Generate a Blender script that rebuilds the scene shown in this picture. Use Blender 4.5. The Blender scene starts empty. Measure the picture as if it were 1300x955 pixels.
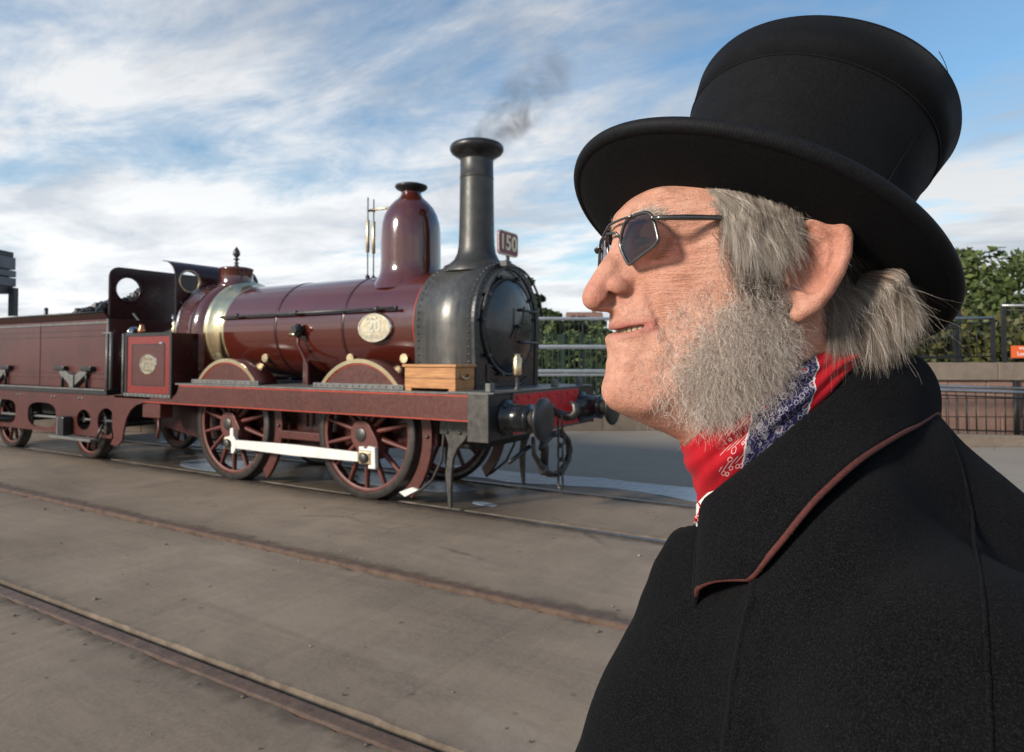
import bpy, bmesh, math, random
import numpy as np
from mathutils import Vector, Matrix
random.seed(7); np.random.seed(7)
scene = bpy.context.scene
col = scene.collection
PI = math.pi

# ------------------------------------------------------------------ camera
CAM = Vector((5.32, -5.632, 1.614)); YAW = -0.5381; PITCH = 0.0258; FPX = 840.3
cd = bpy.data.cameras.new('camera'); cam = bpy.data.objects.new('camera', cd); col.objects.link(cam)
cam.location = CAM
cam.rotation_euler = (PI/2 + PITCH, 0, -YAW)
cd.sensor_width = 36.0; cd.lens = 36.0*FPX/1300.0
cd.shift_x = 0.0; cd.shift_y = -(477.5-432.0)/1300.0
cd.clip_start = 0.02; cd.clip_end = 3000
cd.dof.use_dof = True; cd.dof.focus_distance = 0.47; cd.dof.aperture_fstop = 18
scene.camera = cam
FW = Vector((math.sin(YAW)*math.cos(PITCH), math.cos(YAW)*math.cos(PITCH), math.sin(PITCH)))
RT = Vector((math.cos(YAW), -math.sin(YAW), 0)); UP = RT.cross(FW)

# ------------------------------------------------------------------ world, sun, exposure
SUN_EL = math.radians(23); SUN_AZ = Vector((-0.45, -0.89, 0)).normalized()
w = bpy.data.worlds.new('World'); scene.world = w; w.use_nodes = True
nt = w.node_tree; nt.nodes.clear()
def wn(t, **k):
    n = nt.nodes.new(t)
    for a, b in k.items(): setattr(n, a, b)
    return n
def L(a, b): nt.links.new(a, b)
def wmath(op, a, b=None, clamp=False):
    n = wn('ShaderNodeMath', operation=op); n.use_clamp = clamp
    for i, v in enumerate((a, b)):
        if v is None: continue
        if isinstance(v, (int, float)): n.inputs[i].default_value = v
        else: L(v, n.inputs[i])
    return n.outputs[0]
def wramp(src, stops):
    n = wn('ShaderNodeValToRGB'); e = n.color_ramp.elements
    while len(e) < len(stops): e.new(0.5)
    for el, (p, c) in zip(e, stops):
        el.position = p; el.color = (c, c, c, 1) if isinstance(c, (int, float)) else (*c, 1)
    L(src, n.inputs[0]); return n.outputs[0]
sky = wn('ShaderNodeTexSky', sky_type='NISHITA'); sky.sun_disc = False
sky.sun_elevation = SUN_EL; sky.sun_rotation = math.atan2(SUN_AZ.x, SUN_AZ.y)
sky.air_density = 1.2; sky.dust_density = 0.6; sky.ozone_density = 2.5
tc = wn('ShaderNodeTexCoord'); sep = wn('ShaderNodeSeparateXYZ'); L(tc.outputs['Generated'], sep.inputs[0])
zc = wmath('MAXIMUM', sep.outputs[2], 0.0)
den = wmath('ADD', zc, 0.10)
cx = wmath('DIVIDE', sep.outputs[0], den); cy = wmath('DIVIDE', sep.outputs[1], den)
cmb = wn('ShaderNodeCombineXYZ'); L(cx, cmb.inputs[0]); L(cy, cmb.inputs[1])
def cloud(scale, rot, stretch, detail, rough, dist, off):
    mp = wn('ShaderNodeMapping'); mp.inputs['Rotation'].default_value = (0, 0, rot)
    mp.inputs['Scale'].default_value = (stretch, 1, 1); mp.inputs['Location'].default_value = off
    L(cmb.outputs[0], mp.inputs[0])
    n = wn('ShaderNodeTexNoise'); n.inputs['Scale'].default_value = scale; n.inputs['Detail'].default_value = detail
    n.inputs['Roughness'].default_value = rough; n.inputs['Distortion'].default_value = dist
    L(mp.outputs[0], n.inputs['Vector']); return n.outputs[0]
n1 = cloud(0.85, 0.50, 0.75, 10, 0.60, 0.35, (5.6, 1.2, 0))
n2 = cloud(2.6, 0.9, 0.45, 10, 0.66, 0.5, (8.0, 4.4, 0))
n3 = cloud(1.1, 0.9, 0.7, 8, 0.6, 0.3, (1.0, 9.0, 0))
bank0 = wn('ShaderNodeVectorMath', operation='DOT_PRODUCT'); L(tc.outputs['Generated'], bank0.inputs[0]); bank0.inputs[1].default_value = (-0.80, 0.58, 0.13)
base = wmath('ADD', wmath('ADD', wmath('MULTIPLY', n1, 0.70), wmath('MULTIPLY', n2, 0.42)), wramp(bank0.outputs['Value'], [(0.0, 0.0), (0.93, 0.0), (0.99, 0.08), (1.0, 0.09)]))
hor = wramp(zc, [(0.0, 0.23), (0.10, 0.16), (0.24, 0.065), (0.40, 0.01), (0.75, 0.0)])
dens = wramp(wmath('ADD', base, hor), [(0.0, 0.04), (0.51, 0.07), (0.60, 0.38), (0.70, 0.95), (1.0, 1.0)])
shade = wramp(n3, [(0.0, (0.52, 0.56, 0.62)), (0.40, (0.62, 0.66, 0.72)), (0.56, (0.95, 0.96, 0.97)), (1.0, (1.0, 1.0, 0.99))])
cmul = wn('ShaderNodeVectorMath', operation='SCALE'); L(shade, cmul.inputs[0])
# thick cloud towards the low north-west, where the bright bank stands
bank = wn('ShaderNodeVectorMath', operation='DOT_PRODUCT'); L(tc.outputs['Generated'], bank.inputs[0]); bank.inputs[1].default_value = (-0.80, 0.58, 0.13)
lowb = wramp(zc, [(0.0, 0.26), (0.12, 0.22), (0.30, 0.06), (0.6, 0.0)])
bk = wmath('ADD', lowb, wramp(bank.outputs['Value'], [(0.0, 0.78), (0.75, 0.80), (0.97, 1.0), (1.0, 1.0)]))
L(wmath('MULTIPLY', bk, 8.4), cmul.inputs['Scale'])
mix = wn('ShaderNodeMix', data_type='RGBA'); L(dens, mix.inputs[0])
skm = wn('ShaderNodeVectorMath', operation='MULTIPLY'); L(sky.outputs[0], skm.inputs[0]); skm.inputs[1].default_value = (1.08, 1.40, 1.52)
L(skm.outputs[0], mix.inputs[6]); L(cmul.outputs[0], mix.inputs[7])
bg = wn('ShaderNodeBackground'); bg.inputs[1].default_value = 0.10; L(mix.outputs[2], bg.inputs[0])
wo = wn('ShaderNodeOutputWorld'); L(bg.outputs[0], wo.inputs[0])

sd = bpy.data.lights.new('sun', 'SUN'); sun = bpy.data.objects.new('sun', sd); col.objects.link(sun)
sd.energy = 4.5; sd.angle = math.radians(10); sd.color = (1.0, 0.89, 0.76)
sv = Vector((SUN_AZ.x*math.cos(SUN_EL), SUN_AZ.y*math.cos(SUN_EL), math.sin(SUN_EL)))
sun.rotation_euler = sv.to_track_quat('Z', 'Y').to_euler(); sun.location = (0, -30, 30)

scene.view_settings.view_transform = 'Standard'; scene.view_settings.look = 'None'
scene.view_settings.exposure = 0.12; scene.view_settings.gamma = 1.0; scene.view_settings.use_curve_mapping = False
scene.render.engine = 'CYCLES'
scene.cycles.use_denoising = True
scene.cycles.max_bounces = 6; scene.cycles.diffuse_bounces = 3; scene.cycles.glossy_bounces = 3
scene.cycles.transmission_bounces = 5; scene.cycles.volume_bounces = 1; scene.cycles.transparent_max_bounces = 12
scene.cycles.sample_clamp_indirect = 5.0

# ------------------------------------------------------------------ helpers
def pix(x, y, depth):           # dev aid: a photo pixel at a depth, as a world point
    return CAM + (FW + RT*((x-650.0)/FPX) - UP*((y-432.0)/FPX))*depth
class MB:
    def __init__(s): s.v = []; s.f = []; s.sm = []
    def add(s, vs, fs, smooth=False):
        o = len(s.v); s.v += [tuple(v) for v in vs]
        for f in fs: s.f.append(tuple(i+o for i in f)); s.sm.append(smooth)
        return s
    def box(s, a, b):
        x0, y0, z0 = a; x1, y1, z1 = b
        return s.add([(x0,y0,z0),(x1,y0,z0),(x1,y1,z0),(x0,y1,z0),(x0,y0,z1),(x1,y0,z1),(x1,y1,z1),(x0,y1,z1)],
              [(0,3,2,1),(4,5,6,7),(0,1,5,4),(1,2,6,5),(2,3,7,6),(3,0,4,7)])
    def prism(s, poly, ax, a, b, smooth=False):
        # poly: 2D points; ax: extrusion axis 'x','y','z' from a to b
        def P(u, v, t): return {'x': (t,u,v), 'y': (u,t,v), 'z': (u,v,t)}[ax]
        n = len(poly); vs = [P(u,v,a) for u,v in poly] + [P(u,v,b) for u,v in poly]
        s.add(vs, [tuple(range(n)), tuple(range(2*n-1, n-1, -1))])
        o = len(s.v) - 2*n
        for i in range(n):
            j = (i+1) % n; s.f.append((o+i, o+n+i, o+n+j, o+j)); s.sm.append(smooth)
        return s
    def ring(s, outer, inner, ax, a, b):
        # two outlines with the same number of points, a flat ring with thickness
        def P(u, v, t): return {'x': (t,u,v), 'y': (u,t,v), 'z': (u,v,t)}[ax]
        n = len(outer); vs = []
        for t in (a, b):
            vs += [P(u,v,t) for u,v in outer] + [P(u,v,t) for u,v in inner]
        fs = []
        for i in range(n):
            j = (i+1) % n
            fs += [(i,j,n+j,n+i), (2*n+j,2*n+i,3*n+i,3*n+j), (i,2*n+i,2*n+j,j), (n+j,3*n+j,3*n+i,n+i)]
        return s.add(vs, fs)
    def lathe(s, prof, c, ax='z', n=32, a0=0.0, a1=2*PI, smooth=True, caps=True):
        # prof: (radius, t) pairs along the axis
        full = abs(a1-a0-2*PI) < 1e-6; m = n if full else n+1; vs = []
        for r, t in prof:
            for i in range(m):
                a = a0+(a1-a0)*i/n; p, q = r*math.cos(a), r*math.sin(a)
                d = {'z': (p,q,t), 'x': (t,p,q), 'y': (q,t,p)}[ax]
                vs.append((c[0]+d[0], c[1]+d[1], c[2]+d[2]))
        fs = []
        for k in range(len(prof)-1):
            for i in range(n if full else n):
                j = (i+1) % m if full else i+1
                fs.append((k*m+i, k*m+j, (k+1)*m+j, (k+1)*m+i))
        s.add(vs, fs, smooth)
        if caps and full:
            o = len(s.v)-len(vs)
            if prof[0][0] > 1e-5: s.f.append(tuple(o+i for i in range(m-1,-1,-1))); s.sm.append(False)
            if prof[-1][0] > 1e-5: s.f.append(tuple(o+(len(prof)-1)*m+i for i in range(m))); s.sm.append(False)
        return s
    def tube(s, pts, r, n=8, closed=False, smooth=True):
        pts = [Vector(p) for p in pts]; k = len(pts); rr = r if isinstance(r, (list, tuple)) else [r]*k
        ref = None; vs = []
        for i in range(k):
            a = pts[(i-1) % k] if (closed or i > 0) else pts[0]; b = pts[(i+1) % k] if (closed or i < k-1) else pts[-1]
            t = (b-a).normalized()
            if ref is None: ref = Vector((0,0,1)) if abs(t.z) < 0.9 else Vector((1,0,0))
            u = (ref - t*ref.dot(t)); u = u.normalized() if u.length > 1e-6 else t.orthogonal().normalized()
            ref = u; v = t.cross(u)
            for j in range(n):
                an = 2*PI*j/n; vs.append(pts[i] + u*(rr[i]*math.cos(an)) + v*(rr[i]*math.sin(an)))
        fs = []
        for i in range(k if closed else k-1):
            i2 = (i+1) % k
            for j in range(n):
                j2 = (j+1) % n; fs.append((i*n+j, i*n+j2, i2*n+j2, i2*n+j))
        if not closed: fs += [tuple(range(n-1,-1,-1)), tuple((k-1)*n+j for j in range(n))]
        return s.add(vs, fs, smooth)
    def build(s, name, mat=None, parent=None, bevel=0.0, loc=None):
        me = bpy.data.meshes.new(name)
        off = world_loc(parent) if parent else Vector((0,0,0))
        if loc is not None: off = off + Vector(loc) if parent else Vector(loc)
        me.from_pydata([(v[0]-off.x, v[1]-off.y, v[2]-off.z) for v in s.v], [], s.f)
        me.polygons.foreach_set('use_smooth', s.sm); me.update()
        o = bpy.data.objects.new(name, me); col.objects.link(o)
        if loc is not None: o.location = Vector(loc)
        if parent: o.parent = parent
        if mat: me.materials.append(mat)
        if bevel:
            b = o.modifiers.new('bevel', 'BEVEL'); b.width = bevel; b.segments = 2; b.limit_method = 'ANGLE'; b.angle_limit = math.radians(50)
        return o
def world_loc(o):
    v = Vector((0,0,0))
    while o: v += o.location; o = o.parent
    return v
def tag(o, label=None, cat=None, group=None, kind=None):
    if label: o['label'] = label
    if cat: o['category'] = cat
    if group: o['group'] = group
    if kind: o['kind'] = kind
    return o
def thing(name, loc, label, cat, group=None):
    o = bpy.data.objects.new(name, None); col.objects.link(o); o.location = loc; o.empty_display_size = 0.2
    return tag(o, label, cat, group)
def copy_tree(o, parent=None):
    c = o.copy(); col.objects.link(c); c.parent = parent
    for ch in list(o.children): copy_tree(ch, c)
    return c
def circle(cx, cy, r, n=32, a0=0, a1=2*PI):
    return [(cx+r*math.cos(a0+(a1-a0)*i/n), cy+r*math.sin(a0+(a1-a0)*i/n)) for i in range(n if abs(a1-a0-2*PI) < 1e-6 else n+1)]

# ------------------------------------------------------------------ material helpers
class NT:
    def __init__(s, name):
        s.m = bpy.data.materials.new(name); s.m.use_nodes = True; s.t = s.m.node_tree
        s.b = s.t.nodes['Principled BSDF']; s.out = s.t.nodes['Material Output']
    def n(s, t, **k):
        q = s.t.nodes.new(t)
        for a, b in k.items(): setattr(q, a, b)
        return q
    def l(s, a, b): s.t.links.new(a, b)
    def inp(s, sock, v):
        if v is None: return
        if hasattr(v, 'is_linked'): s.l(v, sock)
        elif isinstance(v, (tuple, list)) and sock.type == 'RGBA' and len(v) == 3: sock.default_value = (*v, 1)
        else: sock.default_value = v
    def math(s, op, a, b=None, c=None, clamp=False):
        q = s.n('ShaderNodeMath', operation=op); q.use_clamp = clamp
        for i, v in enumerate((a, b, c)): s.inp(q.inputs[i], v)
        return q.outputs[0]
    def coord(s, which='Object', scale=None, rot=None, loc=None):
        t = s.n('ShaderNodeTexCoord').outputs[which]
        if scale is None and rot is None and loc is None: return t
        m = s.n('ShaderNodeMapping'); s.l(t, m.inputs[0])
        if scale: m.inputs['Scale'].default_value = scale
        if rot: m.inputs['Rotation'].default_value = rot
        if loc: m.inputs['Location'].default_value = loc
        return m.outputs[0]
    def noise(s, vec, scale, detail=4, rough=0.55, dist=0.0):
        q = s.n('ShaderNodeTexNoise'); s.l(vec, q.inputs['Vector'])
        q.inputs['Scale'].default_value = scale; q.inputs['Detail'].default_value = detail
        q.inputs['Roughness'].default_value = rough; q.inputs['Distortion'].default_value = dist
        return q.outputs[0]
    def voro(s, vec, scale, feature='F1', out='Distance', rand=1.0):
        q = s.n('ShaderNodeTexVoronoi', feature=feature); s.l(vec, q.inputs['Vector'])
        q.inputs['Scale'].default_value = scale; q.inputs['Randomness'].default_value = rand
        return q.outputs[out]
    def ramp(s, src, stops, interp='LINEAR'):
        q = s.n('ShaderNodeValToRGB'); q.color_ramp.interpolation = interp; e = q.color_ramp.elements
        while len(e) < len(stops): e.new(0.5)
        for el, (p, c) in zip(e, stops):
            el.position = p; el.color = (c, c, c, 1) if isinstance(c, (int, float)) else (*c, 1)
        s.l(src, q.inputs[0]); return q.outputs[0]
    def mix(s, fac, a, b, mode='MIX'):
        q = s.n('ShaderNodeMix', data_type='RGBA', blend_type=mode)
        s.inp(q.inputs[0], fac); s.inp(q.inputs[6], a); s.inp(q.inputs[7], b); return q.outputs[2]
    def sep(s, vec):
        q = s.n('ShaderNodeSeparateXYZ'); s.l(vec, q.inputs[0]); return q.outputs
    def bump(s, h, strength=0.3, dist=0.01, prev=None):
        q = s.n('ShaderNodeBump'); q.inputs['Strength'].default_value = strength; q.inputs['Distance'].default_value = dist
        s.l(h, q.inputs['Height'])
        if prev is not None: s.l(prev, q.inputs['Normal'])
        return q.outputs[0]
    def set(s, **k):
        names = dict(base='Base Color', rough='Roughness', metal='Metallic', spec='Specular IOR Level', coat='Coat Weight', coatr='Coat Roughness',
                     sss='Subsurface Weight', sssr='Subsurface Radius', ssss='Subsurface Scale', trans='Transmission Weight', ior='IOR', alpha='Alpha',
                     normal='Normal', sheen='Sheen Weight', sheenr='Sheen Roughness', sheent='Sheen Tint', emit='Emission Color', emits='Emission Strength')
        for a, v in k.items(): s.inp(s.b.inputs[names[a]], v)
        return s
def simple(name, c, rough=0.5, metal=0.0, var=0.25, scale=6.0, bump=0.0, coat=0.0, rvar=0.15, dirt=None, dirtamt=0.0):
    m = NT(name); o = m.coord()
    n = m.noise(o, scale, 6, 0.6)
    lo = tuple(x*(1-var) for x in c); hi = tuple(min(1, x*(1+var)) for x in c)
    colr = m.ramp(n, [(0.3, lo), (0.7, hi)])
    n2 = m.noise(o, scale*3.7, 5, 0.65)
    if dirt: colr = m.mix(m.ramp(n2, [(0.52, 0.0), (0.75, dirtamt)]), colr, dirt)
    r = m.ramp(n2, [(0.25, max(0.02, rough-rvar)), (0.75, min(1, rough+rvar))])
    m.set(base=colr, rough=r, metal=metal)
    if coat: m.set(coat=coat, coatr=0.06)
    if bump: m.set(normal=m.bump(m.noise(o, scale*12, 4, 0.6), bump, 0.004))
    return m.m
# ------------------------------------------------------------------ shared materials
M = {}
def paint(name, c, rough, coat, var=0.12, cior=1.5):
    m = NT(name); o = m.coord(); n = m.noise(o, 2.2, 6, 0.6); n2 = m.noise(o, 26, 4, 0.6)
    colr = m.ramp(n, [(0.3, tuple(x*(1-var) for x in c)), (0.7, tuple(x*(1+var) for x in c))])
    colr = m.mix(m.ramp(n2, [(0.60, 0.0), (0.85, 0.22)]), colr, (0.10, 0.075, 0.06))
    m.set(base=colr, rough=m.ramp(n2, [(0.3, rough*0.75), (0.7, rough*1.35)]), coat=coat, coatr=rough*0.5); m.b.inputs['Coat IOR'].default_value = cior
    m.set(normal=m.bump(m.noise(o, 5.0, 2, 0.5), 0.06, 0.01))
    return m.m
M['maroon'] = paint('maroon_gloss_paint', (0.074, 0.0130, 0.0080), 0.14, 0.8, 0.12, 1.75)
M['maroon_flat'] = paint('maroon_frame_paint', (0.074, 0.0165, 0.012), 0.38, 0.12, 0.2)
M['maroon_dark'] = paint('dark_maroon_paint', (0.035, 0.007, 0.0065), 0.30, 0.2)
M['tender_red'] = paint('weathered_tender_paint', (0.070, 0.017, 0.0135), 0.33, 0.2, 0.25)
M['wheel_red'] = simple('wheel_red_paint', (0.105, 0.024, 0.018), 0.5, 0, 0.3, 9, 0, 0, 0.1, (0.03, 0.025, 0.02), 0.7)
M['vermilion'] = simple('vermilion_lining', (0.42, 0.045, 0.02), 0.4, 0, 0.2, 12)
M['panel_red'] = paint('panel_red_paint', (0.19, 0.016, 0.012), 0.3, 0.3)
M['beam_red'] = simple('buffer_beam_red', (0.55, 0.014, 0.018), 0.42, 0, 0.25, 7, 0, 0, 0.1, (0.05, 0.02, 0.02), 0.6)
M['black'] = simple('satin_black_paint', (0.016, 0.017, 0.018), 0.38, 0, 0.35, 8, 0.05)
M['black_gloss'] = simple('gloss_black_paint', (0.013, 0.015, 0.018), 0.26, 0, 0.3, 5, 0.0, 0.3, 0.1)
M['iron'] = simple('worn_iron', (0.075, 0.072, 0.068), 0.42, 0.6, 0.4, 14, 0.25, 0, 0.15, (0.05, 0.03, 0.02), 0.5)
M['grey_metal'] = simple('grey_painted_iron', (0.135, 0.135, 0.13), 0.5, 0.2, 0.3, 12, 0.2, 0, 0.12, (0.04, 0.035, 0.03), 0.6)
M['steel'] = simple('bright_steel', (0.48, 0.49, 0.50), 0.24, 1.0, 0.2, 10)
M['tyre'] = simple('tyre_steel', (0.075, 0.070, 0.066), 0.42, 0.7, 0.3, 12, 0.1)
M['brass'] = simple('polished_brass', (0.84, 0.70, 0.44), 0.17, 1.0, 0.10, 9, 0.02, 0, 0.07, (0.34, 0.25, 0.14), 0.3)
M['brass_dull'] = simple('dull_brass', (0.62, 0.50, 0.32), 0.34, 1.0, 0.2, 12, 0.1)
M['copper'] = simple('copper_pipe', (0.55, 0.24, 0.13), 0.3, 1.0, 0.2, 12)
M['white_paint'] = simple('white_paint', (0.72, 0.71, 0.67), 0.38, 0, 0.08, 9, 0, 0, 0.1, (0.30, 0.27, 0.22), 0.5)
M['cream'] = simple('cream_paint', (0.80, 0.72, 0.48), 0.45, 0, 0.08, 9)
M['plum'] = simple('plum_signboard', (0.20, 0.022, 0.055), 0.4, 0, 0.1, 9)
M['grime'] = simple('oily_grime', (0.012, 0.010, 0.009), 0.7, 0, 0.4, 8)
M['coal'] = simple('coal', (0.014, 0.014, 0.015), 0.42, 0, 0.5, 20, 0.4)

def smokebox_mat():
    m = NT('graphite_smokebox_steel'); o = m.coord(); st = m.noise(m.coord('Object', (1, 1.0, 0.08)), 22, 5, 0.6)
    n = m.noise(o, 3.0, 6, 0.6)
    c = m.mix(m.ramp(st, [(0.3, 0.0), (0.7, 0.8)]), (0.070, 0.071, 0.070), (0.150, 0.149, 0.142))
    c = m.mix(m.ramp(n, [(0.45, 0.0), (0.75, 0.5)]), c, (0.155, 0.140, 0.120))
    m.set(base=c, rough=m.ramp(n, [(0.3, 0.30), (0.7, 0.46)]), metal=0.55, normal=m.bump(m.noise(o, 16, 3, 0.6), 0.12, 0.01))
    return m.m
M['smokebox'] = smokebox_mat()
M['chimney'] = simple('dark_chimney_iron', (0.050, 0.050, 0.048), 0.42, 0.4, 0.35, 5, 0.1, 0, 0.1, (0.085, 0.075, 0.06), 0.4)
M['plate_brass'] = simple('pale_plate_brass', (0.90, 0.83, 0.66), 0.2, 1.0, 0.08, 14)
def wood_mat():
    m = NT('varnished_pine'); v = m.coord('Object', (2.0, 14, 22)); n = m.noise(v, 2.4, 6, 0.6, 0.6)
    c = m.ramp(n, [(0.25, (0.25, 0.10, 0.032)), (0.5, (0.44, 0.20, 0.07)), (0.75, (0.56, 0.29, 0.11))])
    m.set(base=c, rough=0.42, coat=0.15, normal=m.bump(n, 0.15, 0.004)); return m.m
M['pine'] = wood_mat()

# ------------------------------------------------------------------ ground
RAILS = [(0.06, 1), (1.56, -1), (-1.79, -1), (-3.475, 1)]      # centre of the head, side of the groove
def ground_mat():
    m = NT('worn_concrete_yard'); o = m.coord(); X = m.sep(o)
    big = m.noise(o, 0.35, 6, 0.6, 0.4); mid = m.noise(o, 1.7, 7, 0.65, 0.3); fine = m.noise(o, 38, 5, 0.7)
    st = m.noise(m.coord('Object', (0.22, 1.5, 1)), 1.3, 7, 0.66, 0.5)
    c = m.ramp(big, [(0.28, (0.170, 0.128, 0.090)), (0.5, (0.245, 0.188, 0.135)), (0.74, (0.310, 0.245, 0.180))])
    c = m.mix(m.ramp(mid, [(0.40, 0.0), (0.72, 0.55)]), c, (0.120, 0.098, 0.076))
    c = m.mix(m.ramp(st, [(0.50, 0.0), (0.72, 0.5)]), c, (0.080, 0.060, 0.042))
    c = m.mix(m.ramp(fine, [(0.42, 0.0), (0.66, 0.45)]), c, (0.25, 0.21, 0.17))
    pit = m.voro(o, 7.0); pm = m.noise(o, 2.3, 3, 0.5)
    spot = m.math('MULTIPLY', m.ramp(pit, [(0.0, 1.0), (0.10, 0.8), (0.15, 0.0)]), m.ramp(pm, [(0.54, 0.0), (0.62, 0.7)]))
    c = m.mix(spot, c, (0.030, 0.027, 0.024))
    # oil and rust staining beside each rail (wear of the yard surface itself)
    wob = m.math('MULTIPLY', m.math('SUBTRACT', m.noise(o, 5.0, 6, 0.7), 0.5), 0.30)
    tot = None
    for y, sgn in RAILS:
        d = m.math('ABSOLUTE', m.math('SUBTRACT', m.math('ADD', X[1], wob), y))
        q = m.ramp(d, [(0.0, 1.0), (0.06, 0.95), (0.14, 0.25), (0.4, 0.0)])
        tot = q if tot is None else m.math('MAXIMUM', tot, q)
    c = m.mix(m.math('MULTIPLY', tot, 0.72), c, (0.040, 0.029, 0.021))
    # soaked, oily strip under the engine
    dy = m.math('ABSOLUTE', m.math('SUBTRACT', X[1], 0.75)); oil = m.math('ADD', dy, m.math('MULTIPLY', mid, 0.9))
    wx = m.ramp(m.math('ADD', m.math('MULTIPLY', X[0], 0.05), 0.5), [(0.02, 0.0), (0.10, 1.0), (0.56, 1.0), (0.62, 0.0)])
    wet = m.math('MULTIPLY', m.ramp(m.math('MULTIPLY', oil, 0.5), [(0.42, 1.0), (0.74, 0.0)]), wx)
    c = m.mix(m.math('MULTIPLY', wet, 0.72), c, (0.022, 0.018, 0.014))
    # paler dry concrete beyond the tracks, lightened further to offset the engine's shadow
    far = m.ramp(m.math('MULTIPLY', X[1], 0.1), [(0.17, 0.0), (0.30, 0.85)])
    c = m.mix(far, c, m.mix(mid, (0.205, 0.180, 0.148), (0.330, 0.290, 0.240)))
    crk = m.voro(m.coord('Object', (0.55, 0.55, 1)), 0.9, 'DISTANCE_TO_EDGE'); crk = m.math('ADD', crk, m.math('MULTIPLY', m.math('SUBTRACT', m.noise(o, 6, 5, 0.7), 0.5), 0.05))
    crm = m.math('MULTIPLY', m.ramp(crk, [(0.0, 1.0), (0.004, 0.9), (0.009, 0.0)]), m.ramp(m.noise(o, 0.6, 3, 0.5), [(0.52, 0.0), (0.64, 0.45)]))
    c = m.mix(crm, c, (0.035, 0.029, 0.024))
    pale = m.noise(m.coord('Object', (0.5, 2.2, 1), (0, 0, 0.12)), 0.9, 7, 0.7, 0.6); c = m.mix(m.ramp(pale, [(0.56, 0.0), (0.74, 0.42)]), c, (0.30, 0.26, 0.215))
    rough = m.math('SUBTRACT', 0.82, m.math('MULTIPLY', wet, 0.45))
    h = m.math('ADD', m.math('MULTIPLY', fine, 0.25), m.noise(o, 9, 6, 0.7))
    m.set(base=c, rough=rough, spec=0.35, normal=m.bump(h, 0.35, 0.012)); return m.m
M['ground'] = ground_mat()
HW, GW, GD = 0.045, 0.058, 0.05
cuts = []
for y, sgn in RAILS:
    lo, hi = y-HW, y+HW
    if sgn > 0: hi += GW
    else: lo -= GW
    cuts.append((lo, hi))
cuts.sort()
prof = [(-160.0, 0.0)]
for lo, hi in cuts: prof += [(lo, 0.0), (lo+0.002, -GD), (hi-0.002, -GD), (hi, 0.0)]
prof += [(9.0, 0.0), (420.0, 0.0)]
mb = MB(); xs = [-500, -40, -14] + [-9+0.06*i for i in range(234)] + [6, 12, 40, 500]; n = len(prof)
rj = random.Random(31); vs = []
jw = [0.0]*n
for x in xs:          # broken edges of the concrete beside the rails
    for k in range(n):
        edge_k = 1 <= k <= n-3 and abs(prof[k][1]) < 1e-6
        jw[k] = (0.8*jw[k]+rj.gauss(0, 0.0035)) if edge_k and -10 < x < 5.5 else 0.0
        out_ = -1 if (k-1) % 4 == 0 else 1
        vs.append((x, prof[k][0]+(out_*abs(jw[k])*1.6 if edge_k else 0.0), prof[k][1]-(0.5*abs(jw[k]) if edge_k else 0.0)))
mb.add(vs, [(i*n+j, (i+1)*n+j, (i+1)*n+j+1, i*n+j+1) for i in range(len(xs)-1) for j in range(n-1)])
g = mb.build('ground', M['ground']); tag(g, 'worn brown concrete yard surface crossed by sunken rails', 'ground', kind='structure')
M['railhead'] = simple('rusty_rail_head', (0.135, 0.088, 0.064), 0.55, 0.2, 0.35, 10, 0.3, 0, 0.15, (0.045, 0.026, 0.018), 0.7)
M['railhead_worn'] = simple('polished_rail_head', (0.15, 0.125, 0.11), 0.33, 0.8, 0.3, 10, 0.2, 0, 0.12, (0.05, 0.03, 0.02), 0.5)
names = ['near running rail of the track under the locomotive, sunk in concrete', 'far running rail beside the long puddle, sunk in concrete',
         'rusty empty rail nearer the locomotive, sunk in the open yard', 'rusty empty rail farthest from the locomotive, with a wide dark groove']
for k, (y, sgn) in enumerate(RAILS):
    pr = [(y-HW, -GD+0.001), (y+HW, -GD+0.001), (y+HW, 0.0005), (y+HW-0.012, 0.006), (y-HW+0.012, 0.006), (y-HW, 0.0005)]
    mb = MB().prism(pr, 'x', -120, 60)
    tag(mb.build('rail', M['railhead_worn' if k < 2 else 'railhead']), names[k], 'rail')
# puddle strip left by the engine beyond its far rail, and smaller pools
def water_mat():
    m = NT('sky_tinted_water'); o = m.coord(); n = m.noise(o, 3.0, 4, 0.6)
    m.set(base=(0.24, 0.30, 0.375), rough=m.ramp(n, [(0.35, 0.05), (0.7, 0.16)]), ior=1.33, spec=0.8, normal=m.bump(m.noise(o, 9, 4, 0.65), 0.45, 0.03)); return m.m  # pale blue base colour stands in for the sky's reflection
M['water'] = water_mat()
def pool(label, pts, jit, seed, z=0.005):
    rnd = random.Random(seed); out = []
    for i in range(len(pts)):
        a, b = pts[i], pts[(i+1) % len(pts)]; d = math.hypot(b[0]-a[0], b[1]-a[1]); k = max(2, int(d/0.18))
        for j in range(k):
            t = j/k; x, y = a[0]+(b[0]-a[0])*t, a[1]+(b[1]-a[1])*t
            out.append((x+rnd.uniform(-jit, jit), y+rnd.uniform(-jit, jit)))
    for _ in range(2): out = [((out[i-1][0]+2*out[i][0]+out[(i+1) % len(out)][0])/4, (out[i-1][1]+2*out[i][1]+out[(i+1) % len(out)][1])/4) for i in range(len(out))]
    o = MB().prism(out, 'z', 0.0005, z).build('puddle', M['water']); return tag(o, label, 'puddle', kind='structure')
pool('long shallow puddle beyond the far rail with pale sky reflection painted in', [(-7, 1.78), (0.5, 1.76), (1.6, 1.80), (2.0, 2.05), (2.8, 1.95), (3.4, 1.78), (5.5, 1.75), (6.0, 2.1), (4.6, 2.6), (2.9, 2.6), (1.2, 2.5), (0.1, 2.45), (-2.5, 2.5), (-5.5, 2.4), (-7.5, 2.1)], 0.10, 3)
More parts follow.
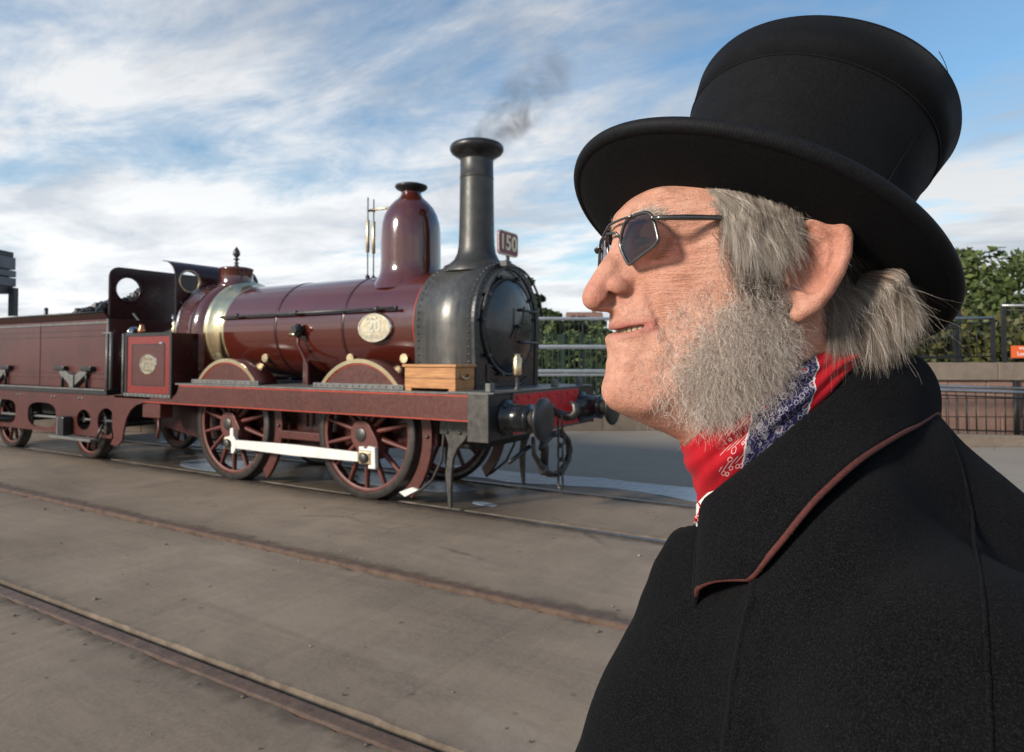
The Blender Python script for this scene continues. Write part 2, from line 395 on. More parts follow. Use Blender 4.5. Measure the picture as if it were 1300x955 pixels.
pool('small dark pool of water between the rails ahead of the guard iron', [(1.05, 0.42), (1.42, 0.36), (1.55, 0.52), (1.2, 0.66)], 0.05, 5)
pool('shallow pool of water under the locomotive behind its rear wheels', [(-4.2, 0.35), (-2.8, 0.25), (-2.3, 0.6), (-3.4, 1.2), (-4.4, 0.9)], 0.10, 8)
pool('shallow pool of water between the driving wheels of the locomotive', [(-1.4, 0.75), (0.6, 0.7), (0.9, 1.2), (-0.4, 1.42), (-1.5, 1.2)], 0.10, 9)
# ------------------------------------------------------------------ locomotive
YC = 0.82
def my(y): return 2*YC - y
loco = thing('steam_locomotive', (0, YC, 0), 'maroon vintage steam locomotive with tall black chimney, dome and brass splasher rims', 'locomotive')
def part(name, mb, mat, parent=loco, bevel=0.0, kind=None):
    o = mb.build(name, mat, parent, bevel)
    if kind: o['kind'] = kind
    return o
BZ, BR = 1.985, 0.655        # boiler axis height and radius
# boiler barrel with lagging bands
part('boiler', MB().lathe([(BR, -2.80), (BR, 0.63)], (0, YC, BZ), 'x', 96, caps=False), M['maroon'])
for x in (-1.72, -0.52):
    part('boiler_band', MB().lathe([(BR-0.002, x-0.022), (BR+0.005, x-0.020), (BR+0.005, x+0.020), (BR-0.002, x+0.022)], (0, YC, BZ), 'x', 96, caps=False), M['maroon_dark'])
part('lining_line', MB().lathe([(BR-0.002, 0.565), (BR+0.0035, 0.566), (BR+0.0035, 0.578), (BR-0.002, 0.579)], (0, YC, BZ), 'x', 96, caps=False), M['vermilion'])
# raised firebox: round top, straight sides down to the running plate
FR = 0.735
def arch(r, zb, n=48, inset=0.0):
    p = [(YC-r+inset, zb)] + [(YC-r*math.cos(PI*i/n), BZ+r*math.sin(PI*i/n)) for i in range(n+1)] + [(YC+r-inset, zb)]
    return p
part('firebox', MB().prism(arch(FR, 1.05), 'x', -3.72, -3.08, True), M['maroon'])
part('firebox_edge_ring', MB().ring(arch(FR+0.016, 1.05), arch(FR-0.05, 1.05), 'x', -3.745, -3.715), M['steel'])
part('firebox_band', MB().ring(arch(FR+0.006, 1.05), arch(FR-0.05, 1.05), 'x', -3.42, -3.39), M['maroon_dark'])
bp = [(FR+0.012, -3.09), (FR+0.014, -3.04)] + [(BR+0.008+(FR-BR+0.004)*(1-t)**2.2, -3.04+0.26*t) for t in [i/8 for i in range(1, 9)]] + [(BR-0.003, -2.775)]
part('brass_firebox_band', MB().lathe(bp, (0, YC, BZ), 'x', 96, caps=False), M['brass'])
# smokebox
SR, SX0, SX1 = 0.70, 0.62, 1.40
def sarch(r, zb=1.255, n=40):
    p = [(YC-r*0.955, zb), (YC-r*0.965, 1.45), (YC-r*0.985, 1.75)]
    p += [(YC-r*math.cos(PI*i/n), BZ+r*math.sin(PI*i/n)) for i in range(n+1)]
    p += [(YC+r*0.985, 1.75), (YC+r*0.965, 1.45), (YC+r*0.955, zb)]
    return p
part('smokebox', MB().prism(sarch(SR), 'x', SX0, SX1, True), M['smokebox'])
part('smokebox_front_ring', MB().ring(sarch(SR+0.012), sarch(SR-0.07), 'x', SX1-0.012, SX1+0.035), M['black'], bevel=0.006)
fr = part('smokebox_front_plate', MB().prism(sarch(SR-0.06), 'x', SX1+0.001, SX1+0.02), M['black_gloss'])
def rivet(mb, p, ax, r=0.013):
    prof = [(r, 0), (r*0.8, r*0.45), (r*0.35, r*0.7), (0.0001, r*0.75)]
    n = 6; vs = []; ax = Vector(ax).normalized(); u = ax.orthogonal().normalized(); v = ax.cross(u)
    for q, t in prof:
        for i in range(n):
            a = 2*PI*i/n; vs.append(Vector(p)+ax*t+u*(q*math.cos(a))+v*(q*math.sin(a)))
    mb.add(vs, [(k*n+i, k*n+(i+1) % n, (k+1)*n+(i+1) % n, (k+1)*n+i) for k in range(3) for i in range(n)], True)
def along(poly, step):
    out = []; acc = 0.0
    for (a, b) in zip(poly[:-1], poly[1:]):
        d = math.hypot(b[0]-a[0], b[1]-a[1]); t = acc
        while t < d: out.append((a[0]+(b[0]-a[0])*t/d, a[1]+(b[1]-a[1])*t/d, (b[1]-a[1])/d, (a[0]-b[0])/d)); t += step
        acc = t-d
    return out
rv = MB()
for x in (SX0+0.05, SX1-0.05):
    for (y, z, ny, nz) in along(sarch(SR), 0.078): rivet(rv, (x, y, z), (0, -ny, -nz), 0.0165)
part('smokebox_rivets', rv, M['iron'], kind='stuff')
rv = MB()
for (y, z, ny, nz) in along(sarch(SR-0.03), 0.075): rivet(rv, (SX1+0.034, y, z), (1, 0, 0), 0.013)
part('front_ring_rivets', rv, M['iron'], kind='stuff')
# smokebox door: dished disc with hinge straps, dogs, handle and a lower ash door outline
door = part('smokebox_door', MB().lathe([(0.535, SX1+0.022), (0.535, SX1+0.045), (0.50, SX1+0.058), (0.38, SX1+0.10), (0.22, SX1+0.128), (0.0001, SX1+0.138)], (0, YC, BZ-0.02), 'x', 64), M['black_gloss'])
part('door_rim', MB().lathe([(0.565, SX1+0.018), (0.565, SX1+0.046), (0.532, SX1+0.052), (0.532, SX1+0.02)], (0, YC, BZ-0.02), 'x', 64, caps=False), M['black'], door)
for dz in (0.17, -0.20):
    part('hinge_strap', MB().tube([(SX1+0.07, YC+0.60, BZ+dz), (SX1+0.085, YC+0.42, BZ+dz), (SX1+0.125, YC+0.20, BZ+dz), (SX1+0.145, YC+0.05, BZ+dz)], 0.017, 8), M['black'], door)
part('door_handle', MB().tube([(SX1+0.13, YC, BZ-0.02), (SX1+0.20, YC, BZ-0.02)], 0.018, 10).tube([(SX1+0.19, YC, BZ-0.02), (SX1+0.20, YC+0.02, BZ+0.06), (SX1+0.20, YC+0.05, BZ+0.20)], 0.012, 8).tube([(SX1+0.17, YC, BZ-0.02), (SX1+0.17, YC-0.10, BZ-0.16)], 0.012, 8), M['iron'], door)
for a in (75, 110, 145, 175, 215, 250, 35, 10):
    ca, sa = math.cos(math.radians(a)), math.sin(math.radians(a))
    part('door_dog', MB().box((SX1+0.04, YC+0.575*ca-0.028, BZ-0.02+0.575*sa-0.02), (SX1+0.085, YC+0.575*ca+0.028, BZ-0.02+0.575*sa+0.02)), M['iron'], door, 0.006)
part('front_handrail', MB().tube([(SX1+0.11, YC+0.665*math.cos(math.radians(a)), BZ-0.01+0.665*math.sin(math.radians(a))) for a in range(12, 172, 6)], 0.014, 8), M['iron'])
part('front_ash_flap', MB().ring([(YC-0.46, 1.36), (YC-0.30, 1.30), (YC+0.25, 1.30), (YC+0.42, 1.36), (YC+0.42, 1.40), (YC-0.46, 1.54)], [(YC-0.44, 1.375), (YC-0.29, 1.318), (YC+0.24, 1.318), (YC+0.40, 1.375), (YC+0.40, 1.385), (YC-0.44, 1.52)], 'x', SX1+0.02, SX1+0.036), M['iron'])
# chimney
CX = 0.985
cprof = [(0.40, 2.60), (0.385, 2.672), (0.325, 2.70), (0.265, 2.755), (0.228, 2.83), (0.212, 2.93), (0.207, 3.05), (0.201, 3.45), (0.1985, 3.70), (0.1985, 3.715), (0.202, 3.718), (0.202, 3.728), (0.1975, 3.732), (0.195, 3.93)]
chim = part('chimney', MB().lathe(cprof, (CX, YC, 0), 'z', 64, caps=False), M['chimney'])
cap = [(0.195, 3.93), (0.205, 3.955), (0.245, 3.985), (0.298, 4.02), (0.318, 4.052), (0.318, 4.085), (0.300, 4.112), (0.262, 4.128), (0.215, 4.12), (0.185, 4.09), (0.18, 3.6)]
part('chimney_cap', MB().lathe(cap, (CX, YC, 0), 'z', 64, caps=False), M['black'], chim)
# dome
DX = -0.005
dprof = [(0.50, 2.44), (0.445, 2.54), (0.408, 2.60), (0.386, 2.65), (0.376, 2.72), (0.374, 2.80), (0.372, 3.05), (0.370, 3.17), (0.358, 3.28), (0.330, 3.385), (0.285, 3.475), (0.220, 3.55), (0.160, 3.60), (0.128, 3.645), (0.122, 3.685)]
dome = part('steam_dome', MB().lathe(dprof, (DX, YC, 0), 'z', 64, caps=False), M['maroon'])
part('dome_cap', MB().lathe([(0.122, 3.68), (0.135, 3.70), (0.185, 3.722), (0.204, 3.745), (0.200, 3.765), (0.16, 3.778), (0.0001, 3.782)], (DX, YC, 0), 'z', 40), M['black'], dome)
# spring balances beside the dome
for yy in (YC-0.035, YC+0.075):
    sb = part('spring_balance', MB().lathe([(0.020, 2.98), (0.024, 2.985), (0.024, 3.40), (0.019, 3.405)], (-0.70, yy, 0), 'z', 12), M['brass_dull'])
    part('balance_rod', MB().tube([(-0.70, yy, 2.64), (-0.70, yy, 3.70)], 0.008, 8), M['iron'], sb)
    part('rod_foot', MB().lathe([(0.03, 2.635), (0.03, 2.665), (0.012, 2.69)], (-0.70, yy, 0), 'z', 12), M['black'], sb)
part('balance_lever', MB().tube([(-0.74, YC+0.02, 3.54), (-0.60, YC+0.02, 3.545), (-0.25, YC+0.01, 3.53)], 0.017, 8).tube([(-0.70, YC-0.05, 3.54), (-0.70, YC+0.09, 3.54)], 0.013, 8), M['brass_dull'])
# safety valve cover over the firebox, with pineapple finial
VX = -3.40
part('safety_valve_cover', MB().lathe([(0.30, 2.66), (0.255, 2.70), (0.238, 2.74), (0.235, 2.915), (0.247, 2.93), (0.247, 2.955), (0.20, 2.968), (0.0001, 2.972)], (VX, YC, 0), 'z', 48), M['maroon'])
part('finial', MB().lathe([(0.05, 2.968), (0.035, 3.0), (0.022, 3.03), (0.04, 3.045), (0.018, 3.06), (0.022, 3.085), (0.05, 3.10), (0.020, 3.118), (0.024, 3.13), (0.052, 3.165), (0.05, 3.215), (0.030, 3.25), (0.010, 3.285), (0.0001, 3.29)], (VX, YC, 0), 'z', 20), M['iron'])
# handrail along the boiler
def on_boiler(x, z, off=0.0):
    dz = z-BZ; return (x, YC-math.sqrt(max(0, (BR+off)**2-dz*dz)), z)
hz = 2.175
hr = part('handrail', MB().tube([on_boiler(-2.84, hz-0.01, 0.06), on_boiler(0.34, hz, 0.06)], 0.017, 10), M['iron'])
part('handrail_end', MB().lathe([(0.0001, 0.33), (0.022, 0.335), (0.026, 0.35), (0.022, 0.365), (0.0001, 0.37)], (0, on_boiler(0, hz, 0.06)[1], hz), 'x', 12), M['iron'], hr)
for x in (-2.45, -1.30, 0.05):
    part('handrail_pillar', MB().tube([on_boiler(x, hz-0.02, -0.02), on_boiler(x, hz, 0.06)], [0.03, 0.020], 8).lathe([(0.027, x-0.03), (0.027, x+0.03)], on_boiler(0, hz, 0.06), 'x', 10), M['iron'], hr)
# oval brass number plate on the barrel
def text_mesh(body, size, ext, mat, name, parent, loc, rot, sx=1.0, bold=0.0):
    cu = bpy.data.curves.new(name, 'FONT'); cu.body = body; cu.size = size; cu.extrude = ext; cu.align_x = 'CENTER'; cu.align_y = 'CENTER'; cu.offset = bold
    cu.resolution_u = 3
    t = bpy.data.objects.new(name, cu); col.objects.link(t); bpy.context.view_layer.update()
    me = bpy.data.meshes.new_from_object(t.evaluated_get(bpy.context.evaluated_depsgraph_get())); bpy.data.objects.remove(t)
    me.transform(Matrix.LocRotScale(None, rot, Vector((sx, 1, 1)))); me.name = name; me.materials.clear(); me.materials.append(mat)
    o = bpy.data.objects.new(name, me); col.objects.link(o); o.location = Vector(loc)-(world_loc(parent) if parent else Vector()); o.parent = parent
    return o
from mathutils import Euler
def oval_plate(name, cx, y, cz, a, b, tilt, parent, lines):
    rot = Euler((PI/2-tilt, 0, 0)).to_matrix(); R4 = rot.to_4x4()
    mb = MB(); n = 40; prof = [(1.05, -0.03), (1.05, 0.0), (1.0, 0.014), (0.94, 0.014), (0.92, 0.006), (0.0001, 0.006)]
    vs = []
    for k, t in prof:
        for i in range(n):
            an = 2*PI*i/n; kk = k if k > 0.01 else 0.0
            p = rot @ Vector((a*kk*math.cos(an), b*kk*math.sin(an), t)); vs.append((cx+p.x, y+p.y, cz+p.z))
    mb.add(vs, [(k*n+i, k*n+(i+1) % n, (k+1)*n+(i+1) % n, (k+1)*n+i) for k in range(5) for i in range(n)])
    pl = part(name, mb, M['plate_brass'], parent)
    bk = MB(); vs = []
    for t in (-0.01, 0.0085):
        for i in range(n):
            an = 2*PI*i/n; p = rot @ Vector((a*0.90*math.cos(an), b*0.90*math.sin(an), t)); vs.append((cx+p.x, y+p.y, cz+p.z))
    bk.add(vs, [(i, (i+1) % n, n+(i+1) % n, n+i) for i in range(n)] + [tuple(range(n, 2*n))])
    part('plate_field', bk, M['plate_field'], pl)
    for body, size, dx, dz, sx, bold in lines:
        off = rot @ Vector((dx, dz, 0.011))
        text_mesh(body, size, 0.003, M['plate_brass'], 'plate_lettering', pl, (cx+off.x, y+off.y, cz+off.z), rot.to_quaternion(), sx, bold)
    return pl
M['plate_field'] = simple('plate_field_brass', (0.42, 0.37, 0.28), 0.40, 1.0, 0.3, 14)
th = math.asin((1.955-BZ)/BR)
oval_plate('oval_number_plate', 0.02, YC-BR-0.03, 1.955, 0.245, 0.165, 0.0, loco, [('20', 0.19, 0, 0.012, 1.15, 0.004), ('FURNESS', 0.05, 0, 0.105, 1.1, 0.001), ('RAILWAY', 0.055, 0, -0.105, 1.1, 0.001)])
part('plate_backing', MB().lathe([(0.12, -0.035), (0.12, 0.04)], (0.02, YC-BR+0.01, 1.955), 'y', 24), M['black'])
# clack valve and feed pipe
cv = part('clack_valve', MB().lathe([(0.05, -0.20), (0.052, -0.05), (0.04, -0.04)], (-1.22, YC-BR+0.06, 1.955), 'y', 14).lathe([(0.045, 1.87), (0.05, 1.90), (0.05, 2.0), (0.03, 2.03)], (-1.22, YC-BR-0.06, 0), 'z', 14), M['black'])
part('valve_stub', MB().lathe([(0.026, -0.12), (0.026, 0.0)], (-1.22, YC-BR-0.075, 1.90), 'x', 12), M['brass_dull'], cv)
part('feed_pipe', MB().tube([(-1.22, YC-BR-0.06, 1.88), (-1.22, YC-BR-0.06, 1.78), (-1.17, YC-BR-0.02, 1.64), (-1.12, YC-BR+0.0, 1.52), (-1.11, YC-BR+0.0, 1.40), (-1.11, YC-BR+0.0, 0.75)], 0.021, 10), M['wheel_red'])
for x in (-2.03, -0.48, 0.36):
    part('washout_plug', MB().lathe([(0.055, -0.03), (0.055, 0.0), (0.03, 0.012), (0.03, 0.02)], on_boiler(x, 1.60, 0.008), 'y', 20), M['brass_dull'])
# running plate, valances
VY = -0.30
part('running_plate', MB().box((-3.12, VY-0.012, 1.247), (1.70, my(VY)+0.012, 1.265)), M['grey_metal'])
def valance(y0, y1):
    bot, top = 0.981, 1.2455
    curve = [(-3.06-0.17*(1-math.cos(t)), top-0.165*math.sin(t)) for t in [PI/2*i/8 for i in range(9)]]
    poly = [(1.695, bot), (1.695, top)] + curve + [(-4.40, 1.08), (-4.68, 1.06), (-4.68, 0.98)]
    poly += [(-4.66, 0.60), (-4.62, 0.45), (-4.70, 0.34), (-4.52, 0.33), (-4.40, 0.42), (-4.36, 0.58), (-4.30, 0.74), (-4.20, 0.86), (-4.05, 0.94), (-3.86, bot)]
    return MB().prism(poly, 'y', y0, y1)
va = part('valance', valance(VY, VY+0.025), M['maroon_flat'])
part('lining_line', MB().box((-3.05, VY-0.004, 1.2275), (1.694, VY+0.002, 1.2405)), M['vermilion'], va)
part('lining_line', MB().box((-3.85, VY-0.004, 0.9855), (1.694, VY+0.002, 0.9955)), M['vermilion'], va)
va2 = part('valance', valance(my(VY)-0.025, my(VY)), M['maroon_flat'])
# main frames between the wheels
for y in (0.22, my(0.22)-0.03):
    part('main_frame', MB().prism([(-4.5, 0.62), (-3.3, 0.45), (-2.36, 0.55), (-1.6, 0.42), (-0.8, 0.42), (0.0, 0.55), (0.8, 0.62), (1.75, 0.80), (1.75, 1.24), (-4.5, 1.24)], 'y', y, y+0.03), M['maroon_dark'])
part('ash_pan', MB().prism([(-3.7, 1.1), (-3.7, 0.55), (-3.2, 0.38), (-2.75, 0.38), (-2.75, 1.1)], 'y', 0.30, my(0.30)), M['grime'])
part('cylinder_block', MB().box((0.72, 0.27, 0.62), (1.38, my(0.27), 1.235)), M['grime'], bevel=0.03)
part('motion_plate', MB().box((-0.95, 0.26, 0.55), (-0.88, my(0.26), 1.235)), M['maroon_dark'])
part('boiler_support', MB().box((-1.35, 0.30, 1.255), (-1.25, my(0.30), 1.60)), M['maroon_dark'])
for y in (0.55, my(0.55)):
    part('connecting_rod', MB().tube([(0.7, y, 0.78), (-2.2, y, 0.70)], 0.035, 8), M['iron'])
part('stretcher', MB().box((-1.45, 0.02, 0.60), (-0.72, 0.20, 0.70)), M['maroon_flat'], bevel=0.008)
# splashers
def splasher(xc, yf, yb, outer):
    r, zc0 = 0.735, 0.857; a0 = math.asin((1.265-zc0)/r)
    arc = [(xc+r*math.cos(a0+(PI-2*a0)*i/28), zc0+r*math.sin(a0+(PI-2*a0)*i/28)) for i in range(29)]
    sp = part('splasher', MB().prism(arc, 'y', min(yf, yb), max(yf, yb), True), M['maroon_flat'])
    def arcs(rr): return [(xc+rr*math.cos(a0+(PI-2*a0)*i/28), zc0+rr*math.sin(a0+(PI-2*a0)*i/28)) for i in range(29)]
    s = -1 if outer < 0 else 1; y0, y1 = sorted((yf+s*0.004, yf+s*0.018))
    A, B = arcs(r+0.004), arcs(r-0.042); mb = MB(); n = 29
    vs = [(u, y0, v) for u, v in A] + [(u, y0, v) for u, v in B] + [(u, y1, v) for u, v in A] + [(u, y1, v) for u, v in B]
    fs = []
    for i in range(28): fs += [(i, i+1, n+i+1, n+i), (2*n+i, 3*n+i, 3*n+i+1, 2*n+i+1), (i, 2*n+i, 2*n+i+1, i+1), (n+i, n+i+1, 3*n+i+1, 3*n+i)]
    part('brass_beading', mb.add(vs, fs, False), M['brass'], sp)
    if outer < 0:
        A, B = arcs(r-0.046), arcs(r-0.058); mb = MB(); y2 = yf-0.004
        vs = [(u, y2, v) for u, v in A] + [(u, y2, v) for u, v in B] + [(u, yf+0.002, v) for u, v in A] + [(u, yf+0.002, v) for u, v in B]
        part('lining_line', mb.add(vs, fs), M['vermilion'], sp)
        st = part('splasher_angle', MB().box((xc-0.68, yf-0.05, 1.2655), (xc+0.68, yf-0.006, 1.318)), M['grey_metal'], sp, 0.004)
        rv = MB()
        for i in range(14): rivet(rv, (xc-0.64+i*1.28/13, yf-0.05, 1.292), (0, -1, 0), 0.011)
        part('angle_rivets', rv, M['iron'], sp, kind='stuff')
for xc in (0.03, -2.30):
    splasher(xc, -0.12, 0.19, -1)
    splasher(xc, my(-0.12), my(0.19), 1)
# wheels
WR = 0.737
def make_wheel():
    # built round the origin with the outer face towards -y
    root = bpy.data.objects.new('driving_wheel', None); col.objects.link(root)
    def P(name, mb, mat): return mb.build(name, mat, root)
    P('tyre', MB().lathe([(WR-0.085, 0.0), (WR-0.012, -0.002), (WR-0.002, 0.008), (WR, 0.03), (WR+0.002, 0.10), (WR+0.030, 0.108), (WR+0.028, 0.135), (WR-0.06, 0.138), (WR-0.085, 0.12)], (0,0,0), 'y', 72, caps=False), M['tyre'])
    P('rim', MB().lathe([(WR-0.125, 0.025), (WR-0.088, 0.008), (WR-0.084, 0.012), (WR-0.084, 0.12), (WR-0.125, 0.11), (WR-0.125, 0.025)], (0,0,0), 'y', 72, caps=False), M['wheel_red'])
    cr = math.radians(-52)      # crank direction in x-z
    hub = MB(); n = 40; out = []
    for i in range(n):
        a = 2*PI*i/n; d = math.cos(a-cr); r = 0.165 + (0.165 if d > 0 else 0.0)*max(0, d)**3
        out.append((r*math.cos(a), r*math.sin(a)))
    h = P('hub', hub.prism(out, 'y', -0.055, 0.14, True), M['wheel_red'])
    b = h.modifiers.new('bevel', 'BEVEL'); b.width = 0.012; b.segments = 2; b.limit_method = 'ANGLE'
    P('axle_end', MB().lathe([(0.0001, -0.066), (0.07, -0.066), (0.082, -0.058), (0.082, -0.04)], (0,0,0), 'y', 28), M['iron'])
    for k in range(14):
        a = 2*PI*(k+0.5)/14; c, s = math.cos(a), math.sin(a); t = Vector((-s, 0, c)); d = Vector((c, 0, s)); mb = MB(); vs = []
        for rr, w_, th_ in ((0.14, 0.034, 0.042), (WR-0.11, 0.024, 0.030)):
            for j in range(8):
                q = 2*PI*j/8; vs.append(d*rr + t*(w_*math.cos(q)) + Vector((0, 0.055+th_*math.sin(q), 0)))
        P('spoke', mb.add(vs, [(j, (j+1) % 8, 8+(j+1) % 8, 8+j) for j in range(8)], True), M['wheel_red'])
    return root
w0 = make_wheel()
def set_wheel(o, x, y, flip):
    o.parent = loco; o.location = Vector((x, y, WR))-loco.location
    if flip: o.rotation_euler = (0, 0, PI)
set_wheel(w0, 0, 0, False)
set_wheel(copy_tree(w0), -2.36, 0, False)
set_wheel(copy_tree(w0), 0, my(0), True)
set_wheel(copy_tree(w0), -2.36, my(0), True)
for x in (0, -2.36): part('axle', MB().lathe([(0.08, 0.02), (0.08, my(0.02))], (x, 0, WR), 'y', 20), M['iron'])
# coupling rod (near side and far side)
PINX, PINZ = 0.145, -0.235+WR
for side in (0, 1):
    yA, yB = (-0.150, -0.110) if side == 0 else (my(-0.110), my(-0.150))
    rod = part('coupling_rod', MB().prism([(-2.36+PINX+0.10, PINZ-0.052), (-1.0, PINZ-0.066), (PINX-0.10, PINZ-0.052), (PINX-0.10, PINZ+0.052), (-1.0, PINZ+0.066), (-2.36+PINX+0.10, PINZ+0.052)], 'y', yA, yB), M['white_paint'], bevel=0.006)
    xr = -2.36+PINX
    part('rod_fork', MB().prism([(xr+0.06, PINZ-0.12), (xr+0.105, PINZ-0.12), (xr+0.15, PINZ-0.055), (xr+0.15, PINZ+0.055), (xr+0.105, PINZ+0.10), (xr+0.095, PINZ+0.20), (xr+0.035, PINZ+0.20), (xr+0.035, PINZ+0.10), (xr-0.08, PINZ+0.075), (xr-0.08, PINZ+0.03), (xr+0.06, PINZ+0.03)], 'y', yA-0.004, yB+0.004), M['white_paint'], rod, 0.006)
    part('rod_strap', MB().prism([(PINX-0.08, PINZ+0.075), (PINX-0.08, PINZ+0.12), (PINX-0.01, PINZ+0.12), (PINX+0.0, PINZ+0.10), (PINX+0.04, PINZ+0.10), (PINX+0.05, PINZ+0.13), (PINX+0.155, PINZ+0.12), (PINX+0.165, PINZ-0.11), (PINX+0.06, PINZ-0.115), (PINX+0.06, PINZ-0.075), (PINX+0.10, PINZ-0.075), (PINX+0.10, PINZ+0.075)], 'y', yA-0.006, yB+0.006), M['white_paint'], rod, 0.006)
    s = -1 if side == 0 else 1; yo = yA if side == 0 else yB
    for xp in (PINX, xr):
        part('rod_brass', MB().box((xp-0.085, min(yA, yB)-0.008, PINZ-0.072), (xp+0.095 if xp > -1 else xp+0.02, max(yA, yB)+0.008, PINZ+0.070)), M['brass_dull'], rod, 0.01)
        pr = [(0.0001, s*0.04), (0.045, s*0.04), (0.058, s*0.03), (0.058, s*-0.10)]
        part('crank_pin', MB().lathe(pr, (xp, yo, PINZ), 'y', 20), M['iron'], rod)
# brake gear behind each wheel
for x0 in (0, -2.36):
    for y in (0.045, my(0.045)-0.05):
        pts_o = [(x0+0.93*math.cos(math.radians(a)), WR+0.93*math.sin(math.radians(a))) for a in range(26, -48, -6)]
        pts_i = [(x0+0.80*math.cos(math.radians(a)), WR+0.80*math.sin(math.radians(a))) for a in range(-44, 30, 6)]
        bh = part('brake_hanger', MB().prism(pts_o+pts_i, 'y', y, y+0.05), M['maroon_flat'], bevel=0.006)
        part('hanger_bolt', MB().lathe([(0.0001, -0.02), (0.02, -0.018), (0.022, 0.0)], (x0+0.87, y, WR+0.02), 'y', 12), M['iron'], bh)
# guard irons ahead of the front wheels
for y in (0.02, my(0.02)-0.06):
    g1 = [(1.06, 0.86), (1.44, 0.86), (1.38, 0.76), (1.28, 0.66), (1.225, 0.54), (1.205, 0.38), (1.20, 0.20), (1.20, 0.03), (1.17, 0.03), (1.145, 0.20), (1.125, 0.40), (1.15, 0.56), (1.165, 0.70), (1.12, 0.80)]
    gi = part('guard_iron', MB().prism(g1, 'y', y, y+0.04), M['iron'], bevel=0.006)
    for bx in (1.15, 1.32): part('iron_bolt', MB().lathe([(0.0001, -0.014), (0.018, -0.014), (0.02, 0.0)], (bx, y, 0.825), 'y', 8), M['iron'], gi)
    part('iron_bracket', MB().box((1.05, y+0.001, 0.80), (1.46, y+0.05, 0.985)), M['iron'], gi, 0.006)
# sand pipes and rail guard pads in white
for y in (0.06, my(0.06)):
    part('sand_pipe', MB().tube([(1.02, y, 1.0), (1.08, y, 0.80), (1.05, y, 0.52), (0.93, y, 0.30), (0.74, y, 0.15), (0.68, y, 0.11)], 0.016, 8), M['iron'])
part('brake_shoe_pad', MB().prism([(0.50, 0.13), (0.68, 0.20), (0.76, 0.18), (0.58, 0.09)], 'y', 0.02, 0.10), M['white_paint'])
# buffer beam
XB0, XB1 = 1.70, 1.93; BY0, BY1 = YC-1.20, YC+1.20
part('buffer_beam', MB().box((XB0, BY0, 0.812), (XB1, BY1, 1.262)), M['black'], bevel=0.012)
part('beam_end_plate', MB().box((XB0-0.002, BY0-0.018, 0.806), (XB1+0.006, BY0-0.002, 1.267)), M['iron'], bevel=0.004)
part('beam_end_plate', MB().box((XB0-0.002, BY1+0.002, 0.806), (XB1+0.006, BY1+0.018, 1.267)), M['iron'], bevel=0.004)
rp = part('beam_red_panel', MB().box((XB1, YC-0.76, 0.838), (XB1+0.010, YC+0.76, 1.246)), M['beam_red'])
rv = MB()
for yy in (-0.68, -0.45, -0.2, 0.0, 0.2, 0.45, 0.68):
    for zz in (0.88, 1.205): rivet(rv, (XB1+0.010, YC+yy, zz), (1, 0, 0), 0.022)
part('panel_rivets', rv, M['beam_red'], rp, kind='stuff')
part('panel_edge', MB().ring([(YC-0.77, 0.828), (YC+0.77, 0.828), (YC+0.77, 1.256), (YC-0.77, 1.256)], [(YC-0.757, 0.841), (YC+0.757, 0.841), (YC+0.757, 1.243), (YC-0.757, 1.243)], 'x', XB1, XB1+0.013), M['grey_metal'], rp)
part('beam_top_plate', MB().box((1.40, BY0+0.05, 1.2625), (XB1+0.02, BY1-0.05, 1.275)), M['grey_metal'])
for y in (YC-0.865, YC+0.865):
    bf = part('buffer', MB().lathe([(0.185, XB1-0.005), (0.185, XB1+0.02), (0.150, XB1+0.04), (0.140, XB1+0.05), (0.132, XB1+0.24), (0.140, XB1+0.245), (0.140, XB1+0.262), (0.09, XB1+0.265), (0.088, XB1+0.36)], (0, y, 1.022), 'x', 40), M['black_gloss'])
    part('buffer_shank', MB().lathe([(0.09, XB1+0.26), (0.10, XB1+0.33), (0.15, XB1+0.365)], (0, y, 1.022), 'x', 32, caps=False), M['iron'], bf)
    part('buffer_head', MB().lathe([(0.12, XB1+0.352), (0.185, XB1+0.372), (0.205, XB1+0.392), (0.205, XB1+0.412), (0.19, XB1+0.425), (0.10, XB1+0.437), (0.0001, XB1+0.44)], (0, y, 1.022), 'x', 44), M['black'], bf)
    for a in (45, 135, 225, 315):
        part('base_bolt', MB().lathe([(0.02, XB1+0.018), (0.02, XB1+0.05), (0.0001, XB1+0.052)], (0, y+0.165*math.cos(math.radians(a)), 1.022+0.165*math.sin(math.radians(a))), 'x', 6), M['black'], bf)
# draw hook, coupling chain, screw link
hook = part('draw_hook', MB().tube([(XB1, YC, 1.02), (XB1+0.12, YC, 1.01), (XB1+0.22, YC, 0.975), (XB1+0.30, YC, 0.985), (XB1+0.34, YC, 1.04), (XB1+0.32, YC, 1.10), (XB1+0.27, YC, 1.135)], [0.045, 0.045, 0.05, 0.05, 0.045, 0.035, 0.02], 10).lathe([(0.09, XB1+0.01), (0.09, XB1+0.05), (0.05, XB1+0.06)], (0, YC, 1.02), 'x', 16), M['iron'])
def link(c, rx, rz, r, yaw):
    pts = []
    for i in range(20):
        a = 2*PI*i/20; u, z = rx*math.cos(a), rz*math.sin(a)
        z += math.copysign(rz*0.35, z) if abs(math.sin(a)) > 0.1 else 0
        pts.append((c[0]+u*math.sin(yaw), c[1]+u*math.cos(yaw), c[2]+z))
    return MB().tube(pts, r, 8, closed=True)
cz = 0.90
for i in range(5):
    part('chain_link', link((XB1+0.20+0.01*(i % 2), YC-0.10, cz-i*0.150), 0.038, 0.068, 0.0125, 0.5 if i % 2 else 2.0), M['iron'])
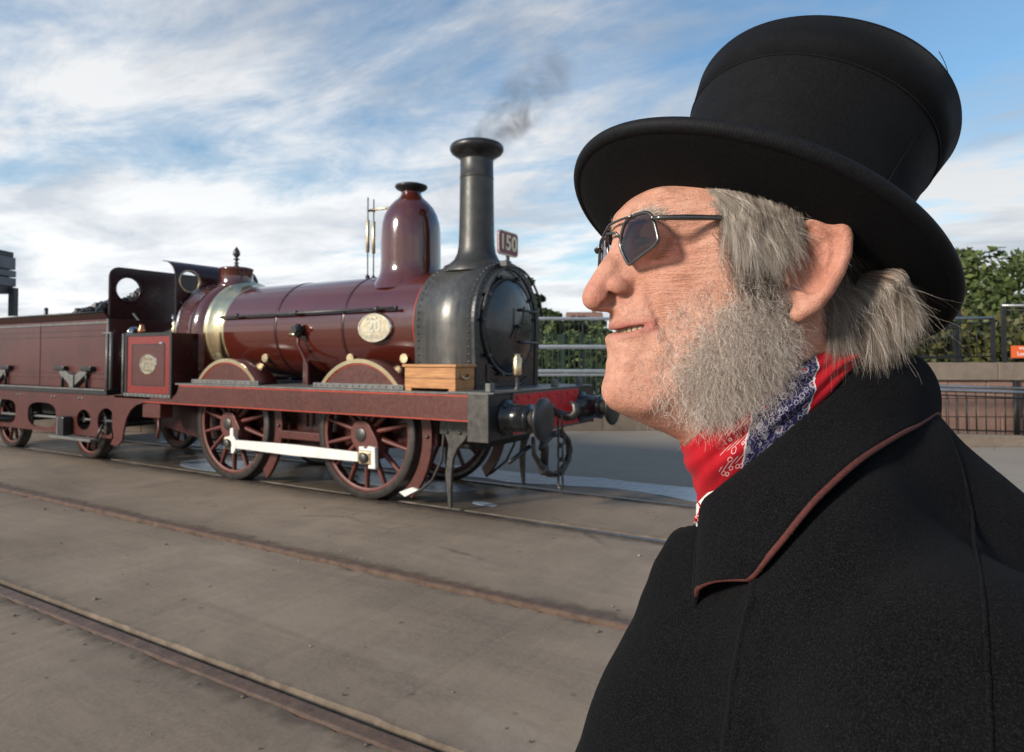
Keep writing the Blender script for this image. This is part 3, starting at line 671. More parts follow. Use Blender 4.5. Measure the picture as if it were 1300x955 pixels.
# vacuum brake hose looped on its dummy, with its standpipe
hy = YC-0.42
hs = part('brake_hose', MB().tube([(XB1+0.12, hy+0.36+0.36*math.cos(math.radians(a))*0.95-0.0, 0.575+0.215*math.sin(math.radians(a))) for a in range(158, -165, -10)], [0.036+0.004*math.sin(i*2.1) for i in range(len(range(158, -165, -10)))], 12), M['black'])
part('hose_standpipe', MB().tube([(XB1+0.03, hy+0.10, 0.95), (XB1+0.10, hy+0.10, 0.80), (XB1+0.12, hy+0.12, 0.66), (XB1+0.12, hy+0.10, 0.46)], 0.042, 10), M['black'], hs)
part('hose_clip', MB().tube([(XB1+0.10, hy-0.10, 0.80), (XB1+0.10, hy-0.08, 0.62), (XB1+0.12, hy+0.05, 0.47), (XB1+0.12, hy+0.09, 0.40)], [0.02, 0.024, 0.034, 0.03], 10).lathe([(0.05, 0.40), (0.055, 0.43), (0.05, 0.50)], (XB1+0.12, hy+0.09, 0), 'z', 12), M['iron'], hs)
part('drain_handle', MB().tube([(XB1+0.06, hy-0.10, 0.70), (XB1+0.02, hy-0.44, 0.58)], 0.022, 8), M['black'])
# front lamp bracket lubricator in brass, lamp irons
lu = part('brass_lubricator', MB().lathe([(0.04, 1.42), (0.048, 1.44), (0.048, 1.60), (0.03, 1.62), (0.03, 1.65)], (XB1-0.10, YC-0.50, 0), 'z', 16), M['brass_dull'])
part('lubricator_stem', MB().lathe([(0.05, 1.27), (0.02, 1.30), (0.018, 1.42)], (XB1-0.10, YC-0.50, 0), 'z', 12), M['iron'], lu)
for y in (YC-1.02, YC+0.35, YC+1.02):
    part('lamp_iron', MB().box((1.80, y-0.045, 1.275), (1.86, y+0.045, 1.36)), M['grey_metal'], bevel=0.008)
# side tool chest beside the firebox
SX_0, SX_1 = -4.33, -3.215
sb = part('side_bunker', MB().box((SX_0, VY+0.006, 1.065), (SX_1, YC-FR+0.10, 1.945)), M['maroon_dark'])
def frame2(x0, x1, z0, z1, t, y0, y1):
    return MB().ring([(x0,z0),(x1,z0),(x1,z1),(x0,z1)], [(x0+t,z0+t),(x1-t,z0+t),(x1-t,z1-t),(x0+t,z1-t)], 'y', y0, y1)
part('bunker_frame', frame2(SX_0-0.004, SX_1+0.004, 1.062, 1.955, 0.045, VY-0.012, VY+0.006), M['black'], sb)
part('bunker_panel', MB().box((SX_0+0.045, VY-0.002, 1.11), (SX_1-0.045, VY+0.0055, 1.905)), M['panel_red'], sb)
part('panel_line', frame2(SX_0+0.155, SX_1-0.16, 1.215, 1.80, 0.016, VY-0.006, VY-0.001), M['black'], sb)
part('panel_centre', MB().box((SX_0+0.175, VY-0.0045, 1.235), (SX_1-0.18, VY-0.0022, 1.78)), M['maroon_flat'], sb)
part('panel_catch', MB().box((-3.50, VY-0.014, 1.795), (-3.42, VY-0.006, 1.825)), M['steel'], sb)
part('bunker_foot_angle', MB().box((SX_0, VY-0.03, 1.063), (SX_1+0.01, VY-0.013, 1.105)), M['grey_metal'], sb)
rv = MB()
for i in range(11): rivet(rv, (SX_0+0.06+i*1.0/10, VY-0.03, 1.084), (0, -1, 0), 0.014)
part('bunker_rivets', rv, M['iron'], sb, kind='stuff')
oval_plate('works_plate', -3.765, VY-0.004, 1.515, 0.185, 0.135, 0.0, sb, [('1863', 0.10, 0, -0.01, 1.05, 0.002), ('SHARP STEWART', 0.028, 0, 0.075, 1.0, 0), ('MANCHESTER', 0.03, 0, -0.085, 1.0, 0)])
part('side_bunker', MB().box((SX_0, YC+FR-0.10, 1.065), (SX_1, my(VY)-0.006, 1.945)), M['maroon_dark'])
# cab floor and posts
part('cab_floor', MB().box((-4.62, VY, 1.03), (-3.72, my(VY), 1.06)), M['grime'])
for x in (-4.39,):
    for y in (VY+0.0, my(VY)-0.03): part('handrail_post', MB().tube([(x, y, 1.06), (x, y, 1.955)], 0.022, 10), M['grey_metal'])
part('step_bracket', MB().box((-3.95, VY+0.03, 0.77), (-3.53, VY+0.22, 1.02)), M['maroon_flat'], bevel=0.01)
part('step_hanger', MB().tube([(-3.66, VY+0.1, 0.78), (-3.66, VY+0.1, 0.60), (-3.70, VY+0.1, 0.48)], 0.022, 8), M['wheel_red'])
# weatherboard bent back over the footplate, two round windows with brass rims
WX = -3.80
def plate_with_holes(prof, y0, y1, holes, thick, name, mat, rnd=0.0):
    # prof: (x, z) bent profile from the bottom upwards; holes: (y, arc length, radius)
    L_ = [0.0]
    for a, b in zip(prof[:-1], prof[1:]): L_.append(L_[-1]+math.hypot(b[0]-a[0], b[1]-a[1]))
    def at(s):
        for i in range(len(prof)-1):
            if s <= L_[i+1] or i == len(prof)-2:
                t = (s-L_[i])/(L_[i+1]-L_[i]); return prof[i][0]+(prof[i+1][0]-prof[i][0])*t, prof[i][1]+(prof[i+1][1]-prof[i][1])*t
    bm = bmesh.new(); st = 0.03; S = L_[-1]
    ys = [y0+(y1-y0)*i/int((y1-y0)/st) for i in range(int((y1-y0)/st)+1)]; ss = [S*i/int(S/st) for i in range(int(S/st)+1)]
    grid = {}
    def snap(y, s):
        for hy_, hs_, r in holes:
            d = math.hypot(y-hy_, s-hs_)
            if abs(d-r) < st*0.72 and d > 1e-6: return hy_+(y-hy_)*r/d, hs_+(s-hs_)*r/d
        # rounded top corners
        if rnd:
            for yc_, sg in ((y0+rnd, -1), (y1-rnd, 1)):
                if (y-yc_)*sg > 0 and s > S-rnd:
                    d = math.hypot(y-yc_, s-(S-rnd))
                    if d > rnd-0.012: return yc_+(y-yc_)*rnd/d, S-rnd+(s-S+rnd)*rnd/d
        return y, s
    for i, y in enumerate(ys):
        for j, s in enumerate(ss):
            yy, s2 = snap(y, s); x, z = at(s2); grid[i, j] = (bm.verts.new((x, yy, z)), yy, s2)
    for i in range(len(ys)-1):
        for j in range(len(ss)-1):
            q = [grid[i,j], grid[i+1,j], grid[i+1,j+1], grid[i,j+1]]
            cy_ = sum(k[1] for k in q)/4; cs_ = sum(k[2] for k in q)/4
            if any(math.hypot(cy_-a, cs_-b) < r for a, b, r in holes): continue
            try: f = bm.faces.new([k[0] for k in q]); f.smooth = True
            except ValueError: pass
    bmesh.ops.remove_doubles(bm, verts=bm.verts, dist=0.002)
    loose = [v for v in bm.verts if not v.link_faces]; bmesh.ops.delete(bm, geom=loose, context='VERTS')
    return bm
def add_plate(name, bm, mat, parent, thick):
    me = bpy.data.meshes.new(name); off = world_loc(parent); bmesh.ops.translate(bm, verts=bm.verts, vec=-off); bm.to_mesh(me); bm.free()
    o = bpy.data.objects.new(name, me); col.objects.link(o); o.parent = parent; me.materials.append(mat)
    s = o.modifiers.new('solid', 'SOLIDIFY'); s.thickness = thick; s.offset = 0
    return o
wprof = [(WX, 1.06), (WX, 2.74)] + [(WX-0.30*(1-math.cos(t)), 2.74+0.30*math.sin(t)) for t in [PI/2*0.86*i/8 for i in range(1, 9)]] + [(WX-0.42, 3.06)]
wy0, wy1 = YC-0.72, YC+0.72
wb = add_plate('weatherboard', plate_with_holes(wprof, wy0, wy1, [(YC-0.50, 2.735-1.06, 0.155), (YC+0.50, 2.735-1.06, 0.155)], 0.01, 'weatherboard', None, 0.14), M['maroon_dark'], loco, 0.012)
for s in (-1, 1):
    part('window_rim', MB().lathe([(0.150, -0.012), (0.172, -0.012), (0.172, 0.012), (0.150, 0.012), (0.150, -0.012)], (WX+0.006, YC+s*0.50, 2.735), 'x', 36, caps=False), M['brass_dull'], wb)
    part('window_glass', MB().lathe([(0.153, -0.002), (0.153, 0.002)], (WX, YC+s*0.50, 2.735), 'x', 36), None, wb)
# backhead fittings: regulator, gauge glass, levers
part('reversing_lever', MB().tube([(-3.98, YC-0.60, 1.30), (-4.02, YC-0.60, 2.25)], [0.024, 0.018], 8).tube([(-4.02, YC-0.60, 2.14), (-4.07, YC-0.60, 2.24)], 0.010, 6), M['steel'])
part('lever_quadrant', MB().tube([(-4.3, YC-0.60, 1.96), (-4.1, YC-0.60, 2.0), (-3.85, YC-0.60, 2.0)], 0.03, 8), M['black'])
part('lubricator_cup', MB().lathe([(0.045, 1.94), (0.05, 2.0), (0.03, 2.05), (0.03, 2.09)], (-4.12, VY+0.10, 0), 'z', 14), M['copper'])
part('gauge_cock', MB().lathe([(0.04, 1.95), (0.055, 2.02), (0.035, 2.06), (0.05, 2.10), (0.02, 2.15)], (-3.82, YC-0.70, 0), 'z', 14), M['brass_dull'])
part('steam_pipe', MB().tube([(-3.84, YC-0.62, 2.05), (-3.88, YC-0.66, 2.20), (-3.84, YC-0.66, 2.36), (-3.80, YC-0.62, 2.42)], 0.018, 8), M['steel'])
part('tray', MB().tube([(-3.62, YC-0.60, 2.0), (-3.70, YC-0.62, 2.10), (-3.78, YC-0.62, 2.06)], 0.03, 8), M['iron'])
gm = NT('cab_window_glass'); gm.set(base=(0.9, 0.95, 0.95), rough=0.02, trans=1.0, ior=1.05); M['glass'] = gm.m
for o in [c for c in wb.children if c.name.startswith('window_glass')]: o.data.materials.append(M['glass'])
# pine box lying on the running plate
tb = thing('wooden_box', (1.12, -0.10, 1.265), 'pale varnished wooden box with lid on the running plate beside the smokebox', 'box')
X0, X1, Y0, Y1, Z0 = 0.80, 1.45, -0.25, 0.09, 1.266
part('box_body', MB().box((X0, Y0, Z0+0.03), (X1, Y1, Z0+0.245)), M['pine'], tb, 0.004)
part('box_lid', MB().box((X0-0.02, Y0-0.02, Z0+0.247), (X1+0.02, Y1+0.01, Z0+0.275)), M['pine'], tb, 0.005)
for z in (Z0+0.13,): part('board_joint', MB().box((X0-0.003, Y0-0.003, z), (X1+0.003, Y1+0.003, z+0.004)), M['grime'], tb)
for x in (X0+0.005, X1-0.085): part('runner', MB().box((x, Y0+0.003, Z0), (x+0.08, Y1-0.003, Z0+0.031)), M['pine'], tb, 0.003)
part('rope_handle', MB().tube([(X1+0.005, -0.16, Z0+0.17), (X1+0.03, -0.14, Z0+0.13), (X1+0.03, -0.06, Z0+0.13), (X1+0.005, -0.04, Z0+0.17)], 0.012, 8), M['brass_dull'], tb)
# number board "150" standing on the top lamp iron of the smokebox
nb = thing('number_board', (1.53, 0.72, 2.69), 'plum board with cream number 150 standing above the smokebox door', 'sign')
def rrect(y0, y1, z0, z1, r, n=6):
    p = []
    for cy_, cz_, a in ((y1-r, z1-r, 0), (y0+r, z1-r, 90), (y0+r, z0+r, 180), (y1-r, z0+r, 270)):
        for i in range(n+1): t = math.radians(a+90*i/n); p.append((cy_+r*math.cos(t), cz_+r*math.sin(t)))
    return p
NBX = 1.50; ny0, ny1, nz0, nz1 = 0.45, 0.87, 2.745, 3.015
part('board', MB().prism(rrect(ny0, ny1, nz0, nz1, 0.05), 'x', NBX, NBX+0.018), M['plum'], nb)
part('board_border', MB().ring(rrect(ny0, ny1, nz0, nz1, 0.05), rrect(ny0+0.012, ny1-0.012, nz0+0.012, nz1-0.012, 0.042), 'x', NBX+0.0185, NBX+0.021), M['cream'], nb)
text_mesh('150', 0.235, 0.002, M['cream'], 'number', nb, (NBX+0.021, (ny0+ny1)/2, (nz0+nz1)/2), Euler((PI/2, 0, PI/2)).to_quaternion(), 1.05, 0.006)
part('board_stem', MB().box((NBX+0.002, 0.63, 2.67), (NBX+0.016, 0.69, 2.748)), M['black'], nb)
part('lamp_socket', MB().box((SX1+0.03, 0.61, 2.62), (NBX+0.03, 0.71, 2.69)), M['black'], loco, 0.008)
# ------------------------------------------------------------------ tender
ten = thing('coal_tender', (-6.9, YC, 0), 'maroon four-wheeled coal tender with pierced frames coupled behind the locomotive', 'tender')
TX0, TX1, TY = -9.6, -4.93, -0.22
tk = part('tank', MB().box((TX0, TY, 1.14), (TX1, my(TY), 2.19)), M['tender_red'], ten, 0.012)
for y0, y1 in ((TY-0.006, TY-0.001), (my(TY)+0.001, my(TY)+0.006)):
    for z in (1.28, 1.36, 1.93, 2.02):
        part('lining_line', MB().box((TX0+0.1, y0, z), (TX1-0.12, y1, z+0.012)), M['maroon_dark'], tk)
    part('corner_strip', MB().box((TX1-0.045, y0-0.012, 1.14), (TX1+0.004, y1, 2.19)), M['grey_metal'], tk)
    part('plate_joint', MB().box((-7.02, y0, 1.15), (-7.005, y1, 2.18)), M['maroon_dark'], tk)
    part('top_angle', MB().box((TX0, y0-0.01, 2.125), (TX1, y1, 2.155)), M['grey_metal'], tk)
cop = [(TY+0.02, 2.185), (TY-0.06, 2.285), (TY-0.05, 2.30), (TY+0.04, 2.20)]
part('coping', MB().prism(cop, 'x', TX0, TX1-0.05), M['maroon_dark'], ten)
part('coping', MB().prism([(my(a), b) for a, b in cop], 'x', TX0, TX1-0.05), M['maroon_dark'], ten)
part('coping_bead', MB().tube([(TX0, TY-0.06, 2.295), (TX1-0.05, TY-0.06, 2.295)], 0.016, 8), M['black'], ten)
part('filler_post', MB().lathe([(0.03, 2.19), (0.03, 2.46), (0.0001, 2.47)], (-7.40, TY+0.25, 0), 'z', 10), M['black'], ten)
part('tender_footplate', MB().box((TX0-0.1, VY-0.012, 1.055), (TX1+0.12, my(VY)+0.012, 1.137)), M['black'], ten, 0.004)
part('footplate_edge', MB().box((TX0-0.1, VY-0.03, 1.118), (TX1+0.10, VY-0.013, 1.142)), M['grey_metal'], ten)
# pierced outside frame
def pierced(x0, x1, z0, z1, y0, y1, holes, st=0.03):
    bm = bmesh.new(); nx, nz = round((x1-x0)/st), round((z1-z0)/st); G = {}
    def snap(x, z):
        for cx_, cz_, rx, rz, p in holes:
            u, v = (x-cx_)/rx, (z-cz_)/rz; d = (abs(u)**p+abs(v)**p)**(1/p)
            if d > 1e-6 and abs(d-1)*min(rx, rz) < st*0.72: return cx_+u*rx/d, cz_+v*rz/d
        return x, z
    def inside(x, z): return any((abs((x-a)/rx)**p+abs((z-b)/rz)**p)**(1/p) < 1 for a, b, rx, rz, p in holes)
    for i in range(nx+1):
        for j in range(nz+1):
            x, z = snap(x0+(x1-x0)*i/nx, z0+(z1-z0)*j/nz); G[i, j] = (bm.verts.new((x, (y0+y1)/2, z)), x, z)
    for i in range(nx):
        for j in range(nz):
            q = [G[i,j], G[i+1,j], G[i+1,j+1], G[i,j+1]]
            if inside(sum(k[1] for k in q)/4, sum(k[2] for k in q)/4): continue
            bm.faces.new([k[0] for k in q])
    bmesh.ops.delete(bm, geom=[v for v in bm.verts if not v.link_faces], context='VERTS')
    return bm
holes = [(-6.79, 0.68, 0.46, 0.20, 3.0), (-5.49, 0.66, 0.20, 0.155, 2.0), (-8.10, 0.69, 0.42, 0.20, 3.5), (-4.86, 0.66, 0.235, 0.20, 2.0), (-9.2, 0.66, 0.25, 0.18, 2.4)]
for y in (VY+0.03, my(VY)-0.03):
    add_plate('tender_frame', pierced(-9.62, -4.70, 0.42, 1.054, y-0.012, y+0.012, holes), M['tender_red'], ten, 0.026)
rv = MB()
for x in (-6.45, -6.36, -5.62, -5.53, -7.6, -7.5, -8.4, -8.3): rivet(rv, (x, VY+0.016, 0.985), (0, -1, 0), 0.024)
part('frame_bolts', rv, M['grey_metal'], ten, kind='stuff')
# springs on the footplate, axleboxes, wheels
for ax in (-5.90, -8.55):
    spx = ax+0.05
    for s in (-1, 1):
        part('spring_block', MB().box((spx+s*0.40-0.15, VY+0.00, 1.40), (spx+s*0.40+0.15, VY+0.12, 1.475)), M['black'], ten, 0.015)
        part('spring_post', MB().tube([(spx+s*0.36, VY+0.05, 1.14), (spx+s*0.36, VY+0.05, 1.42)], 0.022, 8), M['black'], ten)
        part('leaf_spring', MB().prism([(spx-s*0.02, 1.16), (spx+s*0.03, 1.16), (spx+s*0.40, 1.36), (spx+s*0.40, 1.43), (spx+s*0.22, 1.40), (spx-s*0.02, 1.30)], 'y', VY+0.02, VY+0.10), M['grey_metal'], ten)
    part('spring_buckle', MB().box((spx-0.06, VY+0.00, 1.14), (spx+0.06, VY+0.12, 1.34)), M['grey_metal'], ten, 0.01)
    part('axlebox', MB().box((ax-0.10, VY-0.12, 0.36), (ax+0.08, VY+0.02, 0.70)), M['black'], ten, 0.02)
    part('axlebox_cover', MB().box((ax-0.16, VY-0.10, 0.40), (ax-0.105, VY+0.0, 0.68)), M['grey_metal'], ten, 0.008)
def tender_wheel():
    root = bpy.data.objects.new('tender_wheel', None); col.objects.link(root); R_ = 0.52
    MB().lathe([(R_-0.07, 0.0), (R_-0.01, 0.0), (R_, 0.02), (R_+0.002, 0.10), (R_+0.03, 0.108), (R_+0.028, 0.135), (R_-0.07, 0.135)], (0,0,0), 'y', 56, caps=False).build('tyre', M['tyre'], root)
    MB().lathe([(R_-0.11, 0.03), (R_-0.07, 0.01), (R_-0.07, 0.12), (R_-0.11, 0.11), (R_-0.11, 0.03)], (0,0,0), 'y', 56, caps=False).build('rim', M['wheel_red'], root)
    MB().lathe([(0.0001, -0.03), (0.11, -0.02), (0.12, 0.13)], (0,0,0), 'y', 28).build('hub', M['wheel_red'], root)
    for k in range(10):
        a = 2*PI*k/10; MB().tube([(0.10*math.cos(a), 0.06, 0.10*math.sin(a)), ((R_-0.09)*math.cos(a), 0.06, (R_-0.09)*math.sin(a))], [0.032, 0.024], 8).build('spoke', M['wheel_red'], root)
    return root
tw = tender_wheel(); first = True
for ax in (-5.90, -8.55):
    for y, fl in ((0.0, 0), (my(0), 1)):
        o = tw if first else copy_tree(tw); first = False
        o.parent = ten; o.location = Vector((ax, y, 0.52))-ten.location; o.rotation_euler = (0, 0, PI if fl else 0)
    part('axle', MB().lathe([(0.07, -0.2), (0.07, my(-0.2))], (ax, 0, 0.52), 'y', 16), M['iron'], ten)
part('step_board', MB().box((-6.15, VY-0.16, 0.37), (-4.95, VY+0.0, 0.41)), M['grey_metal'], ten, 0.006)
part('step_hanger', MB().tube([(-5.0, VY-0.05, 0.40), (-4.95, VY+0.02, 0.62)], 0.02, 8), M['iron'], ten)
part('brake_rod', MB().tube([(-9.0, VY+0.12, 0.62), (-4.75, VY+0.12, 0.66)], 0.022, 8), M['grey_metal'], ten)
part('drag_box', MB().box((TX1-0.3, 0.0, 0.70), (TX1+0.1, my(0.0), 1.05)), M['grime'], ten)
part('under_tank', MB().box((-9.3, 0.25, 0.62), (-5.3, my(0.25), 1.05)), M['grime'], ten)
part('draw_bar', MB().box((-5.0, YC-0.08, 0.85), (-4.4, YC+0.08, 0.93)), M['iron'], ten)
for x in (-4.82, -4.72):
    part('handrail_post', MB().tube([(x, VY+0.0, 1.14), (x, VY+0.0, 1.97)], 0.022, 10), M['grey_metal'], ten)
part('handrail_cap', MB().tube([(TX1, VY, 1.97), (-4.70, VY, 1.97)], 0.018, 8), M['grey_metal'], ten)
bw = part('brake_wheel', MB().tube([(-4.72+0.0, 0.04+0.16*math.cos(a), 1.86+0.16*math.sin(a)) for a in [2*PI*i/24 for i in range(24)]], 0.014, 8, closed=True), M['steel'], ten)
part('brake_column', MB().tube([(-4.78, 0.04, 1.14), (-4.78, 0.04, 1.98)], 0.03, 10).lathe([(0.10, -0.03), (0.10, 0.03), (0.05, 0.05)], (-4.74, 0.04, 1.98), 'x', 24), M['steel'], ten)
# tender weatherboard with round windows
tprof = [(-5.08, 1.14), (-5.08, 3.0)]
twb = add_plate('tender_weatherboard', plate_with_holes(tprof, YC-0.98, YC+0.98, [(YC-0.69, 2.665-1.14, 0.185), (YC+0.69, 2.665-1.14, 0.185)], 0.01, 'x', None, 0.16), M['maroon_dark'], ten, 0.012)
for s in (-1, 1):
    part('window_rim', MB().lathe([(0.182, -0.012), (0.205, -0.012), (0.205, 0.012), (0.182, 0.012), (0.182, -0.012)], (-5.074, YC+s*0.69, 2.665), 'x', 36, caps=False), M['maroon_dark'], twb)
part('board_stay', MB().tube([(-5.06, YC-0.62, 2.30), (-4.96, YC-0.10, 1.60)], 0.018, 8), M['brass_dull'], twb)
# coal heaped in the tender
rnd = random.Random(5); cm = MB()
base = bmesh.new(); bmesh.ops.create_icosphere(base, subdivisions=1, radius=1.0)
bv = [v.co.copy() for v in base.verts]; bf = [tuple(v.index for v in f.verts) for f in base.faces]; base.free()
for _ in range(900):
    x = rnd.uniform(-9.4, -5.2); y = rnd.uniform(TY+0.06, my(TY)-0.06)
    t = (x+9.4)/4.2; top = 2.16+0.66*max(0, t-0.45)/0.55*(1-abs(y-YC)/1.35) + rnd.uniform(-0.04, 0.05)
    s = rnd.uniform(0.045, 0.105); rot = Euler((rnd.uniform(0, 6), rnd.uniform(0, 6), rnd.uniform(0, 6))).to_matrix()
    sc = Vector((s*rnd.uniform(0.7, 1.3), s*rnd.uniform(0.7, 1.2), s*rnd.uniform(0.6, 1.0)))
    cm.add([rot @ Vector((v.x*sc.x*rnd.uniform(0.8, 1.15), v.y*sc.y, v.z*sc.z))+Vector((x, y, top)) for v in bv], bf)
cm.box((-9.5, TY+0.05, 2.185), (-5.12, my(TY)-0.05, 2.20))
tag(cm.build('coal', M['coal']), 'heap of black coal lumps filling the tender behind its weatherboard', 'coal', kind='stuff')
# ------------------------------------------------------------------ walls, railings, trees, far buildings
F2 = Vector((FW.x, FW.y, 0)).normalized()
def bgroot(name, u, d, label, cat, group=None, yaw=0.0):
    p = Vector((CAM.x, CAM.y, 0)) + F2*d + RT*u
    o = thing(name, p, label, cat, group); o.rotation_euler = (0, 0, -YAW+yaw); return o
def bpart(name, mb, mat, root, bevel=0.0, kind=None):
    o = mb.build(name, mat, None, bevel); o.parent = root
    if kind: o['kind'] = kind
    return o
def stone_mat(name, c, c2, sc=6):
    m = NT(name); o = m.coord(); n = m.noise(o, sc, 8, 0.7); n2 = m.noise(o, 1.1, 5, 0.6); oi = m.n('ShaderNodeObjectInfo').outputs['Random']
    cc = m.mix(m.ramp(n, [(0.3, 0.0), (0.7, 1.0)]), c, c2); cc = m.mix(m.ramp(n2, [(0.45, 0.0), (0.8, 0.6)]), cc, tuple(x*0.55 for x in c))
    cc = m.mix(m.math('MULTIPLY', oi, 0.5), cc, tuple(x*0.62 for x in c2))
    m.set(base=cc, rough=0.85, normal=m.bump(m.noise(o, 22, 6, 0.7), 0.5, 0.02)); return m.m
M['sandstone'] = stone_mat('pink_sandstone', (0.24, 0.135, 0.10), (0.34, 0.21, 0.165))
M['coping'] = stone_mat('weathered_concrete_coping', (0.175, 0.135, 0.10), (0.26, 0.21, 0.165))
M['kerb'] = stone_mat('brown_kerb_stone', (0.12, 0.095, 0.075), (0.20, 0.16, 0.125))
M['paving'] = stone_mat('pale_ramp_concrete', (0.20, 0.175, 0.145), (0.29, 0.255, 0.215), 4)
M['railing_black'] = simple('black_railing_paint', (0.014, 0.015, 0.016), 0.45, 0, 0.3, 6)
M['handrail_steel'] = simple('stainless_handrail', (0.42, 0.42, 0.42), 0.30, 0.9, 0.15, 5)
M['white_rail'] = simple('white_tubular_rail', (0.72, 0.70, 0.66), 0.45, 0, 0.1, 5)
M['green_steel'] = simple('dark_green_steel', (0.018, 0.045, 0.032), 0.5, 0, 0.2, 5)
M['orange'] = simple('orange_sign', (0.75, 0.13, 0.03), 0.5, 0, 0.05, 3)
M['sign_white'] = simple('sign_white', (0.75, 0.72, 0.68), 0.5, 0, 0.05, 3)
M['tower'] = simple('grey_steel_cladding', (0.13, 0.14, 0.155), 0.6, 0, 0.2, 0.8)
M['tower_dark'] = simple('dark_steel', (0.045, 0.05, 0.055), 0.6, 0, 0.2, 1.0)
# low stone kerb wall behind the locomotive
kw = bgroot('low_wall', -1.0, 14.5, 'low brown stone wall behind the locomotive, carrying the white railing', 'wall', yaw=math.radians(1.5))
k = 0; u = -22.0
while u < 6.5:
    L_ = 1.25; o = bpart('kerb_stone', MB().box((u+0.004, 0.0, 0.0), (u+L_-0.004, 0.50, 0.365+0.006*(k % 3))), M['kerb'], kw, 0.012); u += L_; k += 1
# white three-rail railing with fine vertical bars on the low wall
wr = bgroot('white_railing', -1.0, 14.8, 'tall railing with three white rails and thin dark bars on the low wall', 'railing', yaw=math.radians(1.5))
for z, r in ((2.48, 0.038), (1.845, 0.050), (1.30, 0.045), (1.215, 0.028)):
    bpart('rail', MB().tube([(-21, 0, z), (6.2, 0, z)], r, 10), M['white_rail'], wr)
u = -20.5
while u < 6.3:
    bpart('post', MB().box((u-0.022, 0.03, 0.36), (u+0.022, 0.075, 2.50)), M['railing_black'], wr); u += 2.1
br = MB(); u = -20.8
while u < 6.2: br.box((u-0.008, 0.042, 0.42), (u+0.008, 0.058, 2.44)); u += 0.105
bpart('bars', br, M['railing_black'], wr, kind='stuff')
# second, green palisade farther back
gp = bgroot('palisade_fence', 0, 19.5, 'dark green palisade fence in front of the hedge', 'fence')
br = MB(); u = -26.0
while u < 24: br.box((u-0.02, 0.0, 0.1), (u+0.02, 0.012, 2.3)); u += 0.16
bpart('pales', br, M['green_steel'], gp, kind='stuff')
for z in (0.5, 1.9): bpart('cross_rail', MB().box((-26, 0.02, z-0.03), (24, 0.06, z+0.03)), M['green_steel'], gp)
u = -26.0
while u < 24: bpart('post', MB().box((u-0.05, 0.04, 0.0), (u+0.05, 0.12, 2.3)), M['green_steel'], gp); u += 2.75
# retaining wall on the right: coping and block courses
rw = bgroot('retaining_wall', 0, 14.0, 'pink sandstone block retaining wall with concrete coping holding up the terrace', 'wall', yaw=math.radians(-2))
H = 1.50; u = 5.2; k = 0; rnd = random.Random(11)
while u < 24:
    bpart('coping_stone', MB().box((u+0.006, -0.05, H-0.36), (u+1.594, 0.42, H)), M['coping'], rw, 0.015); u += 1.6
for c in range(3):
    z0, z1 = c*0.38+0.0, c*0.38+0.378
    u = 5.2-(0.38 if c % 2 else 0)
    while u < 24:
        L_ = rnd.choice((0.62, 0.78, 0.9)); dy = rnd.uniform(-0.010, 0.012)
        bpart('stone_block', MB().box((u+0.007, 0.02+dy, z0+0.006), (u+L_-0.007, 0.40, z1-0.006)), M['sandstone'], rw, 0.014); u += L_
bpart('mortar_core', MB().box((5.0, 0.055, 0.0), (24.3, 0.38, H-0.361)), M['kerb'], rw)
bpart('drain_pipe', MB().tube([(10.35, -0.03, 0.0), (10.35, -0.03, H-0.36)], 0.05, 10), M['railing_black'], rw)
tg = bgroot('terrace', 0, 14.0, 'raised concrete terrace floor behind the retaining wall', 'terrace'); 
bpart('terrace_slab', MB().box((5.6, 0.47, 0.0), (24.3, 4.8, H-0.03)), M['paving'], tg)
# black balustrades on the terrace
def balustrade(name, label, u0, u1, v, z0, z1, step, group, rail=True, tilt=0.0, posts=True, railmat='handrail_steel'):
    r_ = bgroot(name, u0, 14.0+v, label, 'railing', group); w_ = u1-u0
    def zt(x): return z1+tilt*x
    def zb(x): return z0+tilt*x
    bpart('handrail', MB().tube([(-0.03, 0, zt(0)), (w_+0.03, 0, zt(w_))], 0.032, 10), M[railmat], r_)
    for x in (0.0, w_): bpart('post', MB().box((x-0.035, -0.035, z0+min(0, tilt*x)-0.03), (x+0.035, 0.035, zt(x)-0.02)), M['railing_black'], r_)
    bpart('lower_rail', MB().tube([(0.0, 0, zb(0)+0.10), (w_, 0, zb(w_)+0.10)], 0.016, 6), M['railing_black'], r_)
    bpart('upper_rail', MB().tube([(0.0, 0, zt(0)-0.10), (w_, 0, zt(w_)-0.10)], 0.016, 6), M['railing_black'], r_)
    n = int(w_/step)
    for i in range(1, n): x = w_*i/n; bpart('baluster', MB().tube([(x, 0, zb(x)+0.10), (x, 0, zt(x)-0.10)], 0.010, 6), M['railing_black'], r_)
    return r_
balustrade('balustrade', 'black balustrade with steel handrail next to the one with the orange sign', 5.8, 10.32, 0.20, 1.48, 2.40, 0.17, None, tilt=0.012)
balustrade('balustrade', 'lower black balustrade close behind the first on the terrace', 5.8, 9.9, 0.75, 1.48, 2.30, 0.2, None, tilt=0.014)
balustrade('balustrade', 'black balustrade carrying the orange sign on the terrace', 10.52, 14.5, 0.15, 1.48, 2.72, 0.17, None)
balustrade('balustrade', 'far black balustrade under the trees at the back of the terrace', 8.0, 11.9, 3.6, 1.48, 3.02, 0.24, None)
sg = bgroot('orange_sign', 10.62, 14.09, 'orange notice with two lines of white lettering fixed to the balustrade', 'sign')
bpart('sign_board', MB().box((0, -0.012, 1.60), (0.85, 0.0, 1.86)), M['orange'], sg)
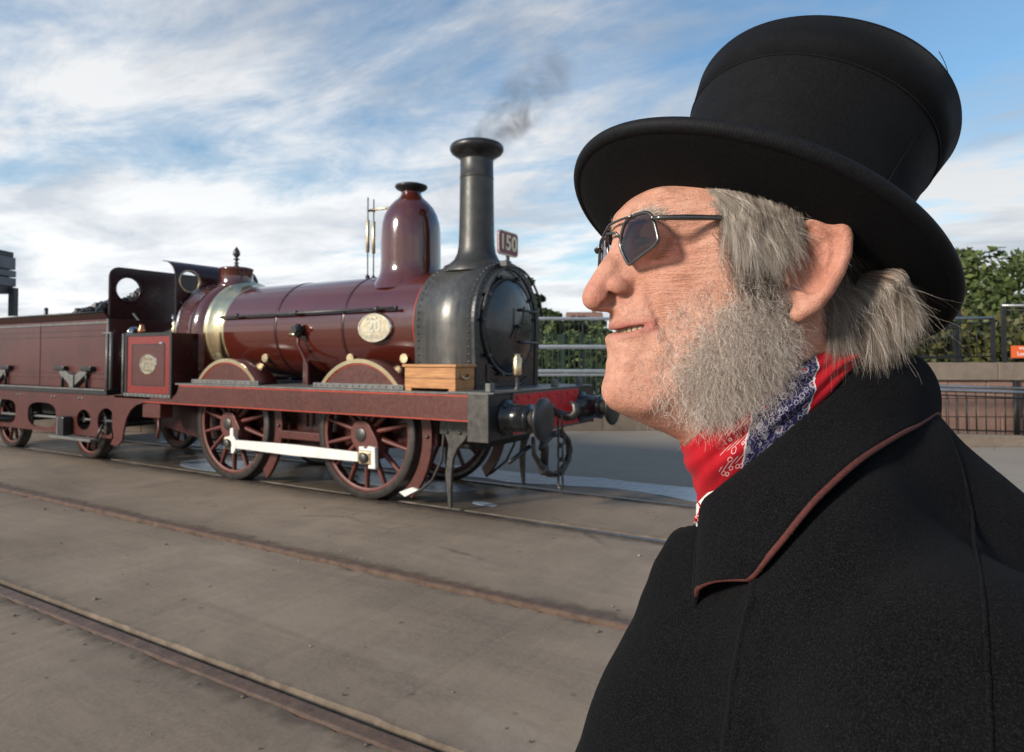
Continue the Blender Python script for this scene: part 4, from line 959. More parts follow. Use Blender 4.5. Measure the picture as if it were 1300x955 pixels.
def bg_text(body, size, u, z, mat, root, y=-0.014):
    t = text_mesh(body, size, 0.002, mat, 'sign_lettering', None, (u, y, z), Euler((PI/2, 0, 0)).to_quaternion(), 1.0, 0.002); t.parent = root; t.location = (u, y, z); return t
bg_text('Welcome to', 0.075, 0.36, 1.80, M['sign_white'], sg)
bg_text('Locomotion', 0.12, 0.42, 1.685, M['sign_white'], sg)
# ramp with railings in front of the wall
balustrade('ramp_railing', 'black ramp railing with steel handrail against the sandstone wall', 7.1, 10.25, -0.75, 0.12, 1.08, 0.19, None, tilt=-0.030)
balustrade('ramp_railing', 'black ramp railing nearest the paving, in front of the sandstone wall', 6.9, 10.05, -1.65, 0.10, 1.05, 0.17, None, tilt=-0.036)
rp_ = bgroot('ramp', 5.4, 12.1, 'pale concrete ramp below the sandstone wall', 'ramp')
bpart('ramp_slab', MB().prism([(0, 0.0), (0, 0.16), (5.2, 0.02), (9.5, 0.012), (9.5, 0.0)], 'y', 0.0, 1.85), M['paving'], rp_)
bpart('ramp_kerb', MB().prism([(0, 0.0), (0, 0.30), (5.0, 0.16), (9.5, 0.12), (9.5, 0.0)], 'y', -0.16, -0.002), M['coping'], rp_, 0.01)
# ---- foliage
def leaf_mat(name, c1, c2):
    m = NT(name); oi = m.n('ShaderNodeNewGeometry').outputs['Random Per Island']; n = m.noise(m.coord(), 0.5, 4, 0.6)
    c = m.mix(oi, c1, c2); c = m.mix(m.ramp(n, [(0.35, 0.0), (0.65, 0.6)]), c, tuple(x*0.6 for x in c1))
    m.set(base=c, rough=0.6, spec=0.3); return m.m
M['leaf_dark'] = leaf_mat('dark_tree_leaves', (0.028, 0.046, 0.018), (0.065, 0.092, 0.032))
M['leaf_mid'] = leaf_mat('mid_green_leaves', (0.055, 0.082, 0.022), (0.120, 0.150, 0.042))
M['leaf_olive'] = leaf_mat('olive_hedge_leaves', (0.060, 0.068, 0.018), (0.125, 0.115, 0.035))
M['leaf_far'] = leaf_mat('far_tree_leaves', (0.040, 0.055, 0.035), (0.070, 0.085, 0.05))
M['bark'] = simple('tree_bark', (0.055, 0.042, 0.032), 0.9, 0, 0.3, 4, 0.4)
def tree(u, d, h, rad, mat, label, seed, z0=0.0, leaf=0.16, nl=3200, squash=1.0, group='trees behind the yard', name='tree'):
    rnd = random.Random(seed); root = bgroot(name, u, d, label, 'tree', group); tr = MB()
    tr.tube([(0, 0, z0), (rnd.uniform(-.1, .1), 0, z0+h*0.3), (rnd.uniform(-.3, .3), rnd.uniform(-.3, .3), z0+h*0.75)], [h*0.028, h*0.02, h*0.006], 7)
    tips = []
    for i in range(11):
        a = rnd.uniform(0, 2*PI); zb = z0+h*rnd.uniform(0.18, 0.6); L_ = rad*rnd.uniform(0.5, 0.95)
        e = Vector((math.cos(a)*L_, math.sin(a)*L_, zb+h*rnd.uniform(0.1, 0.32)))
        tr.tube([(0, 0, zb), (e.x*0.5, e.y*0.5, (zb+e.z)/2+0.1), e], [h*0.012, h*0.008, h*0.003], 5); tips.append(e)
    bpart('trunk', tr, M['bark'], root)
    cl = [(t, rad*rnd.uniform(0.28, 0.45)) for t in tips]
    for _ in range(20):
        a, q = rnd.uniform(0, 2*PI), rnd.random()**0.5; zz = rnd.uniform(0.22, 0.93); w_ = rad*math.sqrt(max(0.05, 1-((zz-0.5)/0.52)**2))*squash
        cl.append((Vector((math.cos(a)*q*w_, math.sin(a)*q*w_, z0+h*zz)), rad*rnd.uniform(0.2, 0.4)))
    cl.append((Vector((0, 0, z0+h*0.95)), rad*0.25))
    vs = []; fs = []
    for i in range(nl):
        c, r_ = cl[rnd.randrange(len(cl))]
        v = Vector((rnd.gauss(0, 1), rnd.gauss(0, 1), rnd.gauss(0, 1))).normalized()*r_*rnd.uniform(0.55, 1.05)**0.6
        p = c+Vector((v.x, v.y, v.z*0.75)); s = leaf*rnd.uniform(0.6, 1.35)
        nrm = (v.normalized()+Vector((rnd.gauss(0, .6), rnd.gauss(0, .6), rnd.gauss(0, .6)+0.4))).normalized(); a_ = nrm.orthogonal().normalized()
        a_ = (Matrix.Rotation(rnd.uniform(0, 6.28), 3, nrm) @ a_); b_ = nrm.cross(a_); o = len(vs)
        vs += [p-a_*s, p-b_*s*0.55+nrm*s*0.12, p+a_*s, p+b_*s*0.55-nrm*s*0.1]; fs.append((o, o+1, o+2, o+3))
    bpart('crown', MB().add(vs, fs), mat, root)
    return root
def hedge(u0, u1, d, h, mat, label, seed, n, leaf=0.13, z0=0.0, name='hedge'):
    rnd = random.Random(seed); root = bgroot(name, (u0+u1)/2, d, label, 'hedge', None); vs = []; fs = []; w_ = u1-u0
    for i in range(n):
        u = rnd.uniform(-w_/2, w_/2); top = h*(0.80+0.14*math.sin(u*1.3+seed)+0.09*math.sin(u*3.1+seed*2)+0.05*math.sin(u*7.7))
        z = z0+top*(rnd.random()**0.75); v = rnd.uniform(-0.9, 0.9)*(0.4+0.6*(1-((z-z0)/h)**3 if z-z0 < h else 0.2)); v = v if rnd.random() < 0.5 else -abs(v)
        s = leaf*rnd.uniform(0.6, 1.4); nrm = Vector((rnd.gauss(0, .8), rnd.gauss(-0.6, .6), rnd.gauss(0.6, .5))).normalized(); a_ = Matrix.Rotation(rnd.uniform(0, 6.28), 3, nrm) @ nrm.orthogonal().normalized(); b_ = nrm.cross(a_)
        p = Vector((u, v+rnd.gauss(0, .12), z)); o = len(vs); vs += [p-a_*s, p-b_*s*0.55, p+a_*s, p+b_*s*0.55]; fs.append((o, o+1, o+2, o+3))
    bpart('leaves', MB().add(vs, fs), mat, root)
    st = MB()
    for i in range(int(w_/0.7)): u = -w_/2+0.35+i*0.7; st.tube([(u, 0, 0), (u+rnd.uniform(-.2, .2), 0, z0+h*0.6)], [0.04, 0.015], 5)
    bpart('stems', st, M['bark'], root, kind='stuff')
    return root
hedge(-8, 5.0, 21.5, 2.75, M['leaf_mid'], 'green hedge behind the white railing and palisade', 3, 9000)
hedge(8.2, 32, 19.6, 3.7, M['leaf_olive'], 'yellow-green hedge behind the terrace balustrades', 6, 17000, 0.14)
T = [(1.75, 34, 4.1, 1.1, 'leaf_mid', 'round mid-green tree rising over the white railing'), (0.75, 30, 5.3, 0.75, 'leaf_dark', 'dark narrow tree behind the palisade fence near the smokebox'),
     (4.2, 46, 4.4, 1.5, 'leaf_dark', 'low dark tree beside the distant house'), (6.6, 60, 5.2, 2.4, 'leaf_far', 'pale far tree beyond the distant house'),
     (19.8, 29, 6.1, 3.0, 'leaf_mid', 'tall green tree above the balustrade with the orange sign'), (23.6, 30, 6.3, 3.2, 'leaf_mid', 'broad green tree rising behind the hedge past the orange sign'),
     (25.5, 40, 7.9, 3.0, 'leaf_dark', 'tall dark tree standing beyond the yellow-green hedge behind the hat'), (29.9, 44, 8.9, 1.9, 'leaf_dark', 'dark round-topped tree between two broad green trees'), (14.0, 36, 6.0, 3.5, 'leaf_dark', 'low dark tree beyond the green palisade, behind the bearded man'),
     (18.0, 38, 6.2, 3.5, 'leaf_dark', 'dark spreading tree behind the yellow-green hedge'), (34.0, 42, 8.0, 3.6, 'leaf_mid', 'large green tree beyond the end of the hedge'),
     (44.0, 40, 8.5, 4.5, 'leaf_dark', 'dark tree standing alone past the end of the hedge'), (56.0, 46, 9.0, 5.0, 'leaf_mid', 'wide green tree farthest past the end of the hedge'),
     (-3.0, 40, 4.6, 3.0, 'leaf_mid', 'green tree behind the front of the locomotive'), (-9.0, 44, 4.4, 3.0, 'leaf_dark', 'dark tree behind the boiler of the locomotive')]
for i, (u, d, h, r_, m_, lab) in enumerate(T): tree(u, d, h, r_, M[m_], lab, 40+i, leaf=0.10+0.0022*d, nl=3600)
# distant wooded hill and house
def hill(u0, u1, d, h, name, label):
    mb = MB(); n = 60; rnd = random.Random(int(d)); vs = []; 
    for j in range(5):
        for i in range(n+1):
            u = u0+(u1-u0)*i/n; t = j/4
            z = h*math.sin(t*PI/2)*(0.55+0.25*math.sin(i*0.21+d)+0.16*math.sin(i*0.53)+0.05*rnd.random())
            p = Vector((CAM.x, CAM.y, 0))+F2*(d+t*60)+RT*u; vs.append((p.x, p.y, z-0.5))
    mb.add(vs, [(j*(n+1)+i, j*(n+1)+i+1, (j+1)*(n+1)+i+1, (j+1)*(n+1)+i) for j in range(4) for i in range(n)], True)
    return tag(mb.build(name, M['hillgreen']), label, 'hill', kind='structure')
M['hillgreen'] = simple('far_wooded_slope', (0.050, 0.064, 0.040), 0.95, 0, 0.5, 0.12, 0.0)
hill(-320, 320, 190, 6.0, 'hill', 'low wooded rise on the horizon')
hs_ = bgroot('house', 11.2, 100, 'distant house with a reddish tiled roof among the trees', 'house')
M['render'] = simple('pale_house_render', (0.45, 0.40, 0.35), 0.8, 0, 0.1, 0.8); M['tiles'] = simple('red_brown_tiles', (0.20, 0.11, 0.085), 0.8, 0, 0.25, 2)
bpart('wall', MB().box((-2.5, 0, 0), (2.5, 5, 6.6)), M['render'], hs_)
rf = bpart('roof', MB().prism([(-0.3, 6.6), (2.5, 8.6), (5.3, 6.6)], 'x', -2.8, 2.8), M['tiles'], hs_)
ch = MB().box((1.2, 2.2, 7.8), (1.8, 2.8, 9.2)).build('chimney', M['tiles']); ch.parent = rf
for x in (-1.6, 0.6):
    wd = bpart('window', MB().box((x, -0.04, 4.2), (x+1.0, 0.02, 5.6)), M['sign_white'], hs_)
    pn = MB().box((x+0.1, -0.06, 4.3), (x+0.9, -0.045, 5.5)).build('pane', M['black_gloss']); pn.parent = wd
# grey water tank on legs at the left
wt = bgroot('water_tower', -35.1, 43, 'grey steel tank on legs standing beyond the tender', 'tower')
def zt_(py): return 1.614+(453.7-py)*43/FPX
for k, (za, zb, wd_) in enumerate(((zt_(335), zt_(318), 0.0), (zt_(345), zt_(336), 0.05), (zt_(358), zt_(346), 0.05))):
    bpart('tank_panel', MB().box((-3.2, 0, za), (0.50+wd_, 3.0, zb-0.03)), M['tower'], wt, 0.02)
bpart('tank_lip', MB().box((-3.2, -0.02, zt_(318)), (0.35, 3.0, zt_(311))), M['tower_dark'], wt, 0.02)
bpart('tank_floor', MB().box((-3.2, 0.05, zt_(368)), (0.42, 2.9, zt_(358))), M['tower_dark'], wt)
for u in (0.40, -2.6): 
    for v in (0.1, 2.5): bpart('leg', MB().box((u, v, zt_(400)), (u+0.40, v+0.4, zt_(360))), M['tower_dark'], wt)
bpart('base_block', MB().box((-4.0, -0.2, 0), (1.15, 3.4, zt_(400))), M['tower_dark'], wt, 0.03)
# ------------------------------------------------------------------ the man in the top hat
AL = math.radians(13)
TOW = -F2
HF = RT*(-math.cos(AL)) + TOW*math.sin(AL)        # the way his face points
HL = RT*math.sin(AL) + TOW*math.cos(AL)           # his left side, towards the viewer
HO = pix(742, 388, 0.5)                           # tip of his nose
def hw(f, l, z): return HO + HF*f + HL*l + Vector((0, 0, z))
def hp(x, y, l):                                   # where a sight line meets the plane l = const of his head, as (f, l, z)
    d = FW + RT*((x-650.0)/FPX) - UP*((y-432.0)/FPX); t = (HO + HL*l - CAM).dot(HL)/d.dot(HL); P = CAM + d*t - HO
    return (P.dot(HF), l, P.z)
NPF, NPL, NPO = np.array(HF), np.array(HL), np.array(HO)
def to_world(V): return NPO + V[:, :1]*NPF + V[:, 1:2]*NPL + V[:, 2:3]*np.array([0, 0, 1.0])
man = thing('person', (HO.x, HO.y, 0), 'smiling person in black top hat, sunglasses, red neckerchief and dark piped coat, grey beard', 'person')
MO = np.array(man.location)
def np_mesh(name, V, faces, mat, parent, smooth=True):
    me = bpy.data.meshes.new(name); me.from_pydata([tuple(v) for v in (V-MO)], [], faces)
    me.polygons.foreach_set('use_smooth', [smooth]*len(me.polygons)); me.update()
    o = bpy.data.objects.new(name, me); col.objects.link(o); o.parent = parent
    if mat: me.materials.append(mat)
    return o
def surface_nets(phi, o, h):
    n0, n1, n2 = phi.shape; s = phi < 0
    c = [(0,0,0),(1,0,0),(0,1,0),(1,1,0),(0,0,1),(1,0,1),(0,1,1),(1,1,1)]
    def cor(a, k): return a[k[0]:n0-1+k[0], k[1]:n1-1+k[1], k[2]:n2-1+k[2]]
    cnt = np.zeros((n0-1, n1-1, n2-1), np.int8)
    for k in c: cnt += cor(s, k)
    idx = np.argwhere((cnt > 0) & (cnt < 8)); I, J, K = idx.T
    vals = [phi[I+k[0], J+k[1], K+k[2]] for k in c]; acc = np.zeros((len(I), 3)); num = np.zeros(len(I))
    for a in range(8):
        for b in range(a+1, 8):
            if sum(abs(c[a][q]-c[b][q]) for q in range(3)) != 1: continue
            va, vb = vals[a], vals[b]; m = (va < 0) != (vb < 0); t = np.where(m, va/np.where(m, va-vb, 1), 0)
            p = np.array(c[a])[None] + t[:, None]*(np.array(c[b])-np.array(c[a]))[None]
            acc += p*m[:, None]; num += m
    V = (idx + acc/num[:, None])*h + np.array(o)
    vid = -np.ones((n0-1, n1-1, n2-1), np.int64); vid[I, J, K] = np.arange(len(I)); F = []
    for ax in range(3):
        sl0 = [slice(None)]*3; sl1 = [slice(None)]*3; sl0[ax] = slice(0, -1); sl1[ax] = slice(1, None)
        e = np.argwhere(s[tuple(sl0)] != s[tuple(sl1)]); a1, a2 = [q for q in range(3) if q != ax]
        ok = (e[:, a1] > 0) & (e[:, a2] > 0) & (e[:, a1] < phi.shape[a1]-1) & (e[:, a2] < phi.shape[a2]-1); e = e[ok]
        q = []
        for d1, d2 in ((-1,-1),(0,-1),(0,0),(-1,0)):
            w = e.copy(); w[:, a1] += d1; w[:, a2] += d2; q.append(vid[w[:, 0], w[:, 1], w[:, 2]])
        q = np.stack(q, 1); fl = s[e[:, 0], e[:, 1], e[:, 2]]
        if ax == 1: fl = ~fl
        q = np.where(fl[:, None], q, q[:, ::-1]); F.append(q)
    return V, np.concatenate(F)
def laplace(V, F, it, lam=0.5):
    E = np.concatenate([F[:, [0,1]], F[:, [1,2]], F[:, [2,3]], F[:, [3,0]]]); E = np.concatenate([E, E[:, ::-1]])
    deg = np.bincount(E[:, 0], minlength=len(V))[:, None]
    for _ in range(it):
        S = np.stack([np.bincount(E[:, 0], weights=V[E[:, 1], k], minlength=len(V)) for k in range(3)], 1); V = V + lam*(S/np.maximum(deg, 1)-V)
    return V
def smin(a, b, k): h = np.clip(0.5+0.5*(b-a)/k, 0, 1); return b*(1-h)+a*h-k*h*(1-h)
def smax(a, b, k): return -smin(-a, -b, k)
def sd_cap(P, a, b, ra, rb=None):
    rb = ra if rb is None else rb; a = np.array(a); b = np.array(b); d = b-a; L2 = float(d@d)+1e-12
    q = [P[k]-a[k] for k in range(3)]; t = np.clip((q[0]*d[0]+q[1]*d[1]+q[2]*d[2])/L2, 0, 1)
    return np.sqrt((q[0]-t*d[0])**2+(q[1]-t*d[1])**2+(q[2]-t*d[2])**2)-(ra+(rb-ra)*t)
def sd_ell(P, c, r, rot=0.0):
    x, y, z = P[0]-c[0], P[1]-c[1], P[2]-c[2]
    if rot: cr, sr = math.cos(rot), math.sin(rot); x, z = x*cr+z*sr, -x*sr+z*cr
    k0 = np.sqrt((x/r[0])**2+(y/r[1])**2+(z/r[2])**2); k1 = np.sqrt((x/r[0]**2)**2+(y/r[1]**2)**2+(z/r[2]**2)**2)
    return np.where(k1 < 1e-9, -min(r), k0*(k0-1)/np.maximum(k1, 1e-9))
def chain(P, pts, rs):
    d = None
    for i in range(len(pts)-1):
        q = sd_cap(P, pts[i], pts[i+1], rs[i], rs[i+1]); d = q if d is None else np.minimum(d, q)
    return d
# ---- head: side relief (squared half-width over the profile), then nose wings, lips, ear
prof_px = [  # (x, y, cross-section radius in mm) along the outline from the hat brim down to the neck
 (834,226,50),(824,235,48),(814,243,45),(799,255,38),(787,268,30),(782,279,24),(780.5,287,17),(780,296,12),(779,304,9),(777,312,7.5),(773,320,7),(766.5,329,7),(760,338,7),(753.5,348,7.5),(748,357,8),(744.5,365,9),(742.5,373,10),(742,380,10),
 (744,386.5,10),(748.5,391,9),(756,394,8),(765,396,8),(773,397,9),(777,400,11),(778.5,405,14),(779.5,411,16),(783,417,17),(788,421.5,18),(782,425,17),(775.5,428.5,16),(773,434,16),(773,440,17),(774.3,449,18),(774.5,457,19),(773,466,19),
 (770,477,18),(767,487,17),(765.5,495,17),(766.5,504,17),(770,512,17),(777,519.5,18),(787,525,20),(801,531,23),(822,541,27),(844,550,32),(858,557,36),(868,566,40),(874,580,42),(882,605,43),(890,640,44),(900,690,46)]
PR = []
for x, y, R_ in prof_px: a = hp(x, y, 0.0); PR.append((a[0]*1000, a[2]*1000, R_))
PR += [(-118,-235,48), (-195,-235,50), (-200,-170,50), (-203,-120,48), (-208,-80,48), (-216,-40,52), (-226,0,58), (-231,40,62), (-226,80,62), (-208,112,62), (-180,133,64), (-145,142,66), (-105,136,64), (-75,120,58)]
pts = []; nP = len(PR)
for i in range(nP):
    a, b = PR[i], PR[(i+1) % nP]; d = math.hypot(b[0]-a[0], b[1]-a[1]); k = max(1, int(d/3.0))
    for j in range(k): t = j/k; pts.append([a[q]+(b[q]-a[q])*t for q in range(3)])
A_ = np.array(pts); nx_ = np.roll(A_, -1, 0)-np.roll(A_, 1, 0); tn = nx_[:, :2]/np.linalg.norm(nx_[:, :2], axis=1)[:, None]
nrm = np.stack([tn[:, 1], -tn[:, 0]], 1)
cen = np.array([-120.0, 0.0]); area = 0.5*np.sum(A_[:, 0]*np.roll(A_[:, 1], -1)-np.roll(A_[:, 0], -1)*A_[:, 1])
if area < 0: nrm = -nrm
X_ = [A_[:, :2]]; Y_ = [np.zeros(len(A_))]
X_.append(A_[::2, :2]+nrm[::2]*4.0); Y_.append(-4.0*2*A_[::2, 2])
lm = [  # (x, y, l mm): half-width seen at a photo point on his near side
 (776,335,9.5),(765,350,10),(755,366,9),(757,382,8),(768,384,10),(768,366,10.5),(779,352,11.5),(786,490,16),(800,495,21),(815,503,25),(800,515,18),(820,522,23),(838,500,32),(860,515,33),(895,510,46),(905,470,54),(930,500,54),(940,440,63),(960,480,60),(970,420,66),(935,350,68),(930,300,68),(925,255,67),(980,350,71),(1010,350,72),(985,290,73),(1030,290,74),(1050,340,71),(960,240,71),(1020,230,75),(1080,300,73),(1100,350,68),(1060,400,66),(1010,420,66),(1000,470,60),(1050,460,60),(960,530,52),(900,540,38),(920,560,39),(880,560,20),(940,600,42),(1000,560,46),(1020,520,52)]
LX = []; LY = []
for x, y, l in lm: a = hp(x, y, l/1000); LX.append((a[0]*1000, a[2]*1000)); LY.append(l*l)
for f_, z_, l_ in [(-30,60,18),(-36,61,30),(-42,61,39.5),(-50,60,48),(-60,60,55),(-25,45,9.5),(-32,45,16.5),(-40,45,28),(-46,45,37),(-52,46,45),(-60,45,53),
 (-24,30,10.5),(-30,30,14.5),(-37,27,23),(-44,27,32),(-52,26,42),(-60,24,51),(-27,15,12.5),(-33,14,16.5),(-39,13,24),(-46,12,32.5),(-54,10,41.5),(-62,8,50),(-24,3,9.5),(-29,2,12.5),(-38,1,22.5),(-46,0,31),(-54,-2,39.5),(-62,-4,48.5),
 (-24.7,-10,13.5),(-31,-11,19),(-38,-12,24.5),(-44.3,-16.3,28.5),(-50,-15,34.5),(-58,-14,43.5),(-32,-22,20.5),(-38.5,-20,25),(-24.6,-31,16.5),(-31,-31,21.5),(-38,-31,27),(-46,-29,34),(-56,-31,41),(-24,-44,18),(-31,-46,22),(-39,-48,27.5),(-48,-48,33.5),(-60,-52,44.5),
 (-34,75,25),(-44,74,40),(-53,73,50),(-43,82,37),(-66,44,57.5),(-66,63,59.5),(-72,20,59),(-73,1,57.5),(-68,-20,52)]:
    LX.append((f_, z_)); LY.append(l_*l_)
LX += [(-130,80),(-170,60),(-150,110),(-200,60),(-190,20),(-170,-100),(-150,-160),(-150,-200),(-170,-40)]; LY += [v*v for v in (77,73,62,52,58,56,58,62,62)]
X_.append(np.array(LX)); Y_.append(np.array(LY, float)); X_ = np.concatenate(X_)/100; Y_ = np.concatenate(Y_)
def tpsk(a, b): d2 = ((a[:, None, :]-b[None])**2).sum(-1); return np.where(d2 > 1e-12, 0.5*d2*np.log(np.maximum(d2, 1e-12)), 0)
N_ = len(X_); K_ = tpsk(X_, X_)+np.eye(N_)*2e-5; Pm = np.c_[np.ones(N_), X_]
W_ = np.linalg.solve(np.block([[K_, Pm], [Pm.T, np.zeros((3, 3))]]), np.r_[Y_, np.zeros(3)])
hh = 0.00135
gf = np.arange(-0.238, 0.0095, hh); gl = np.arange(hh/2, 0.1, hh); gz = np.arange(-0.225, 0.148, hh)
GF, GZ = np.meshgrid(gf, gz, indexing='ij'); ev = np.c_[GF.ravel(), GZ.ravel()]*10
Q2 = np.zeros(len(ev))
for s_ in range(0, len(ev), 6000): e_ = ev[s_:s_+6000]; Q2[s_:s_+6000] = tpsk(e_, X_) @ W_[:N_] + np.c_[np.ones(len(e_)), e_] @ W_[N_:]
Q2 = Q2.reshape(GF.shape)*1e-6
def p2(x, y, l): a = hp(x, y, l); return np.array([a[0], a[2]])
H0 = np.sqrt(np.maximum(Q2, 1e-6))
def crease(pts, depth, width, fade=True):
    global Q2
    g = np.full(GF.shape, 9.0); w_ = np.zeros(GF.shape); n = len(pts)-1
    for i in range(n):
        a, b = np.array(pts[i]), np.array(pts[i+1]); d = b-a; t = np.clip(((GF-a[0])*d[0]+(GZ-a[1])*d[1])/(d@d), 0, 1)
        q = np.hypot(GF-a[0]-t*d[0], GZ-a[1]-t*d[1]); s_ = (i+t)/n; m = q < g; g = np.where(m, q, g); w_ = np.where(m, s_, w_)
    env = np.sin(np.pi*np.clip(w_*0.9+0.05, 0, 1))**0.6 if fade else 1.0
    Q2 = Q2 - 2*H0*(depth*1.55)*env*np.exp(-(g/width)**2)
def cl(*a): return [p2(x, y, l/1000) for x, y, l in a]
crease([np.array(q)/1000 for q in ((-36,20),(-41,8),(-45,-4),(-48.5,-15),(-50,-26))], 0.0024, 0.0028)
for (cf0, cz0, amp, rf, rz) in ((-54, 24, 0.0022, 9, 8), (-63, -7, -0.0045, 10, 13), (-48, 8, 0.0016, 7, 8), (-44, -36, 0.0012, 6, 7), (-56, 44, -0.0012, 6, 4)):
    Q2 = Q2 + 2*H0*amp*np.exp(-((GF*1000-cf0)/rf)**2-((GZ*1000-cz0)/rz)**2)    # cheek fold
crease([np.array(q)/1000 for q in ((-31,26),(-34.5,20),(-35,12),(-33,4))], 0.0015, 0.0024)                            # behind the nose wing
def fz(*a): return [np.array(q)/1000 for q in a]
crease(fz((-50,40),(-58,39),(-72,45)), 0.0011, 0.0016)                                          # laughter lines
crease(fz((-49,37),(-60,33),(-74,32)), 0.0012, 0.0017)
crease(fz((-46,34),(-56,27),(-67,21)), 0.0012, 0.0018)
crease(fz((-54,34),(-62,28),(-72,25)), 0.0008, 0.0015)
crease(fz((-58,20),(-63,12),(-66,2)), 0.0009, 0.0020)
crease(fz((-52,16),(-57,8),(-59,-2)), 0.0007, 0.0018)
crease(fz((-38,33),(-48,30),(-57,23)), 0.0013, 0.0020)
crease(fz((-52,51),(-62,54),(-76,58)), 0.0010, 0.0016)
crease(fz((-54,57),(-64,61),(-76,65)), 0.0007, 0.0016)
crease(fz((-34,69),(-46,71),(-64,67)), 0.0008, 0.0018)
crease(fz((-36,76),(-48,79),(-66,74)), 0.0007, 0.0018)
crease(fz((-51,-18),(-54,-33),(-53,-46)), 0.0014, 0.0028)
crease(fz((-46,-14),(-50,-11)), 0.0007, 0.0018)
crease(fz((-25,-39),(-33,-39),(-39,-35)), 0.0007, 0.0040)
crease(cl((842,520,28),(862,530,34),(880,545,30)), 0.0010, 0.0030)
GL = gl[None, :, None]
phi2 = GL**2 - Q2[:, None, :]
g0, g1, g2 = np.gradient(phi2.astype(np.float32), hh); gr = np.sqrt(g0*g0+g1*g1+g2*g2); del g0, g1, g2
phi = (phi2/np.maximum(gr, 0.006)).astype(np.float32); del phi2, gr
P3 = [gf[:, None, None].astype(np.float32), gl[None, :, None].astype(np.float32), gz[None, None, :].astype(np.float32)]
def h3(x, y, l): return hp(x, y, l/1000)
# nose wing, tip
phi = smin(phi, sd_ell(P3, (-0.0235, 0.0125, 0.0135), (0.0094, 0.0055, 0.0066), 0.22), 0.003)
phi = smin(phi, sd_ell(P3, h3(756,378,1.0), (0.0080, 0.0072, 0.0076)), 0.006)
phi = smax(phi, -chain(P3, [(-0.0115, 0.0070, 0.0005), (-0.0185, 0.0115, 0.0035), (-0.0265, 0.0135, 0.0065)], [0.0024, 0.0038, 0.0030]), 0.0012)
phi = smax(phi, -sd_cap(P3, (-0.019, 0.0085, 0.002), (-0.017, 0.0065, 0.014), 0.0042, 0.0028), 0.002)
# lips and the open smile
phi = smin(phi, chain(P3, [h3(781.5,413.5,0), h3(787,413.5,8), h3(799,411.5,16), h3(814,409.5,22), h3(829,411.5,27.5)], [0.0034, 0.0032, 0.0028, 0.0021, 0.0010]), 0.0035)
phi = smin(phi, chain(P3, [h3(779.5,430.5,0), h3(786,430,9), h3(799,426.5,17), h3(814,421.5,23), h3(829,415.5,27.5)], [0.0042, 0.0040, 0.0034, 0.0022, 0.0010]), 0.004)
for dp in (0.0, 0.005, 0.010):
    q = [h3(784.5,421.8,0), h3(789,420.8,8), h3(800,418.6,16), h3(815,415.6,22.5), h3(831,413.6,28.2)]
    q = [(a-dp-(0.002 if dp == 0 else 0)+0.002, b*(1-dp*18), c_) for a, b, c_ in q]
    phi = smax(phi, -chain(P3, q, [0.0018, 0.0022, 0.0023, 0.0016, 0.0005]), 0.0010)
# eye socket, lids
EYE = (-0.0462, 0.0292, 0.0455)
phi = smax(phi, -sd_ell(P3, (EYE[0]+0.005, EYE[1], EYE[2]), (0.0120, 0.0145, 0.0098)), 0.005)
lid = np.maximum(np.abs(sd_ell(P3, EYE, (0.0128, 0.0128, 0.0128)))-0.0011, -(np.abs(P3[2]-EYE[2]+0.001)-(0.0030-20.0*(P3[1]-EYE[1]+0.002)**2)+0.0*P3[0]))
phi = smin(phi, lid, 0.002)
# ear
HEL = [h3(1026,284,82), h3(1036,277,85), h3(1051,272,89), h3(1067,280,92), h3(1073.5,300,93.5), h3(1072,322,92.5), h3(1063,345,90), h3(1049,368,86.5), h3(1032,388,82), h3(1014,399,77.5)]
phi = smin(phi, chain(P3, HEL, [0.0034, 0.0038, 0.0042, 0.0046, 0.0048, 0.0050, 0.0052, 0.0056, 0.0060, 0.0060]), 0.0035)
for a, b in (((1035,300,78),(1058,300,85)), ((1038,320,79),(1060,322,85)), ((1030,340,78),(1050,345,83)), ((1022,360,77),(1040,366,80)), ((1020,310,76),(1050,290,84)), ((1014,378,75),(1026,384,78))):
    phi = smin(phi, sd_cap(P3, h3(*a), h3(*b), 0.0055, 0.0056), 0.006)
phi = smin(phi, chain(P3, [h3(1040,290,87), h3(1054,304,89.5), h3(1056,325,89.5), h3(1047,346,87), h3(1034,364,83), h3(1020,372,80)], [0.0016, 0.0022, 0.0024, 0.0024, 0.0026, 0.0024]), 0.005)
phi = smin(phi, sd_ell(P3, h3(1003,352,76), (0.0048, 0.0040, 0.0062)), 0.003)
phi = smax(phi, -sd_ell(P3, h3(1022,334,84), (0.0112, 0.0165, 0.0215), -0.30), 0.002)
phi = smax(phi, -chain(P3, [h3(1042,288,91), h3(1057,302,93), h3(1059,324,93), h3(1049,348,89.5)], [0.0028, 0.0040, 0.0040, 0.0024]), 0.002)
phi = smax(phi, -sd_ell(P3, h3(1030,305,91), (0.0062, 0.0058, 0.0085), -0.2), 0.004)
phi = smax(phi, -sd_ell(P3, h3(1013,360,79), (0.0042, 0.0100, 0.0042)), 0.002)
phi = np.concatenate([phi[:, ::-1, :], phi], 1)
phi[0] = 1; phi[:, 0] = 1; phi[:, :, -1] = np.maximum(phi[:, :, -1], 0.001); phi[:, :, 0] = np.maximum(phi[:, :, 0], 0.001); phi[-1] = 1; phi[:, -1] = 1
HV, HFc = surface_nets(phi, (gf[0], -gl[-1], gz[0]), hh)
del phi
HV = laplace(HV, HFc, 2, 0.5)
nk = np.clip((-0.085-HV[:, 2])/0.03, 0, 1)*np.clip(-HV[:, 1]/0.02, 0, 1)*np.clip((HV[:, 0]+0.17)/0.05, 0, 1); HV[:, 0] -= 0.018*nk      # neck turned a little under the head
